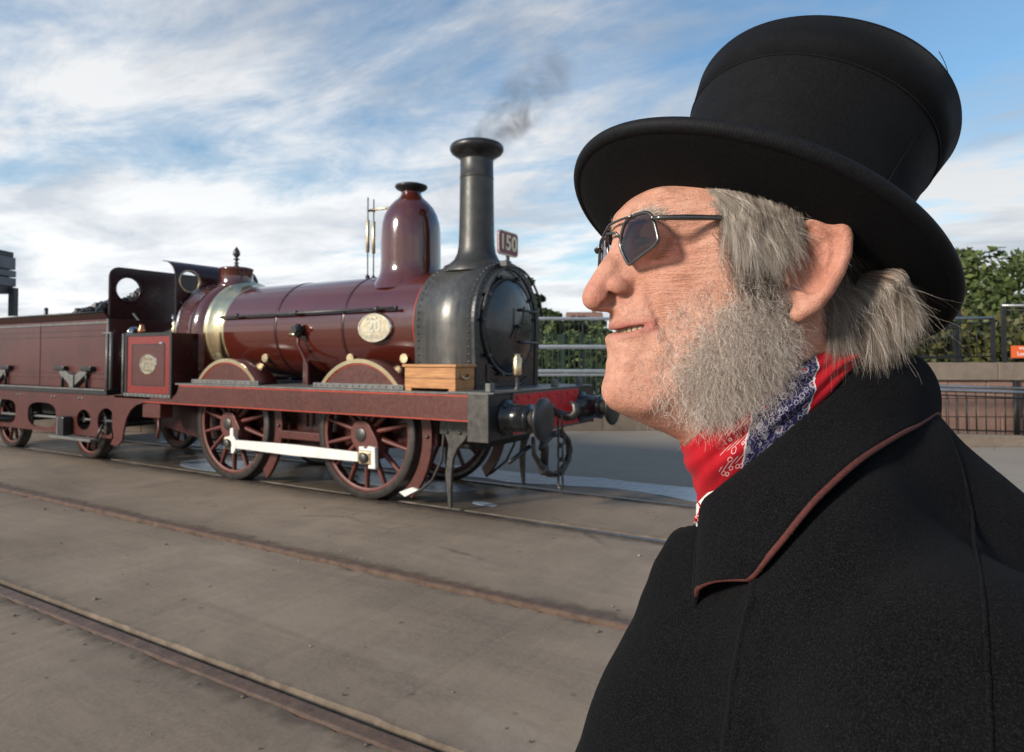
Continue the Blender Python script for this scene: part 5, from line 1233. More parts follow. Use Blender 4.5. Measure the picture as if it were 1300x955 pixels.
def skin_mat():
    m = NT('weathered_skin'); o = m.coord(); at_ = m.n('ShaderNodeAttribute', attribute_name='tint'); A = m.sep(at_.outputs['Color'])
    n = m.noise(o, 55, 5, 0.65); n2 = m.noise(o, 240, 4, 0.6); n3 = m.noise(o, 18, 3, 0.5)
    c = m.ramp(n, [(0.26, (0.38, 0.165, 0.110)), (0.50, (0.54, 0.275, 0.190)), (0.76, (0.66, 0.375, 0.275))])
    red = m.math('MULTIPLY', A[0], m.ramp(n3, [(0.25, 0.55), (0.75, 1.0)]), clamp=True)
    c = m.mix(m.math('MULTIPLY', red, 0.75), c, (0.47, 0.155, 0.105))
    c = m.mix(m.math('MULTIPLY', A[1], 0.85), c, (0.40, 0.115, 0.095))          # lips
    sp = m.ramp(n2, [(0.50, 0.0), (0.70, 1.0)])
    c = m.mix(m.math('MULTIPLY', m.math('MULTIPLY', A[2], sp), 0.55), c, (0.22, 0.14, 0.11))   # stubble and freckles
    c = m.mix(m.ramp(m.voro(o, 130), [(0.05, 0.45), (0.16, 0.0)]), c, (0.32, 0.13, 0.085)); c = m.mix(m.ramp(m.noise(o, 900, 3, 0.6), [(0.46, 0.0), (0.72, 0.5)]), c, (0.33, 0.13, 0.09))
    vo = m.voro(m.coord('Object', (1, 1, 1)), 520, rand=1.0)
    h = m.math('ADD', m.math('MULTIPLY', vo, 0.5), m.math('MULTIPLY', m.noise(o, 330, 5, 0.7), 0.9))
    b0 = m.bump(m.noise(o, 950, 3, 0.65), 0.65, 0.0008); b1 = m.bump(h, 0.36, 0.0011, b0); wr = m.noise(m.coord('Object', (1, 1, 1)), 90, 4, 0.6, 1.2); b2 = m.bump(wr, 0.26, 0.0020, b1)
    wl = m.noise(m.coord('Object', (30, 30, 260), (0.12, 0.0, 0.0)), 1.0, 3, 0.55, 0.9); wl = m.math('MULTIPLY', m.ramp(wl, [(0.36, 0.0), (0.5, 1.0), (0.64, 0.0)]), at_.outputs['Alpha']); b2 = m.bump(wl, 0.42, -0.0015, b2)
    m.set(base=c, rough=m.ramp(n2, [(0.3, 0.48), (0.7, 0.66)]), spec=0.38, sss=0.12, sssr=(1.0, 0.35, 0.18), ssss=0.003, normal=b2); return m.m
M['skin'] = skin_mat()
def gauss(V, c, r): return np.exp(-(((V-np.array(c))/np.array(r))**2).sum(1))
Vm = HV.copy(); Vm[:, 1] = np.abs(Vm[:, 1])
red = 0.85*gauss(Vm, h3(757,375,3), (0.018, 0.016, 0.014)) + 0.45*gauss(Vm, h3(785,355,12), (0.022, 0.015, 0.018)) + 0.5*gauss(Vm, (-0.050, 0.038, 0.016), (0.018, 0.02, 0.016)) + 0.9*gauss(Vm, h3(1045,330,88), (0.022, 0.016, 0.040)) + 0.35*gauss(Vm, h3(770,500,5), (0.02, 0.02, 0.018)) + 0.45*gauss(Vm, (-0.054, 0.045, 0.036), (0.016, 0.02, 0.008)) + 0.4*gauss(Vm, h3(900,540,35), (0.05, 0.05, 0.03))
def chain_d(V, pts):
    d = np.full(len(V), 9.0)
    for a, b in zip(pts[:-1], pts[1:]):
        a, b = np.array(a), np.array(b); e = b-a; t = np.clip(((V-a)@e)/(e@e), 0, 1); d = np.minimum(d, np.linalg.norm(V-a-t[:, None]*e, axis=1))
    return d
lipd = np.minimum(chain_d(Vm, [h3(781.5,416,0), h3(787,416,8), h3(799,413.5,16), h3(814,411.5,22), h3(829,412.5,27.5)])/0.0046, chain_d(Vm, [h3(781,427,0), h3(787,426.5,9), h3(800,423,17), h3(815,418.5,23), h3(830,414.5,27.5)])/0.0044)
lip = np.clip(1.35-lipd, 0, 1)
stub = np.clip(gauss(Vm, h3(800,400,15), (0.03, 0.03, 0.010)) + gauss(Vm, h3(830,480,25), (0.05, 0.04, 0.05)) + 0.3, 0, 1)
body = np_mesh('body', to_world(HV), HFc.tolist(), M['skin'], man)
ca = body.data.color_attributes.new('tint', 'FLOAT_COLOR', 'POINT')
ca.data.foreach_set('color', np.c_[np.clip(red, 0, 1), lip, stub, np.clip(0.08+0.9*gauss(Vm, (-0.062, 0.052, 0.038), (0.020, 0.03, 0.020))+0.6*gauss(Vm, (-0.05, 0.04, 0.074), (0.03, 0.03, 0.014))+0.5*gauss(Vm, (-0.050, 0.034, -0.004), (0.016, 0.02, 0.03)), 0, 1)].astype(np.float32).ravel())
def Hat(f, z):      # half-width of the head at (f, z), bilinear
    i = np.clip((f-gf[0])/hh, 0, len(gf)-2); j = np.clip((z-gz[0])/hh, 0, len(gz)-2); a, b = i.astype(int), j.astype(int); u, v = i-a, j-b
    S = np.sqrt(np.maximum(Q2, 0)); return S[a, b]*(1-u)*(1-v)+S[a+1, b]*u*(1-v)+S[a, b+1]*(1-u)*v+S[a+1, b+1]*u*v
# eyes
def ball(c, r, n=20, m_=14):
    mb = MB(); vs = []
    for i in range(m_+1):
        a = PI*i/m_
        for j in range(n): b = 2*PI*j/n; vs.append(hw(c[0]+r*math.cos(a), c[1]+r*math.sin(a)*math.cos(b), c[2]+r*math.sin(a)*math.sin(b)))
    return mb.add(vs, [(i*n+j, i*n+(j+1) % n, (i+1)*n+(j+1) % n, (i+1)*n+j) for i in range(m_) for j in range(n)], True)
def eye_mat():
    m = NT('eye'); t = m.n('ShaderNodeAttribute', attribute_name='iris').outputs['Fac']
    m.set(base=m.ramp(t, [(0.0, (0.55, 0.48, 0.43)), (0.60, (0.6, 0.55, 0.5)), (0.64, (0.10, 0.13, 0.15)), (0.84, (0.12, 0.17, 0.19)), (0.87, (0.005, 0.005, 0.005))]), rough=0.08); return m.m
M['eye'] = eye_mat()
for s in (1, -1):
    e = part('eye', ball((EYE[0], s*EYE[1], EYE[2]), 0.0118), M['eye'], man)
    at_ = e.data.attributes.new('iris', 'FLOAT', 'POINT'); at_.data.foreach_set('value', np.repeat([(1+math.cos(PI*i/14))/2 for i in range(15)], 20).astype(np.float32)**3)
# teeth
M['tooth'] = simple('teeth', (0.46, 0.385, 0.255), 0.25, 0, 0.15, 300)
tp = [h3(788.5,418.5,0), h3(791,418,6), h3(797,417,11.5), h3(806,415.5,16.5), h3(815,414.2,20.5), h3(823,413.2,23.5)]
tp = [(a-0.0010, b*0.985, c_-0.0004) for a, b, c_ in tp]
def interp(pts, t):
    n = len(pts)-1; i = min(int(t*n), n-1); u = t*n-i; return tuple(pts[i][k]+(pts[i+1][k]-pts[i][k])*u for k in range(3))
for s in (1, -1):
    for k in range(6):
        a, b = interp(tp, (k+0.06)/6.2), interp(tp, (k+0.96)/6.2); mb = MB(); vs = []
        d = Vector((b[0]-a[0], b[1]-a[1], 0)).normalized(); nr = Vector((d.y, -d.x, 0)); nr = nr if nr.x > 0 else -nr
        for zz, q in ((0.0042, 0.0), (0.0, 0.0008), (-0.0022, 0.0006), (-0.0030, -0.0006)):
            for w_ in (0, 0.25, 0.75, 1):
                bul = 0.0007 if 0 < w_ < 1 else 0
                vs.append(hw(a[0]+(b[0]-a[0])*w_+nr.x*(q+bul), s*(a[1]+(b[1]-a[1])*w_+nr.y*(q+bul)), a[2]+(b[2]-a[2])*w_+zz-0.0003*(k % 2)))
        mb.add(vs, [(i*4+j, i*4+j+1, (i+1)*4+j+1, (i+1)*4+j) for i in range(3) for j in range(3)], True)
        part('tooth', mb, M['tooth'], man)
M['mouth'] = simple('mouth_inside', (0.10, 0.02, 0.02), 0.5, 0, 0.1, 50)
c0 = h3(800,417,0); part('mouth_lining', MB().add([hw(c0[0]-0.018-abs(l)*0.55, l, c0[2]+z) for z in (-0.008, 0.010) for l in np.linspace(-0.030, 0.030, 9)], [(i, i+1, 10+i, 9+i) for i in range(8)]), M['mouth'], man)
# ---- top hat
def felt(name, c, bump=0.35, sc=420):
    m = NT(name); o = m.coord(); n = m.noise(o, sc, 4, 0.7); n2 = m.noise(o, 26, 5, 0.6)
    cc = m.ramp(n, [(0.3, tuple(x*0.55 for x in c)), (0.7, tuple(x*1.6 for x in c))])
    m.set(base=cc, rough=m.ramp(n2, [(0.3, 0.72), (0.7, 0.9)]), spec=0.15, sheen=0.03, sheenr=0.45, sheent=(0.55, 0.6, 0.7), normal=m.bump(m.math('ADD', n, m.math('MULTIPLY', n2, 1.5)), bump, 0.001)); return m.m
M['felt'] = felt('black_felt', (0.0042, 0.0044, 0.0052)); M['felt2'] = felt('black_ribbon', (0.0034, 0.0037, 0.0048), 0.25, 600)
hf0, hz0, hth, ha, hb, hroll = -0.1446, 0.0445, 0.4486, 0.1640, 0.1325, 0.1646
EF = np.array([math.cos(hth), 0, math.sin(hth)]); EN = np.array([-math.sin(hth), 0, math.cos(hth)]); EL = np.array([0, math.cos(hroll), math.sin(hroll)])
EN = EN - EL*(EN@EL); EN /= np.linalg.norm(EN); HC = np.array([hf0, 0, hz0])
def hatp(a, l, n): return HC + EF*(a-0.016*max(0.0, n)/0.14) + EL*l + EN*n
def hat_lathe(prof, N=120, curl=0.0):
    # prof rows: (semi-axis along, semi-axis across, height) ; returns vertices and quads
    V = []
    for ra, rb, n in prof:
        for i in range(N):
            t = 2*PI*i/N; k = (math.sin(t)**2)*curl*max(0, (ra-0.10)/0.065)
            db = 1+0.006*math.sin(3*t+0.7)*math.sin(n*22+0.5)+0.004*math.sin(5*t+n*40); V.append(hatp(ra*db*math.cos(t), rb*db*math.sin(t), n+k))
    F = [(k*N+i, k*N+(i+1) % N, (k+1)*N+(i+1) % N, (k+1)*N+i) for k in range(len(prof)-1) for i in range(N)]
    return np.array(V), F
A1, B1, A2, B2, HH = 0.0925, 0.0815, 0.1110, 0.1065, 0.147
crown = [(A1*0.97, B1*0.97, -0.022), (A1*0.985, B1*0.985, -0.004)]
for i in range(13):
    t = i/12; k = 0.25*t+0.75*t*t; crown.append((A1+(A2-A1)*k, B1+(B2-B1)*k, HH*t*0.985))
crown += [(A2-0.0002, B2-0.0002, HH*0.996), (A2-0.0010, B2-0.0010, HH*1.004), (A2-0.0030, B2-0.0030, HH*1.009), (A2-0.009, B2-0.009, HH*1.012), (A2*0.6, B2*0.6, HH*1.016), (0.002, 0.002, HH*1.017)]
V, F = hat_lathe(crown); hat = np_mesh('top_hat', to_world(V), F, M['felt'], man)
# seam of the tip band and the side seam, as raised stitching ridges
def hat_strip(name, k0, k1, out, mat):
    pr = []
    for q, o_ in ((k0, -0.001), (k0, out), (k1, out), (k1, -0.001)):
        kk = 0.25*q+0.75*q*q; pr.append((A1+(A2-A1)*kk+o_, B1+(B2-B1)*kk+o_, HH*q*0.985))
    V, F = hat_lathe(pr); return np_mesh(name, to_world(V), F, mat, hat)
hat_strip('tip_band', 0.785, 0.995, 0.0006, M['felt2'])
hat_strip('tip_seam', 0.780, 0.786, 0.0011, M['felt'])
hat_strip('hat_ribbon', 0.02, 0.20, 0.0014, M['felt2'])
sm = []
for i in range(14):
    q = i/13*0.985; kk = 0.25*q+0.75*q*q; t = math.radians(112)
    sm.append(tuple(HO+HF*float(v[0])+HL*float(v[1])+Vector((0, 0, float(v[2]))) for v in [hatp((A1+(A2-A1)*kk+0.0003)*math.cos(t), (B1+(B2-B1)*kk+0.0003)*math.sin(t), HH*q)])[0])
part('side_seam', MB().tube(sm, 0.0007, 6), M['felt'], hat)
brim = []
for i in range(9): t = i/8; brim.append((A1-0.002+(ha-0.006-A1)*t, B1-0.002+(hb-0.006-B1)*t, -0.010+0.006*t*t))
for a in range(0, 200, 25): r_ = 0.0046; c_, s_ = math.cos(math.radians(a-90)), math.sin(math.radians(a-90)); brim.append((ha-0.0056+r_*c_, hb-0.0056+r_*c_, 0.0015+r_*s_))
for i in range(9): t = 1-i/8; brim.append((A1-0.001+(ha-0.011-A1)*t, B1-0.001+(hb-0.011-B1)*t, -0.006+0.0060*t*t))
V, F = hat_lathe(brim, 140, 0.0036); np_mesh('brim', to_world(V), F, M['felt'], hat)
bd = []
for a in range(-110, 131, 15): r_ = 0.0057; c_, s_ = math.cos(math.radians(a)), math.sin(math.radians(a)); bd.append((ha-0.0058+r_*c_, hb-0.0058+r_*c_, 0.0016+r_*s_))
bd += [(ha-0.013, hb-0.013, 0.0032)]
def grosgrain():
    m = NT('ribbed_brim_binding'); uv = m.n('ShaderNodeAttribute', attribute_name='around').outputs['Fac']
    wv = m.math('SINE', m.math('MULTIPLY', uv, 2400.0)); n = m.noise(m.coord(), 300, 3, 0.6)
    m.set(base=m.ramp(n, [(0.3, (0.004, 0.004, 0.005)), (0.7, (0.009, 0.0095, 0.012))]), rough=0.7, spec=0.2, normal=m.bump(wv, 0.10, 0.0003)); return m.m
V, F = hat_lathe(bd, 140, 0.0036); ob = np_mesh('brim_binding', to_world(V), F, grosgrain(), hat)
a_ = ob.data.attributes.new('around', 'FLOAT', 'POINT'); a_.data.foreach_set('value', np.tile(np.arange(140)/140.0, len(bd)).astype(np.float32))
V, F = hat_lathe([(A1*0.985, B1*0.985, -0.011), (A1*0.95, B1*0.95, 0.0), (A1*0.93, B1*0.93, 0.05), (0.002, 0.002, 0.07)]); np_mesh('hat_lining', to_world(V), F, M['felt2'], hat)
for k, (q, dv) in enumerate((((-0.035, 0.098), (0.006, 0.002, 0.014)),)):
    p = hatp(q[0], q[1], HH*1.025); P_ = [p+np.array(dv)*t+np.array([0.004*t*t, 0, 0]) for t in np.linspace(0, 1, 6)]
    part('loose_thread', MB().tube([hw(*v) for v in P_], 0.00025, 5), M['felt'], hat)
# ---- sunglasses
M['gunmetal'] = simple('gunmetal_frame', (0.16, 0.155, 0.15), 0.3, 0.9, 0.15, 80)
M['rubber'] = simple('temple_tip', (0.03, 0.03, 0.03), 0.5, 0, 0.1, 80)
def lens_mat():
    m = NT('tinted_lens'); t = m.t; t.nodes.remove(m.b); tr = m.n('ShaderNodeBsdfTransparent'); gl_ = m.n('ShaderNodeBsdfGlossy'); mx = m.n('ShaderNodeMixShader'); fr = m.n('ShaderNodeFresnel')
    tr.inputs[0].default_value = (0.20, 0.14, 0.15, 1); gl_.inputs['Roughness'].default_value = 0.03; gl_.inputs[0].default_value = (0.9, 0.9, 0.95, 1); fr.inputs[0].default_value = 1.55
    m.l(fr.outputs[0], mx.inputs[0]); m.l(tr.outputs[0], mx.inputs[1]); m.l(gl_.outputs[0], mx.inputs[2]); m.l(mx.outputs[0], m.out.inputs[0]); return m.m
M['lens'] = lens_mat()
gls = MB()
lens_px = [(787,309),(788.5,298),(793,284.5),(799.5,277.5),(810,272.5),(820,270),(826,272.5),(830,281),(833,293),(834.8,305),(830,313),(820,321),(809,329.5),(800.5,335.5),(797,333.5),(792.5,325.5),(788.5,316.5)]
def lens_l(x): return 0.0125+(x-787)/(834.8-787)*0.0445
LP = [hp(x, y, lens_l(x)) for x, y in lens_px]
# flatten to a gently bowed plane: forward position as a smooth function of l and z
lv = np.array(LP); Am = np.c_[np.ones(len(lv)), lv[:, 1], lv[:, 2], lv[:, 1]**2]; cf = np.linalg.lstsq(Am[:, :3], lv[:, 0], rcond=None)[0]
lv[:, 0] = Am[:, :3] @ cf
def smooth_closed(P, n):
    P = np.array(P); out = []
    for i in range(len(P)):
        p0, p1, p2_, p3 = P[i-1], P[i], P[(i+1) % len(P)], P[(i+2) % len(P)]
        for j in range(n): t = j/n; out.append(0.5*((2*p1)+(-p0+p2_)*t+(2*p0-5*p1+4*p2_-p3)*t*t+(-p0+3*p1-3*p2_+p3)*t**3))
    return np.array(out)
rim = smooth_closed(lv, 5)
GLS = None
for s in (1, -1):
    R = rim*np.array([1, s, 1]); R[:, 2] -= 0.0042*(s < 0); c = R.mean(0)
    fr_ = part('glasses_rim', MB().tube([hw(*p) for p in R], 0.00135, 8, closed=True), M['gunmetal'], man)
    if GLS is None: GLS = fr_
    vs = [hw(*(c+np.array([0.0012, 0, 0])))] + [hw(*(c+(p-c)*0.5+np.array([0.0009, 0, 0]))) for p in R] + [hw(*p) for p in R]; n = len(R)
    fs = [(0, 1+i, 1+(i+1) % n) for i in range(n)] + [(1+i, 1+n+i, 1+n+(i+1) % n, 1+(i+1) % n) for i in range(n)]
    nn = (vs[2]-vs[0]).cross(vs[3]-vs[0])
    if nn.dot(HF) < 0: fs = [tuple(reversed(f)) for f in fs]
    part('lens', MB().add(vs, fs, True), M['lens'], fr_)
    hx = hp(829.5, 277, 0.0565); dzr = -0.0042 if s < 0 else 0.0; hx = (hx[0], s*hx[1], hx[2]+dzr)
    part('hinge', MB().tube([hw(*(np.array(hp(827, 276, 0.050))*np.array([1, s, 1])+np.array([0, 0, dzr]))), hw(*hx)], [0.0016, 0.0019], 8), M['gunmetal'], fr_)
    ar = [hx] + [(q[0], s*q[1], q[2]+dzr) for q in (hp(838, 276.5, 0.0615), hp(870, 276, 0.0640), hp(908, 276.5, 0.0668), hp(960, 278, 0.0715), hp(1010, 283, 0.0745), hp(1030, 300, 0.0745), hp(1040,330,0.0725))]
    part('temple_arm', MB().tube([hw(*p) for p in ar], [0.0016, 0.0017, 0.0021, 0.0019, 0.0014, 0.0014, 0.0016, 0.0012], 8), M['gunmetal'], fr_)
bi = rim[rim[:, 1].argmin()]; tb_ = np.array(hp(800, 277.5, lens_l(800)))
def cfz(l, z): return float(cf[0]+cf[1]*l+cf[2]*z)
br_ = [np.array([cfz(abs(l), z)+0.003*(1-(l/0.016)**2), l, z+(l-0.0135)*0.1]) for l, z in [(0.0135, bi[2]+0.004), (0.010, bi[2]+0.0085), (0.0, bi[2]+0.0105), (-0.010, bi[2]+0.0085), (-0.0135, bi[2]+0.004)]]
part('bridge', MB().tube([hw(*p) for p in br_], 0.0011, 8), M['gunmetal'], GLS)
zt2 = float(lv[4, 2])
bb = [np.array([cfz(abs(l), zt2)+0.0015, l, zt2-0.0002+min(0, (l-0.012)*0.11)]) for l in np.linspace(-0.027, 0.029, 9)]
part('brow_bar', MB().tube([hw(*p) for p in bb], 0.0010, 8), M['gunmetal'], GLS)
for s in (1, -1):
    q = np.array([cfz(0.012, bi[2]-0.006)-0.004, s*0.0105, bi[2]-0.006+(0.0 if s > 0 else -0.003)]); part('nose_pad', ball(tuple(q), 0.0032, 10, 8), M['lens'], GLS)
# ---- hair strands as fine tapered prisms
def fast_mesh(name, V, quads, mat, parent):
    me = bpy.data.meshes.new(name); V = (V-MO).astype(np.float32); n = len(quads)
    me.vertices.add(len(V)); me.vertices.foreach_set('co', V.ravel()); me.loops.add(n*4); me.loops.foreach_set('vertex_index', quads.astype(np.int32).ravel())
    me.polygons.add(n); me.polygons.foreach_set('loop_start', np.arange(0, n*4, 4, dtype=np.int32)); me.polygons.foreach_set('loop_total', np.full(n, 4, np.int32))
    me.polygons.foreach_set('use_smooth', np.ones(n, bool)); me.update(); me.validate()
    o = bpy.data.objects.new(name, me); col.objects.link(o); o.parent = parent; me.materials.append(mat); return o
def tubes(paths, rad):
    # paths (N, S, 3) in head coordinates, rad (N,) root radius; three-sided tapering strands
    N, S, _ = paths.shape; d = np.gradient(paths, axis=1); d /= np.linalg.norm(d, axis=2, keepdims=True)+1e-12
    ref = np.array([0.31, 0.83, 0.46]); u = np.cross(d, ref); u /= np.linalg.norm(u, axis=2, keepdims=True)+1e-9; v = np.cross(d, u)
    tap = np.linspace(1, 0.25, S)[None, :, None]*rad[:, None, None]
    ring = np.stack([paths+tap*(u*math.cos(a)+v*math.sin(a)) for a in (0, 2.094, 4.189)], 2)
    V = ring.reshape(-1, 3); base_ = (np.arange(N)[:, None, None]*S+np.arange(S-1)[None, :, None])*3; j = np.arange(3)[None, None, :]; j2 = (j+1) % 3
    q = np.stack([base_+j, base_+j2, base_+3+j2, base_+3+j], -1).reshape(-1, 4); return to_world(V), q
def hair_mat(name, stops):
    m = NT(name); r = m.n('ShaderNodeAttribute', attribute_name='tone').outputs['Fac']
    m.set(base=m.ramp(r, stops), rough=0.33, spec=0.7); return m.m
M['hair'] = hair_mat('grey_brown_hair', [(0.0, (0.050, 0.038, 0.030)), (0.35, (0.17, 0.132, 0.105)), (0.65, (0.46, 0.385, 0.315)), (1.0, (0.92, 0.84, 0.74))])
M['hair_under'] = hair_mat('shaded_under_hair', [(0.0, (0.030, 0.022, 0.016)), (0.6, (0.075, 0.055, 0.040)), (1.0, (0.16, 0.125, 0.09))])  # undercoat darker than the locks, painting shade into the gaps between them
M['beard'] = hair_mat('grey_beard_hair', [(0.0, (0.22, 0.145, 0.11)), (0.3, (0.50, 0.395, 0.325)), (0.7, (0.75, 0.65, 0.565)), (1.0, (0.96, 0.90, 0.83))])
rng = np.random.default_rng(12)
def in_poly(x, y, poly):
    ins = np.zeros(len(x), bool); n = len(poly)
    for i in range(n):
        x1, y1 = poly[i]; x2, y2 = poly[(i+1) % n]
        c = ((y1 > y) != (y2 > y)) & (x < (x2-x1)*(y-y1)/(y2-y1+1e-12)+x1); ins ^= c
    return ins
def roots(poly_px, n, soft=0.0):
    P = [hp(x, y, l/1000) for x, y, l in poly_px]; pl = [(p[0], p[2]) for p in P]; f0, f1 = min(p[0] for p in pl), max(p[0] for p in pl); z0, z1 = min(p[1] for p in pl), max(p[1] for p in pl)
    out = np.zeros((0, 2))
    while len(out) < n:
        f = rng.uniform(f0, f1, n*2); z = rng.uniform(z0, z1, n*2); f2 = f+rng.normal(0, soft, n*2); z2 = z+rng.normal(0, soft, n*2)
        k = in_poly(f2, z2, pl); out = np.concatenate([out, np.c_[f[k], z[k]]])
    return out[:n]
def grow(R, dirs, length, S, curl=0.0, cfreq=3.0, wob=0.1, lift=0.002, bendz=0.0, out=0.0, minclear=0.0003):
    N = len(R); f, z = R[:, 0].copy(), R[:, 1].copy(); l = Hat(f, z); P = np.zeros((N, S, 3)); P[:, 0] = np.c_[f, l-0.0005, z]
    d = dirs/np.linalg.norm(dirs, axis=1)[:, None]; ph = rng.uniform(0, 6.28, N); ph2 = rng.uniform(0, 6.28, N); amp = curl*rng.uniform(0.4, 1.3, N); step = length/(S-1); cen_ = P[:, 0].copy()
    for k in range(1, S):
        d = d+rng.normal(0, wob, (N, 3)); d[:, 2] += bendz; d[:, 1] += out; d /= np.linalg.norm(d, axis=1)[:, None]
        cen_ = cen_+d*step[:, None]; t = k/(S-1); c = cen_.copy()
        w_ = cfreq*t*6.28; c[:, 0] += amp*(np.sin(w_+ph)-np.sin(ph)); c[:, 2] += amp*0.8*(np.sin(w_*0.9+ph2)-np.sin(ph2)); c[:, 1] += amp*0.8*(np.cos(w_+ph)-np.cos(ph))
        hgt = Hat(c[:, 0], c[:, 2]); lo = hgt+lift*min(1, t*2)*rng.uniform(0.3, 1, N)+minclear; c[:, 1] = np.maximum(c[:, 1], np.where(hgt > 0.004, lo, -9)); cen_[:, 1] = np.maximum(cen_[:, 1], np.where(hgt > 0.004, hgt, -9)); P[:, k] = c
    return P
def clumped(guides, per, spread, conv=0.75, jit=0.0006, lenvar=0.25):
    G, S, _ = guides.shape; idx = np.repeat(np.arange(G), per); N = len(idx); off = rng.normal(0, spread, (N, 3)); t = np.linspace(0, 1, S)
    sc = 1-conv*t[None, :, None]**0.8; P = guides[idx]+off[:, None, :]*sc
    k = rng.uniform(1-lenvar, 1, N); tt = t[None, :]*k[:, None]*(S-1); i = np.clip(tt.astype(int), 0, S-2); u = (tt-i)[..., None]; ar = np.arange(N)[:, None]
    P = P[ar, i]*(1-u)+P[ar, i+1]*u
    P += rng.normal(0, jit, (N, 1, 3))*t[None, :, None]**2*3 + np.sin(t[None, :, None]*rng.uniform(3, 7, (N, 1, 1))+rng.uniform(0, 6, (N, 1, 3)))*jit*t[None, :, None]
    hgt = Hat(P[..., 0].ravel(), P[..., 2].ravel()).reshape(N, S); P[..., 1] = np.where(hgt > 0.004, np.maximum(P[..., 1], hgt-0.0004), P[..., 1]); return P
def strand_obj(name, P, rad, mat, frac=0.5, tone=None):
    n0 = len(P); tone = rng.uniform(0, 1, n0) if tone is None else tone
    k = int(n0*frac); sel = rng.permutation(n0)[:k]; Q = P[sel].copy(); Q[..., 1] *= -1
    P = np.concatenate([P, Q]); rad = np.concatenate([rad, rad[sel]]); tone = np.concatenate([tone, tone[sel]])
    V, q = tubes(P, rad); o = fast_mesh(name, V, q, mat, man); o['kind'] = 'stuff'
    a = o.data.attributes.new('tone', 'FLOAT', 'POINT'); a.data.foreach_set('value', np.repeat(tone, P.shape[1]*3).astype(np.float32)); return o
def clump_tone(g, per, w=0.22): return np.clip(np.repeat(rng.uniform(0, 1, g), per)*(1-w)+rng.uniform(0, 1, g*per)*w, 0, 1)
# temple and sideburn hair, falling from under the brim
R = roots([(900,230,62),(950,224,70),(1004,226,74),(1000,246,73),(980,268,72),(965,284,70),(945,284,69),(928,274,68),(914,260,66),(905,248,63)], 400, 0.0015)
px_ = R[:, 0]; tf = np.clip((px_-hp(905,260,0.063)[0])/(hp(1035,260,0.075)[0]-hp(905,260,0.063)[0]), 0, 1); zt3 = np.clip((R[:, 1]-hp(950,340,0.07)[2])/(hp(950,232,0.07)[2]-hp(950,340,0.07)[2]), 0, 1)
ang = np.radians(10-tf*4+rng.normal(0, 8, len(R))+zt3*12*(1-tf)+14*np.sin(R[:, 0]*200+R[:, 1]*130))
D = np.c_[-np.sin(ang), rng.uniform(0.05, 0.4, len(R)), -np.cos(ang)]
Gd = grow(R, D, rng.uniform(0.040, 0.072, len(R))*(0.65+0.40*zt3)*(1-0.30*tf), 11, wob=0.045, lift=0.011, bendz=-0.05)
P = clumped(Gd, 20, 0.0011, 0.62, 0.0007, 0.30); strand_obj('temple_hair', P, rng.uniform(0.00004, 0.00009, len(P)), M['hair'], 0.5, clump_tone(len(Gd), 20))
# undercoat hugging the skin so that no bare patch shows
R = roots([(903,232,62),(1006,228,75),(992,262,74),(982,345,72),(978,385,70),(960,380,68),(930,350,66),(912,300,64)], 2400, 0.003)
D = np.c_[-rng.uniform(0.1, 0.8, len(R)), rng.uniform(0, 0.2, len(R)), -rng.uniform(0.5, 1, len(R))]
P = grow(R, D, rng.uniform(0.016, 0.030, len(R)), 6, curl=0.0006, wob=0.1, lift=0.002); strand_obj('side_undercoat', P, rng.uniform(0.00008, 0.00014, len(P)), M['hair_under'])
# strands combed back over the ear
R = roots([(985,232,73),(1040,230,75),(1046,250,74),(1000,256,73)], 30, 0.001); ang = np.radians(rng.uniform(50, 80, len(R)))
D = np.c_[-np.sin(ang), rng.uniform(0.4, 0.9, len(R)), -np.cos(ang)]
Gd = grow(R, D, rng.uniform(0.018, 0.034, len(R)), 9, wob=0.05, lift=0.006, bendz=-0.03); P = clumped(Gd, 10, 0.0010, 0.5); strand_obj('swept_hair', P, rng.uniform(0.00007, 0.00013, len(P)), M['hair'])
# hair behind the ear and on the nape
R = roots([(1060,312,72),(1085,322,68),(1112,340,62),(1138,362,55),(1132,392,55),(1105,408,61),(1072,416,63),(1048,400,65)], 440, 0.0015)
tf = np.clip((hp(1050,350,0.07)[0]-R[:, 0])/0.05, 0, 1); ang = np.radians(8+tf*28+rng.normal(0, 7, len(R))+12*np.sin(R[:, 0]*200+R[:, 1]*120))
D = np.c_[-np.sin(ang), rng.uniform(0.0, 0.25, len(R)), -np.cos(ang)]
Gd = grow(R, D, rng.uniform(0.034, 0.060, len(R))*(1-0.25*tf), 11, wob=0.04, lift=0.0035, bendz=-0.07, out=-0.02); P = clumped(Gd, 20, 0.0011, 0.62, 0.0008, 0.35); strand_obj('nape_hair', P, rng.uniform(0.00004, 0.00009, len(P)), M['hair'], 0.5, clump_tone(len(Gd), 20))
R = roots([(1045,300,72),(1130,290,62),(1160,350,50),(1140,430,52),(1070,440,62),(1040,410,66)], 2400, 0.003)
D = np.c_[-rng.uniform(0.1, 0.7, len(R)), rng.uniform(0, 0.2, len(R)), -rng.uniform(0.5, 1, len(R))]
P = grow(R, D, rng.uniform(0.020, 0.036, len(R)), 6, curl=0.0006, wob=0.1, lift=0.003); strand_obj('nape_undercoat', P, rng.uniform(0.00008, 0.00014, len(P)), M['hair_under'])
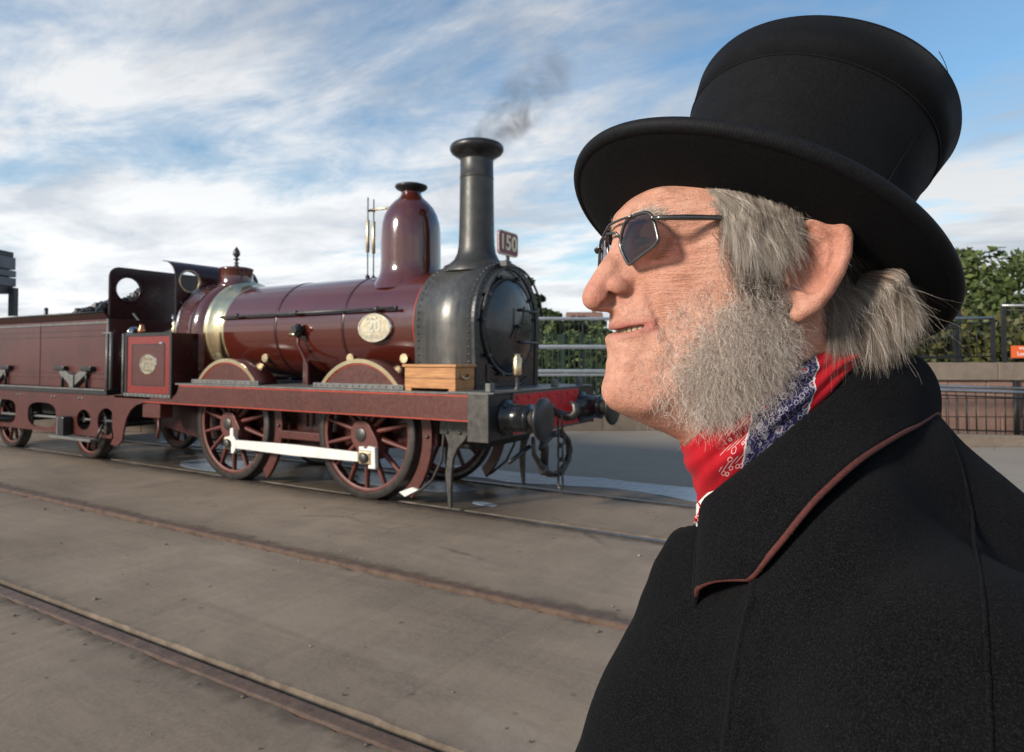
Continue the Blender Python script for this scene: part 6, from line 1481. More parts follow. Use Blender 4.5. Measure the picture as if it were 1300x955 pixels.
# whiskers: wiry curls along cheek and jaw, the chin itself bare
BP = [(925,345,64),(985,350,71),(1003,392,69),(1014,430,66),(1005,480,61),(955,515,52),(905,534,42),(880,536,34),(856,514,33),(848,485,38),(860,445,43),(882,405,54),(905,370,61)]
R = roots(BP, 9500, 0.008)
fe = [p2(905,365,.061), p2(882,405,.054), p2(858,445,.043), p2(846,485,.038), p2(856,514,.033)]; dfe = np.full(len(R), 9.0)
for a_, b_ in zip(fe[:-1], fe[1:]):
    e_ = b_-a_; t_ = np.clip(((R-a_)@e_)/(e_@e_), 0, 1); dfe = np.minimum(dfe, np.linalg.norm(R-a_-t_[:, None]*e_, axis=1))
pk = np.clip(dfe/0.014, 0.22, 1)*np.clip((p2(940,345,.066)[1]-R[:, 1])/0.030, 0.25, 1); R = R[rng.uniform(0, 1, len(R)) < pk]
D = np.c_[rng.normal(0.15, 0.5, len(R)), rng.uniform(0.15, 1.0, len(R)), rng.normal(-0.75, 0.45, len(R))]
edge = np.clip((hp(850,480,0.04)[0]-R[:, 0]+0.008)/0.035, 0.35, 1)
P = grow(R, D, rng.uniform(0.010, 0.024, len(R))*edge, 11, curl=0.0013, cfreq=1.1, wob=0.16, lift=0.009, bendz=-0.07)
strand_obj('beard', P, rng.uniform(0.00005, 0.00011, len(P)), M['beard'], 0.4)
R = roots([(855,470,42),(880,440,50),(960,430,64),(1000,470,62),(965,510,55),(915,530,44),(885,537,36),(858,512,33)], 1700, 0.003)
D = np.c_[rng.normal(0.1, 0.5, len(R)), rng.uniform(0.4, 1.2, len(R)), rng.normal(-0.8, 0.4, len(R))]
P = grow(R, D, rng.uniform(0.014, 0.027, len(R)), 13, curl=0.0018, cfreq=1.3, wob=0.16, lift=0.009, bendz=-0.05); strand_obj('beard_curls', P, rng.uniform(0.00005, 0.00010, len(P)), M['beard'], 0.4)
# sparse short whiskers at the beard's front edge, on lip and brow
R = roots([(840,410,36),(905,350,62),(915,400,62),(870,470,46),(850,520,34),(825,515,28),(835,470,36)], 900, 0.003)
D = np.c_[rng.normal(0.2, 0.4, len(R)), rng.uniform(0.1, 0.6, len(R)), rng.normal(-0.8, 0.4, len(R))]
P = grow(R, D, rng.uniform(0.004, 0.010, len(R)), 5, curl=0.0005, wob=0.15, lift=0.003); strand_obj('cheek_whiskers', P, rng.uniform(0.00006, 0.00010, len(P)), M['beard'], 0.5)
R = roots([(800,270,24),(822,262,37),(846,272,48),(842,280,46),(820,272,36),(802,278,24)], 260, 0.001)
D = np.c_[-rng.uniform(0.1, 0.9, len(R)), rng.uniform(0.5, 1, len(R)), rng.normal(0.1, 0.4, len(R))]
P = grow(R, D, rng.uniform(0.006, 0.013, len(R)), 6, curl=0.0004, wob=0.1, lift=0.003); strand_obj('eyebrow', P, rng.uniform(0.00008, 0.00013, len(P)), M['beard'], 1.0)
# flyaway hairs
R = roots([(905,262,62),(1000,268,74),(1000,300,72),(930,295,68)], 40, 0.001); D = np.c_[-rng.uniform(-0.2, 0.9, len(R)), rng.uniform(0.4, 1.2, len(R)), -rng.uniform(0.2, 1, len(R))]
P = grow(R, D, rng.uniform(0.03, 0.075, len(R)), 12, curl=0.001, cfreq=0.7, wob=0.09, lift=0.012, bendz=-0.05); strand_obj('flyaway_hair', P, rng.uniform(0.00004, 0.00007, len(P)), M['hair'], 0.5, rng.uniform(0.6, 1, len(P)))
R = roots([(1060,350,70),(1110,360,62),(1110,400,60),(1060,400,66)], 40, 0.001); D = np.c_[-rng.uniform(-0.1, 0.7, len(R)), rng.uniform(0.4, 1.2, len(R)), -rng.uniform(0.2, 1, len(R))]
P = grow(R, D, rng.uniform(0.03, 0.065, len(R)), 12, curl=0.001, cfreq=0.7, wob=0.10, lift=0.010, bendz=-0.05); strand_obj('flyaway_hair', P, rng.uniform(0.00004, 0.00007, len(P)), M['hair'], 0.5, rng.uniform(0.6, 1, len(P)))
# ---- coat
def wool(name, c):
    m = NT(name); o = m.coord(); n = m.noise(o, 900, 4, 0.75); n2 = m.noise(o, 60, 5, 0.6); n3 = m.noise(o, 2200, 2, 0.5)
    cc = m.ramp(n, [(0.36, tuple(x*0.25 for x in c)), (0.52, c), (0.68, tuple(x*3.2 for x in c))])
    cc = m.mix(m.ramp(n2, [(0.4, 0.0), (0.75, 0.35)]), cc, tuple(x*1.6 for x in c))
    lint = m.math('MULTIPLY', m.ramp(m.voro(o, 210), [(0.0, 1.0), (0.035, 1.0), (0.06, 0.0)]), m.ramp(m.noise(o, 30, 2, 0.5), [(0.60, 0.0), (0.68, 1.0)]))
    cc = m.mix(m.math('MULTIPLY', lint, 0.5), cc, (0.22, 0.20, 0.18))
    m.set(base=cc, rough=0.92, spec=0.06, sheen=0.02, sheenr=0.5, sheent=(0.7, 0.72, 0.8), normal=m.bump(m.math('ADD', n, n3), 0.7, 0.0012)); return m.m
M['wool'] = wool('black_wool', (0.0056, 0.0056, 0.0062))
M['piping'] = simple('russet_piping', (0.080, 0.016, 0.011), 0.8, 0, 0.3, 400, 0.3)
def HP(x, y, l): return np.array(hp(x, y, l))
Bc = [HP(950,735,.098), HP(958,729,.102), HP(975,708,.110), HP(995,684,.115), HP(1018,655,.118), HP(1043,627,.118), HP(1090,585,.112), HP(1137,554,.096), HP(1165,539,.080), HP(1187,525,.055), np.array([-0.293, 0.026, -0.088]), np.array([-0.300, 0.0, -0.090])]
Ac = [HP(885,757,.050), HP(886,715,.044), HP(888,675,.038), HP(893,640,.034), HP(908,626,.040), HP(925,612,.046), HP(960,585,.056), HP(1000,551,.063), HP(1045,509,.066), HP(1090,464,.064), HP(1128,452,.054), HP(1157,452,.036), np.array([-0.258, 0.0, -0.043])]
sil = [HP(862,667,0.01), HP(845,688,0), HP(821,731,0), HP(798,773,0), HP(774,820,0), HP(760,853,0), np.array([0.010, 0, -0.34]), np.array([0.016, 0, -0.42])]
bk_ = [HP(1236,552,.06), HP(1255,566,.065), HP(1278,585,.07), HP(1300,604,.075), np.array([-0.345, 0.06, -0.20]), np.array([-0.365, 0.05, -0.30])]
ch_ = 0.0055
cf_ = np.arange(-0.46, 0.10, ch_); cl_ = np.arange(-0.36, 0.36, ch_); cz_ = np.arange(-1.08, -0.04, ch_)
CP = [cf_[:, None, None].astype(np.float32), cl_[None, :, None].astype(np.float32), cz_[None, None, :].astype(np.float32)]
ty, trl = math.radians(20), math.radians(5)
pv = np.array([-0.17, 0, -0.17])
x_, y_, z_ = CP[0]-pv[0], CP[1]-pv[1], CP[2]-pv[2]
u1 = x_*math.cos(ty)-y_*math.sin(ty); v1 = x_*math.sin(ty)+y_*math.cos(ty); v2 = v1*math.cos(trl)+z_*math.sin(trl); w2 = -v1*math.sin(trl)+z_*math.cos(trl)
TP = [u1, v2, w2]       # torso frame: forward, left, up from the neck pivot
d = sd_ell(TP, (-0.005, 0, -0.22), (0.135, 0.175, 0.25))
d = smin(d, sd_ell(TP, (-0.055, 0, -0.17), (0.125, 0.165, 0.20)), 0.06)
for s in (1, -1):
    d = smin(d, sd_cap(TP, (-0.035, s*0.05, -0.045), (-0.045, s*0.155, -0.075), 0.070, 0.078), 0.05)
    arm = sd_cap(TP, (-0.045, s*0.165, -0.085), (-0.060, s*0.215, -0.36), 0.080, 0.062); arm = smin(arm, sd_cap(TP, (-0.060, s*0.215, -0.36), (0.03, s*0.205, -0.60), 0.062, 0.048), 0.03)
    d = smin(d, arm, 0.022)
d = smin(d, sd_cap(TP, (-0.01, 0, -0.40), (-0.01, 0, -0.86), 0.150, 0.205), 0.06)
d = np.maximum(d, -(TP[2]+0.84))
bo = []
for i_ in range(len(Bc)):
    tg_ = Bc[min(i_+1, len(Bc)-1)]-Bc[max(i_-1, 0)]; a_ = min(Ac, key=lambda q: np.linalg.norm(q-Bc[i_])); nn_ = np.cross(Bc[i_]-a_, tg_); nn_ /= np.linalg.norm(nn_)
    if nn_ @ np.array([-0.1, 0.6, 0.8]) < 0: nn_ = -nn_
    bo.append(Bc[i_]-nn_*0.046)
d = smin(d, chain(CP, bo, [0.034]*len(bo)), 0.025)
sr_ = [0.020, 0.028, 0.042, 0.054, 0.060, 0.062, 0.062, 0.062]
d = smin(d, chain(CP, [c+np.array([-r_*1.02, 0.0, -r_*0.45]) for c, r_ in zip(sil, sr_)], sr_), 0.03)
d = smin(d, chain(CP, [c+np.array([0.050, -0.012, -0.050]) for c in bk_], [0.062]*len(bk_)), 0.03)
# hollow for neck and kerchief
d = smax(d, -sd_cap(CP, (-0.135, 0, -0.02), (-0.135, 0, -0.155), 0.090, 0.050), 0.012)
d[0] = 1; d[-1] = 1; d[:, 0] = 1; d[:, -1] = 1; d[:, :, 0] = 1; d[:, :, -1] = 1
CV, CF = surface_nets(d, (cf_[0], cl_[0], cz_[0]), ch_); del d, arm, TP, u1, v1, v2, w2
CV = laplace(CV, CF, 4, 0.6)
# soft cloth drape
nz_ = 0.0075*np.sin(CV[:, 2]*21-CV[:, 1]*26+CV[:, 0]*9)*np.sin(CV[:, 0]*17+CV[:, 2]*8+0.6)+0.0030*np.sin(CV[:, 2]*38+CV[:, 1]*17)*np.sin(CV[:, 0]*29+CV[:, 1]*23+1.0)+0.0010*np.sin(CV[:, 2]*95+CV[:, 0]*70+CV[:, 1]*30)
dirn = CV-np.array([-0.17, 0, -0.35]); dirn[:, 2] *= 0.3; dirn /= np.linalg.norm(dirn, axis=1)[:, None]; CV = CV+dirn*nz_[:, None]
# the buttoned front: the near panel laps over the far one along a turned edge
Wc = to_world(CV); Dv = Wc-np.array(CAM); dz_ = Dv@np.array(FW); qx = 650+FPX*(Dv@np.array(RT))/dz_; qy = 432-FPX*(Dv@np.array(UP))/dz_
lx = np.interp(qy, [730, 748, 775, 810, 850, 900, 960, 1100], [956, 950, 943, 938, 932, 925, 918, 905]); near = (CV[:, 1] > 0.02) & (qy > 722) & (CV[:, 0] > -0.16)
lap = np.where(near, np.clip((qx-lx)/4.0+0.5, 0, 1)*np.exp(-np.clip(qx-lx, 0, None)/70.0), 0)*np.clip((qy-722)/25, 0, 1); CV = CV+lap[:, None]*np.array([0.005, 0.010, 0.002])
coat = np_mesh('coat', to_world(CV), CF.tolist(), M['wool'], man)
# turned front edge and shoulder seam, lying on the cloth
Wc = to_world(CV); Dv = Wc-np.array(CAM); dz_ = Dv@np.array(FW); qx = 650+FPX*(Dv@np.array(RT))/dz_; qy = 432-FPX*(Dv@np.array(UP))/dz_
def on_coat(poly, n, lift):
    P_ = resample([(x, y, 0) for x, y in poly], n); out = []
    for x, y, _ in P_:
        k = np.where(((qx-x)**2+(qy-y)**2 < 14**2) & (dz_ > 0.05))[0]
        if not len(k): continue
        k = k[dz_[k] < dz_[k].min()+0.02]; w_ = 1/(((qx[k]-x)**2+(qy[k]-y)**2)+4.0); p = (CV[k]*w_[:, None]).sum(0)/w_.sum(); out.append(p+np.array([0.3, 0.9, 0.2])*lift)
    out = np.array(out)
    for _ in range(3): out[1:-1] = (out[:-2]+2*out[1:-1]+out[2:])/4
    return out
def resample(P, n):
    P = np.array(P, float); s = np.r_[0, np.cumsum(np.linalg.norm(np.diff(P, axis=0), axis=1))]; u = np.linspace(0, s[-1], n); return np.stack([np.interp(u, s, P[:, k]) for k in range(P.shape[1])], 1)
fe_ = on_coat([(962,724), (952,750), (944,780), (939,815), (932,860), (926,910), (920,960), (915,1010)], 40, 0.0005)
G_ = np.stack([fe_+np.array([0.0015, -0.004, 0]), fe_+np.array([0.003, 0.0030, 0]), fe_+np.array([-0.003, 0.0050, 0.001]), fe_+np.array([-0.011, 0.0035, 0.002]), fe_+np.array([-0.020, -0.002, 0.002])], 1)
n_, m2_ = G_.shape[:2]; fo_ = np_mesh('front_edge', to_world(G_.reshape(-1, 3)), [(i*m2_+j, (i+1)*m2_+j, (i+1)*m2_+j+1, i*m2_+j+1) for i in range(n_-1) for j in range(m2_-1)], M['wool'], coat); so_ = fo_.modifiers.new('solid', 'SOLIDIFY'); so_.thickness = 0.002
sm2 = on_coat([(1205,552), (1222,600), (1236,660), (1246,730), (1252,810), (1256,900), (1258,960)], 50, 0.0002)
part('sleeve_seam', MB().tube([hw(*p) for p in sm2], 0.0013, 6), M['wool'], coat)
# collar: broad fall from the neck fold to the piped edge
def resample(P, n):
    P = np.array(P); Q = []
    for i in range(len(P)-1):
        p0, p1, p2_, p3 = P[max(0, i-1)], P[i], P[i+1], P[min(len(P)-1, i+2)]
        for j in range(12): t = j/12; Q.append(0.5*((2*p1)+(-p0+p2_)*t+(2*p0-5*p1+4*p2_-p3)*t*t+(-p0+3*p1-3*p2_+p3)*t**3))
    Q.append(P[-1]); Q = np.array(Q); s = np.r_[0, np.cumsum(np.linalg.norm(np.diff(Q, axis=0), axis=1))]; u = np.linspace(0, s[-1], n)
    return np.stack([np.interp(u, s, Q[:, k]) for k in range(3)], 1)
NC, NW = 90, 16
# the crest and the outer edge run at matched stations
Ar, Br = resample(Ac, NC), resample(Bc, NC)
fall = []
for i in range(NC):
    a, b = Ar[i], Br[i]; up_ = np.array([0, 0.35, 1.0]); tang = Br[min(i+1, NC-1)]-Br[max(i-1, 0)]; nn = np.cross(b-a, tang); nn /= np.linalg.norm(nn)+1e-9
    if nn @ np.array([-0.1, 0.6, 0.8]) < 0: nn = -nn
    row = []
    for j in range(NW):
        t = j/(NW-1); bul = 0.006*math.sin(PI*t)+0.0035*math.sin(PI*min(1, t*5)/2)*(1-t); row.append(a+(b-a)*t+nn*bul)
    fall.append(row)
fall = np.array(fall)
def sheet(name, G, mat, parent, thick=0.0035, off=-1):
    n, m_ = G.shape[:2]; V = to_world(G.reshape(-1, 3)); F = [(i*m_+j, (i+1)*m_+j, (i+1)*m_+j+1, i*m_+j+1) for i in range(n-1) for j in range(m_-1)]
    o = np_mesh(name, V, F, mat, parent); s = o.modifiers.new('solid', 'SOLIDIFY'); s.thickness = thick; s.offset = 0; return o
mirr = fall[::-1].copy(); mirr[..., 1] *= -1; mirr[..., 2] -= 0.030*np.clip(-mirr[..., 1]/0.1, 0, 1); mirr[..., 0] -= 0.060*np.clip(-mirr[..., 1]/0.07, 0, 1.3)
mirr = mirr[:46]
collar = sheet('collar', np.concatenate([fall, mirr[1:]]), M['wool'], coat)
edge_ = [hw(*p) for p in np.concatenate([fall[:, -1], mirr[1:, -1]])]
part('piping', MB().tube(edge_, 0.0021, 8), M['piping'], collar)
part('piping', MB().tube([hw(*p) for p in fall[0]], 0.0019, 8), M['piping'], collar)
# collar stand inside the fold
st_ = np.stack([Ar, Ar+np.array([0.0, -0.006, -0.022]), Ar+np.array([0.0, -0.010, -0.05])], 1); sm_ = st_[::-1].copy()[:46]; sm_[..., 1] *= -1
sheet('collar_stand', np.concatenate([st_, sm_[1:]]), M['wool'], collar, 0.003)
for k, z in enumerate((-0.36, -0.50, -0.64)):
    part('button', ball((0.018-0.01*k, 0.03, z), 0.011, 12, 8), M['brass'], coat)
# ---- shirt band and neckerchief
M['shirt'] = simple('white_shirt', (0.70, 0.68, 0.63), 0.8, 0, 0.1, 80)
sh = [HP(886,648,.012), HP(900,634,.026), HP(920,614,.038), HP(945,592,.048), HP(975,566,.055), HP(1020,530,.060)]
sheet('shirt_collar', np.stack([resample(sh, 30)+np.array([0, -0.001, 0.0045]), resample(sh, 30)+np.array([0, -0.002, -0.02])], 1), M['shirt'], man, 0.002)
def bandana():
    m = NT('printed_bandana'); uv = m.n('ShaderNodeAttribute', attribute_name='cloth').outputs['Vector']; X = m.sep(uv)
    u, v = X[0], X[1]                      # metres along the roll and across it
    sc = m.n('ShaderNodeVectorMath', operation='SCALE'); m.l(uv, sc.inputs[0]); sc.inputs['Scale'].default_value = 1.0
    jag = m.math('MULTIPLY', m.noise(uv, 260, 2, 0.5), 0.004)
    b1 = m.math('ADD', m.math('SUBTRACT', u, m.math('MULTIPLY', v, -0.55)), jag)      # slanted coordinate
    navy = m.math('MULTIPLY', m.math('GREATER_THAN', b1, 0.094), m.math('LESS_THAN', b1, 0.150))
    red = m.ramp(m.noise(uv, 60, 4, 0.6), [(0.3, (0.32, 0.004, 0.010)), (0.7, (0.44, 0.007, 0.017))])
    dots = m.ramp(m.voro(uv, 330), [(0.0, 1.0), (0.16, 1.0), (0.2, 0.0)]); red = m.mix(m.math('MULTIPLY', dots, 0.35), red, (0.09, 0.004, 0.02))
    # flowers: rings round scattered centres, with a red heart
    f1 = m.voro(uv, 84, rand=0.45); ringf = m.ramp(f1, [(0.0, 0.0), (0.19, 0.0), (0.22, 1.0), (0.30, 1.0), (0.33, 0.0)]); heart = m.ramp(f1, [(0.0, 1.0), (0.12, 1.0), (0.15, 0.0)])
    pet = m.voro(uv, 300, rand=0.9); 
    wv = m.n('ShaderNodeTexWave', wave_type='RINGS', rings_direction='SPHERICAL'); wv.inputs['Scale'].default_value = 60; wv.inputs['Distortion'].default_value = 9; wv.inputs['Detail'].default_value = 1.2; wv.inputs['Detail Scale'].default_value = 4.0; m.l(uv, wv.inputs['Vector'])
    curlm = m.ramp(wv.outputs['Fac'], [(0.0, 0.0), (0.78, 0.0), (0.84, 1.0), (0.92, 1.0), (0.97, 0.0)])
    f2 = m.voro(uv, 170, rand=1.0); spir = m.ramp(f2, [(0.0, 0.0), (0.24, 0.0), (0.27, 1.0), (0.33, 1.0), (0.36, 0.0)])
    wht = m.math('MAXIMUM', ringf, m.math('MAXIMUM', m.math('MULTIPLY', curlm, m.math('LESS_THAN', f1, 0.42) if False else 1.0), spir))
    blue = m.mix(m.math('MULTIPLY', wht, 0.55), (0.012, 0.010, 0.055), (0.50, 0.48, 0.52)); blue = m.mix(heart, blue, (0.42, 0.012, 0.03))
    # white lace border printed on the red beside the navy
    lb = m.math('MULTIPLY', m.math('GREATER_THAN', b1, 0.072), m.math('LESS_THAN', b1, 0.094))
    lace = m.math('MAXIMUM', spir, m.math('MULTIPLY', m.ramp(m.math('SINE', m.math('MULTIPLY', m.math('ADD', v, m.math('MULTIPLY', u, 0.4)), 2400.0)), [(0.5, 0.0), (0.7, 1.0)]), m.ramp(m.math('SINE', m.math('MULTIPLY', v, 520.0)), [(0.45, 0.0), (0.6, 1.0)])))
    edge = m.math('MULTIPLY', m.math('GREATER_THAN', b1, 0.0925), m.math('LESS_THAN', b1, 0.0945))
    redl = m.mix(m.math('MULTIPLY', m.math('MULTIPLY', lb, lace), 0.62), red, (0.72, 0.62, 0.60)); redl = m.mix(m.math('MULTIPLY', edge, 0.7), redl, (0.75, 0.7, 0.68))
    c = m.mix(navy, redl, blue)
    wtip = m.math('MULTIPLY', m.math('GREATER_THAN', b1, 0.1500), m.math('LESS_THAN', b1, 0.1515)); c = m.mix(wtip, c, (0.6, 0.58, 0.6))
    weave = m.noise(uv, 2600, 2, 0.5)
    m.set(base=c, rough=0.8, spec=0.2, sheen=0.05, normal=m.bump(m.math('ADD', weave, m.math('MULTIPLY', m.noise(uv, 130, 3, 0.6), 2.0)), 0.3, 0.0008)); return m.m
M['bandana'] = bandana()
kU = [HP(874,560,.0), HP(874,566,.012), HP(882,556,.026), HP(905,538,.040), HP(950,508,.054), HP(1000,474,.062), HP(1045,448,.063), HP(1080,438,.056), np.array([-0.213, 0.030, -0.030]), np.array([-0.222, 0.0, -0.030])]
kL = [HP(897,640,.0), HP(898,642,.014), HP(907,629,.028), HP(930,606,.043), HP(965,580,.054), HP(1005,545,.062), HP(1045,508,.066), HP(1085,466,.062), np.array([-0.224, 0.034, -0.058]), np.array([-0.234, 0.0, -0.060])]
NK, NV = 110, 22; U_, L_ = resample(kU, NK), resample(kL, NK); band = np.zeros((NK, NV, 3))
for i in range(NK):
    a, b = U_[i], L_[i]; rad_ = (a+b)/2-np.array([-0.145, 0, (a[2]+b[2])/2]); rad_ /= np.linalg.norm(rad_); front = math.exp(-(i/16.0)**2)
    for j in range(NV):
        t = j/(NV-1); bul = (0.0050+0.002*front)*math.sin(PI*t)**0.7 + 0.0016*math.sin(t*17+i*0.09)*math.sin(PI*t) + 0.0012*math.sin(t*9-i*0.21)*math.sin(PI*t)
        p = a+(b-a)*t+rad_*bul; p[2] += 0.004*front*math.sin(PI*t); band[i, j] = p
mb2 = band[::-1].copy(); mb2[..., 1] *= -1; mb2[..., 0] -= 0.020*np.clip(-mb2[..., 1]/0.022, 0, 1)*np.clip((mb2[..., 0]+0.20)/0.06, 0, 1)
full = np.concatenate([mb2[:-1], band]); ker = sheet('neckerchief', full, M['bandana'], man, 0.0016)
sU = np.r_[0, np.cumsum(np.linalg.norm(np.diff(band[:, NV//2], axis=0), axis=1))]; uu = np.concatenate([-sU[::-1][:-1], sU]); vv = np.linspace(0, 0.05, NV)
at_ = ker.data.attributes.new('cloth', 'FLOAT_VECTOR', 'POINT'); at_.data.foreach_set('vector', np.stack([np.repeat(np.abs(uu), NV), np.tile(vv, len(uu)), np.zeros(len(uu)*NV)], 1).astype(np.float32).ravel())
# hanging tail of the kerchief at the throat
tl = [HP(892,606,.013), HP(895,622,.014), HP(896,636,.015), HP(894,650,.015), HP(888,664,.013)]
G = []
for i, p in enumerate(resample(tl, 16)):
    w_ = 0.0075-0.0002*i; G.append([p+np.array([w_*s-0.0, 0.002*math.cos(s*3+i), 0.0012*math.sin(i*1.3+s*2)]) for s in np.linspace(-1, 1, 7)])
tail = sheet('kerchief_tail', np.array(G), M['bandana'], ker, 0.0015)
at_ = tail.data.attributes.new('cloth', 'FLOAT_VECTOR', 'POINT'); at_.data.foreach_set('vector', np.array([[0.048+0.001*s, 0.02+0.002*i, 0] for i in range(16) for s in range(7)], np.float32).ravel())
# ---- hands, trousers, boots (below the frame)
M['trouser'] = wool('dark_trouser_cloth', (0.010, 0.010, 0.011)); M['boot'] = simple('black_boot_leather', (0.012, 0.011, 0.010), 0.35, 0, 0.2, 30)
cT = np.array([[math.cos(ty), -math.sin(ty)], [math.sin(ty), math.cos(ty)]])
def tor(f, l, z):       # torso frame to head frame
    v1_ = l*math.cos(trl)-z*math.sin(trl); w1_ = l*math.sin(trl)+z*math.cos(trl); return (pv[0]+f*math.cos(ty)+v1_*math.sin(ty), pv[1]-f*math.sin(ty)+v1_*math.cos(ty), pv[2]+w1_)
GZ0 = -HO.z
for s in (1, -1):
    hip, knee, ank = tor(-0.01, s*0.09, -0.62), tor(0.0, s*0.10, -1.02), None; ank = (knee[0]-0.02, knee[1], GZ0+0.10)
    part('trouser_leg', MB().tube([hw(*hip), hw(*knee), hw(*ank)], [0.095, 0.075, 0.060], 16), M['trouser'], man)
    ft = [(ank[0]-0.05, ank[1], GZ0+0.05), (ank[0]+0.0, ank[1], GZ0+0.06), (ank[0]+0.10, ank[1], GZ0+0.045), (ank[0]+0.19, ank[1], GZ0+0.036)]
    part('boot', MB().tube([hw(*(ank[0], ank[1], GZ0+0.14)), hw(*(ank[0]-0.01, ank[1], GZ0+0.07)), hw(*ft[2]), hw(*ft[3]), hw(ft[3][0]+0.03, ft[3][1], GZ0+0.032)], [0.056, 0.062, 0.044, 0.036, 0.012], 14).box(tuple(hw(*ft[0]))[:2]+(0.0,), tuple(hw(*ft[0])+Vector((0.02, 0.02, 0.02)))), M['boot'], man)
    wr_ = np.array(tor(0.03, s*0.205, -0.60)); dn = np.array([0.12, 0, -1.0]); dn /= np.linalg.norm(dn); fwd = np.array([1, 0, 0.12])
    lo = wr_-0.20*np.abs(np.array([0.6, 0.45, 1.1])); gx = [np.arange(lo[0], lo[0]+0.26, 0.003), np.arange(lo[1], lo[1]+0.18, 0.003), np.arange(lo[2]-0.02, lo[2]+0.27, 0.003)]
    Hp = [gx[0][:, None, None], gx[1][None, :, None], gx[2][None, None, :]]
    hd = sd_cap(Hp, wr_, wr_+dn*0.05, 0.026, 0.028)
    pal = wr_+dn*0.075; hd = smin(hd, sd_cap(Hp, pal-fwd*0.022, pal+fwd*0.022, 0.019, 0.018), 0.02)
    for k, (o_, ln) in enumerate(((0.032, 0.070), (0.012, 0.078), (-0.009, 0.072), (-0.029, 0.056))):
        b0 = wr_+dn*0.085+fwd*o_; b1_ = b0+dn*ln*0.5+np.array([0, -s*0.006, 0]); b2_ = b1_+dn*ln*0.3+np.array([0, -s*0.016, 0]); b3_ = b2_+dn*ln*0.2+np.array([0, -s*0.016, 0])
        hd = smin(hd, chain(Hp, [b0, b1_, b2_, b3_], [0.0095, 0.009, 0.0082, 0.007]), 0.004)
    t0 = wr_+dn*0.035+fwd*0.022; t1 = t0+dn*0.030+fwd*0.026+np.array([0, -s*0.008, 0]); t2 = t1+dn*0.030+fwd*0.006+np.array([0, -s*0.008, 0])
    hd = smin(hd, chain(Hp, [t0, t1, t2], [0.012, 0.0105, 0.008]), 0.006)
    hd[0] = 1; hd[-1] = 1; hd[:, 0] = 1; hd[:, -1] = 1; hd[:, :, 0] = 1; hd[:, :, -1] = 1
    V_, F_ = surface_nets(hd, (gx[0][0], gx[1][0], gx[2][0]), 0.003); V_ = laplace(V_, F_, 2); ho = np_mesh('hand', to_world(V_), F_.tolist(), M['skin'], man)
    c2 = ho.data.color_attributes.new('tint', 'FLOAT_COLOR', 'POINT'); c2.data.foreach_set('color', np.tile(np.array([0.3, 0, 0.1, 1], np.float32), len(V_)))
# ------------------------------------------------------------------ dark smoke drifting from the chimney
S0 = Vector((0.99, YC, 4.02)); S1 = Vector((2.15, YC+0.10, 5.00)); sd_ = (S1-S0); sl = sd_.length; sd_n = sd_.normalized()
m = NT('drifting_smoke'); m.t.nodes.remove(m.b)
o = m.coord('Object')
t = m.n('ShaderNodeVectorMath', operation='DOT_PRODUCT'); m.l(o, t.inputs[0]); t.inputs[1].default_value = sd_n
pr_n = m.n('ShaderNodeVectorMath', operation='SCALE'); pr_n.inputs[0].default_value = sd_n; m.l(t.outputs['Value'], pr_n.inputs['Scale'])
wob = m.n('ShaderNodeTexNoise'); wob.inputs['Scale'].default_value = 1.8; wob.inputs['Detail'].default_value = 2; m.l(o, wob.inputs['Vector'])
wv = m.n('ShaderNodeVectorMath', operation='SUBTRACT'); m.l(wob.outputs['Color'], wv.inputs[0]); wv.inputs[1].default_value = (0.5, 0.5, 0.5)
ws = m.n('ShaderNodeVectorMath', operation='SCALE'); m.l(wv.outputs[0], ws.inputs[0]); ws.inputs['Scale'].default_value = 0.55
oo = m.n('ShaderNodeVectorMath', operation='ADD'); m.l(o, oo.inputs[0]); m.l(ws.outputs[0], oo.inputs[1])
df = m.n('ShaderNodeVectorMath', operation='DISTANCE'); m.l(oo.outputs[0], df.inputs[0]); m.l(pr_n.outputs[0], df.inputs[1])
tn_ = m.math('DIVIDE', t.outputs['Value'], sl)
rad_ = m.math('ADD', 0.26, m.math('MULTIPLY', tn_, 0.16))
fall_ = m.math('SUBTRACT', 1.0, m.math('DIVIDE', df.outputs['Value'], rad_), clamp=True)
nz2 = m.noise(o, 3.4, 5, 0.65, 0.8); nz2 = m.ramp(nz2, [(0.42, 0.0), (0.68, 1.0)])
along_ = m.ramp(tn_, [(0.0, 0.6), (0.03, 1.0), (0.35, 0.75), (0.75, 0.30), (1.0, 0.0)])
den_ = m.math('MULTIPLY', m.math('MULTIPLY', m.math('MULTIPLY', fall_, nz2), along_), 17.0)
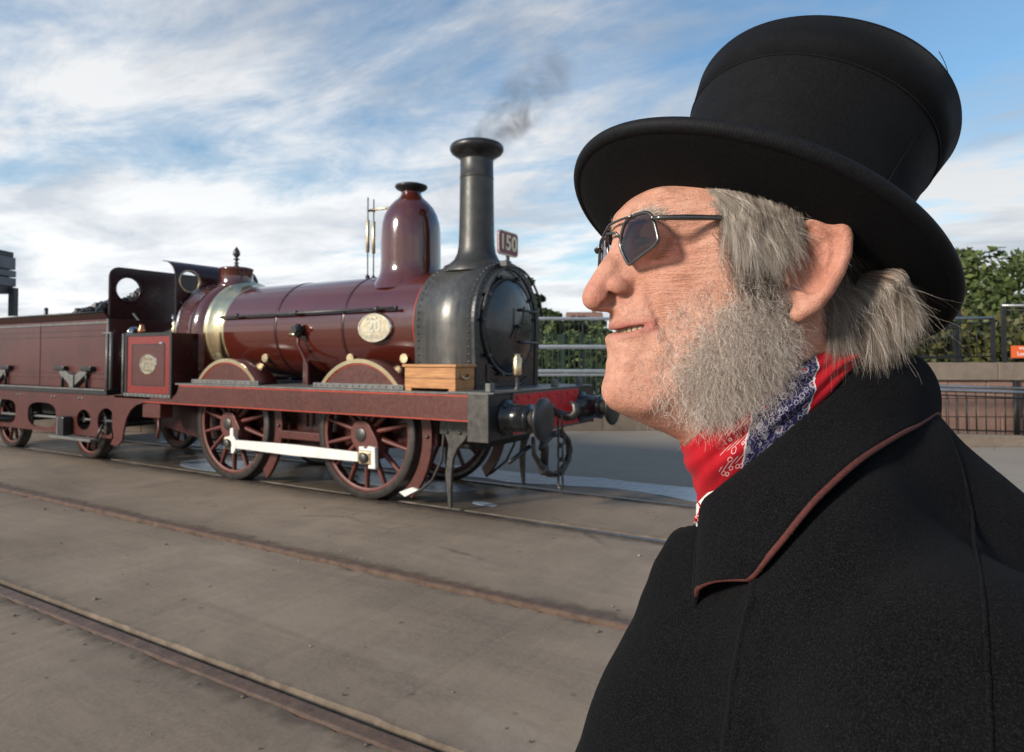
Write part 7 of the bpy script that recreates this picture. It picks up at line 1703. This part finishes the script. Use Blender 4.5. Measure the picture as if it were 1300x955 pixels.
pv_ = m.n('ShaderNodeVolumePrincipled'); pv_.inputs['Color'].default_value = (0.30, 0.31, 0.34, 1); m.l(den_, pv_.inputs['Density']); m.l(pv_.outputs[0], m.out.inputs['Volume'])
mb = MB(); u_ = sd_n.orthogonal().normalized(); v_ = sd_n.cross(u_); vs = []
for k, (tt, rr) in enumerate(((0.02, 0.20), (0.15, 0.38), (0.5, 0.52), (0.85, 0.58), (1.05, 0.45))):
    for i in range(12): a = 2*PI*i/12; vs.append(S0+sd_*tt+u_*(rr*math.cos(a))+v_*(rr*math.sin(a)))
mb.add(vs, [(k*12+i, k*12+(i+1) % 12, (k+1)*12+(i+1) % 12, (k+1)*12+i) for k in range(4) for i in range(12)] + [tuple(range(11, -1, -1)), tuple(range(48, 60))])
so = mb.build('smoke', m.m, None, 0.0, S0); tag(so, 'wisp of dark smoke drifting up from the tall chimney', 'smoke', kind='stuff')

# scattered grit and chips on the yard
rnd = random.Random(77); gm_ = MB()
for _ in range(240):
    x, y = rnd.uniform(-5, 4.5), rnd.uniform(-4.6, -0.3)
    if rnd.random() < 0.55: y = rnd.choice((-3.475, -1.79))+rnd.gauss(0, 0.12)
    if any(abs(y-(ry+sg*0.05)) < 0.11 for ry, sg in RAILS): continue
    s_ = rnd.uniform(0.003, 0.009) if rnd.random() < 0.9 else rnd.uniform(0.009, 0.016)
    gm_.add([(x+v.x*s_*rnd.uniform(0.7, 1.3), y+v.y*s_*rnd.uniform(0.7, 1.3), 0.4*s_+v.z*s_*0.6) for v in bv], bf)
M['grit'] = NT('grit'); M['grit'].set(base=M['grit'].ramp(M['grit'].n('ShaderNodeNewGeometry').outputs['Random Per Island'], [(0.0, (0.05, 0.04, 0.032)), (0.7, (0.16, 0.13, 0.10)), (0.95, (0.30, 0.27, 0.23)), (1.0, (0.6, 0.58, 0.54))]), rough=0.85); M['grit'] = M['grit'].m
tag(gm_.build('grit', M['grit']), 'loose grit and small chips of stone scattered over the yard', 'grit', kind='stuff')
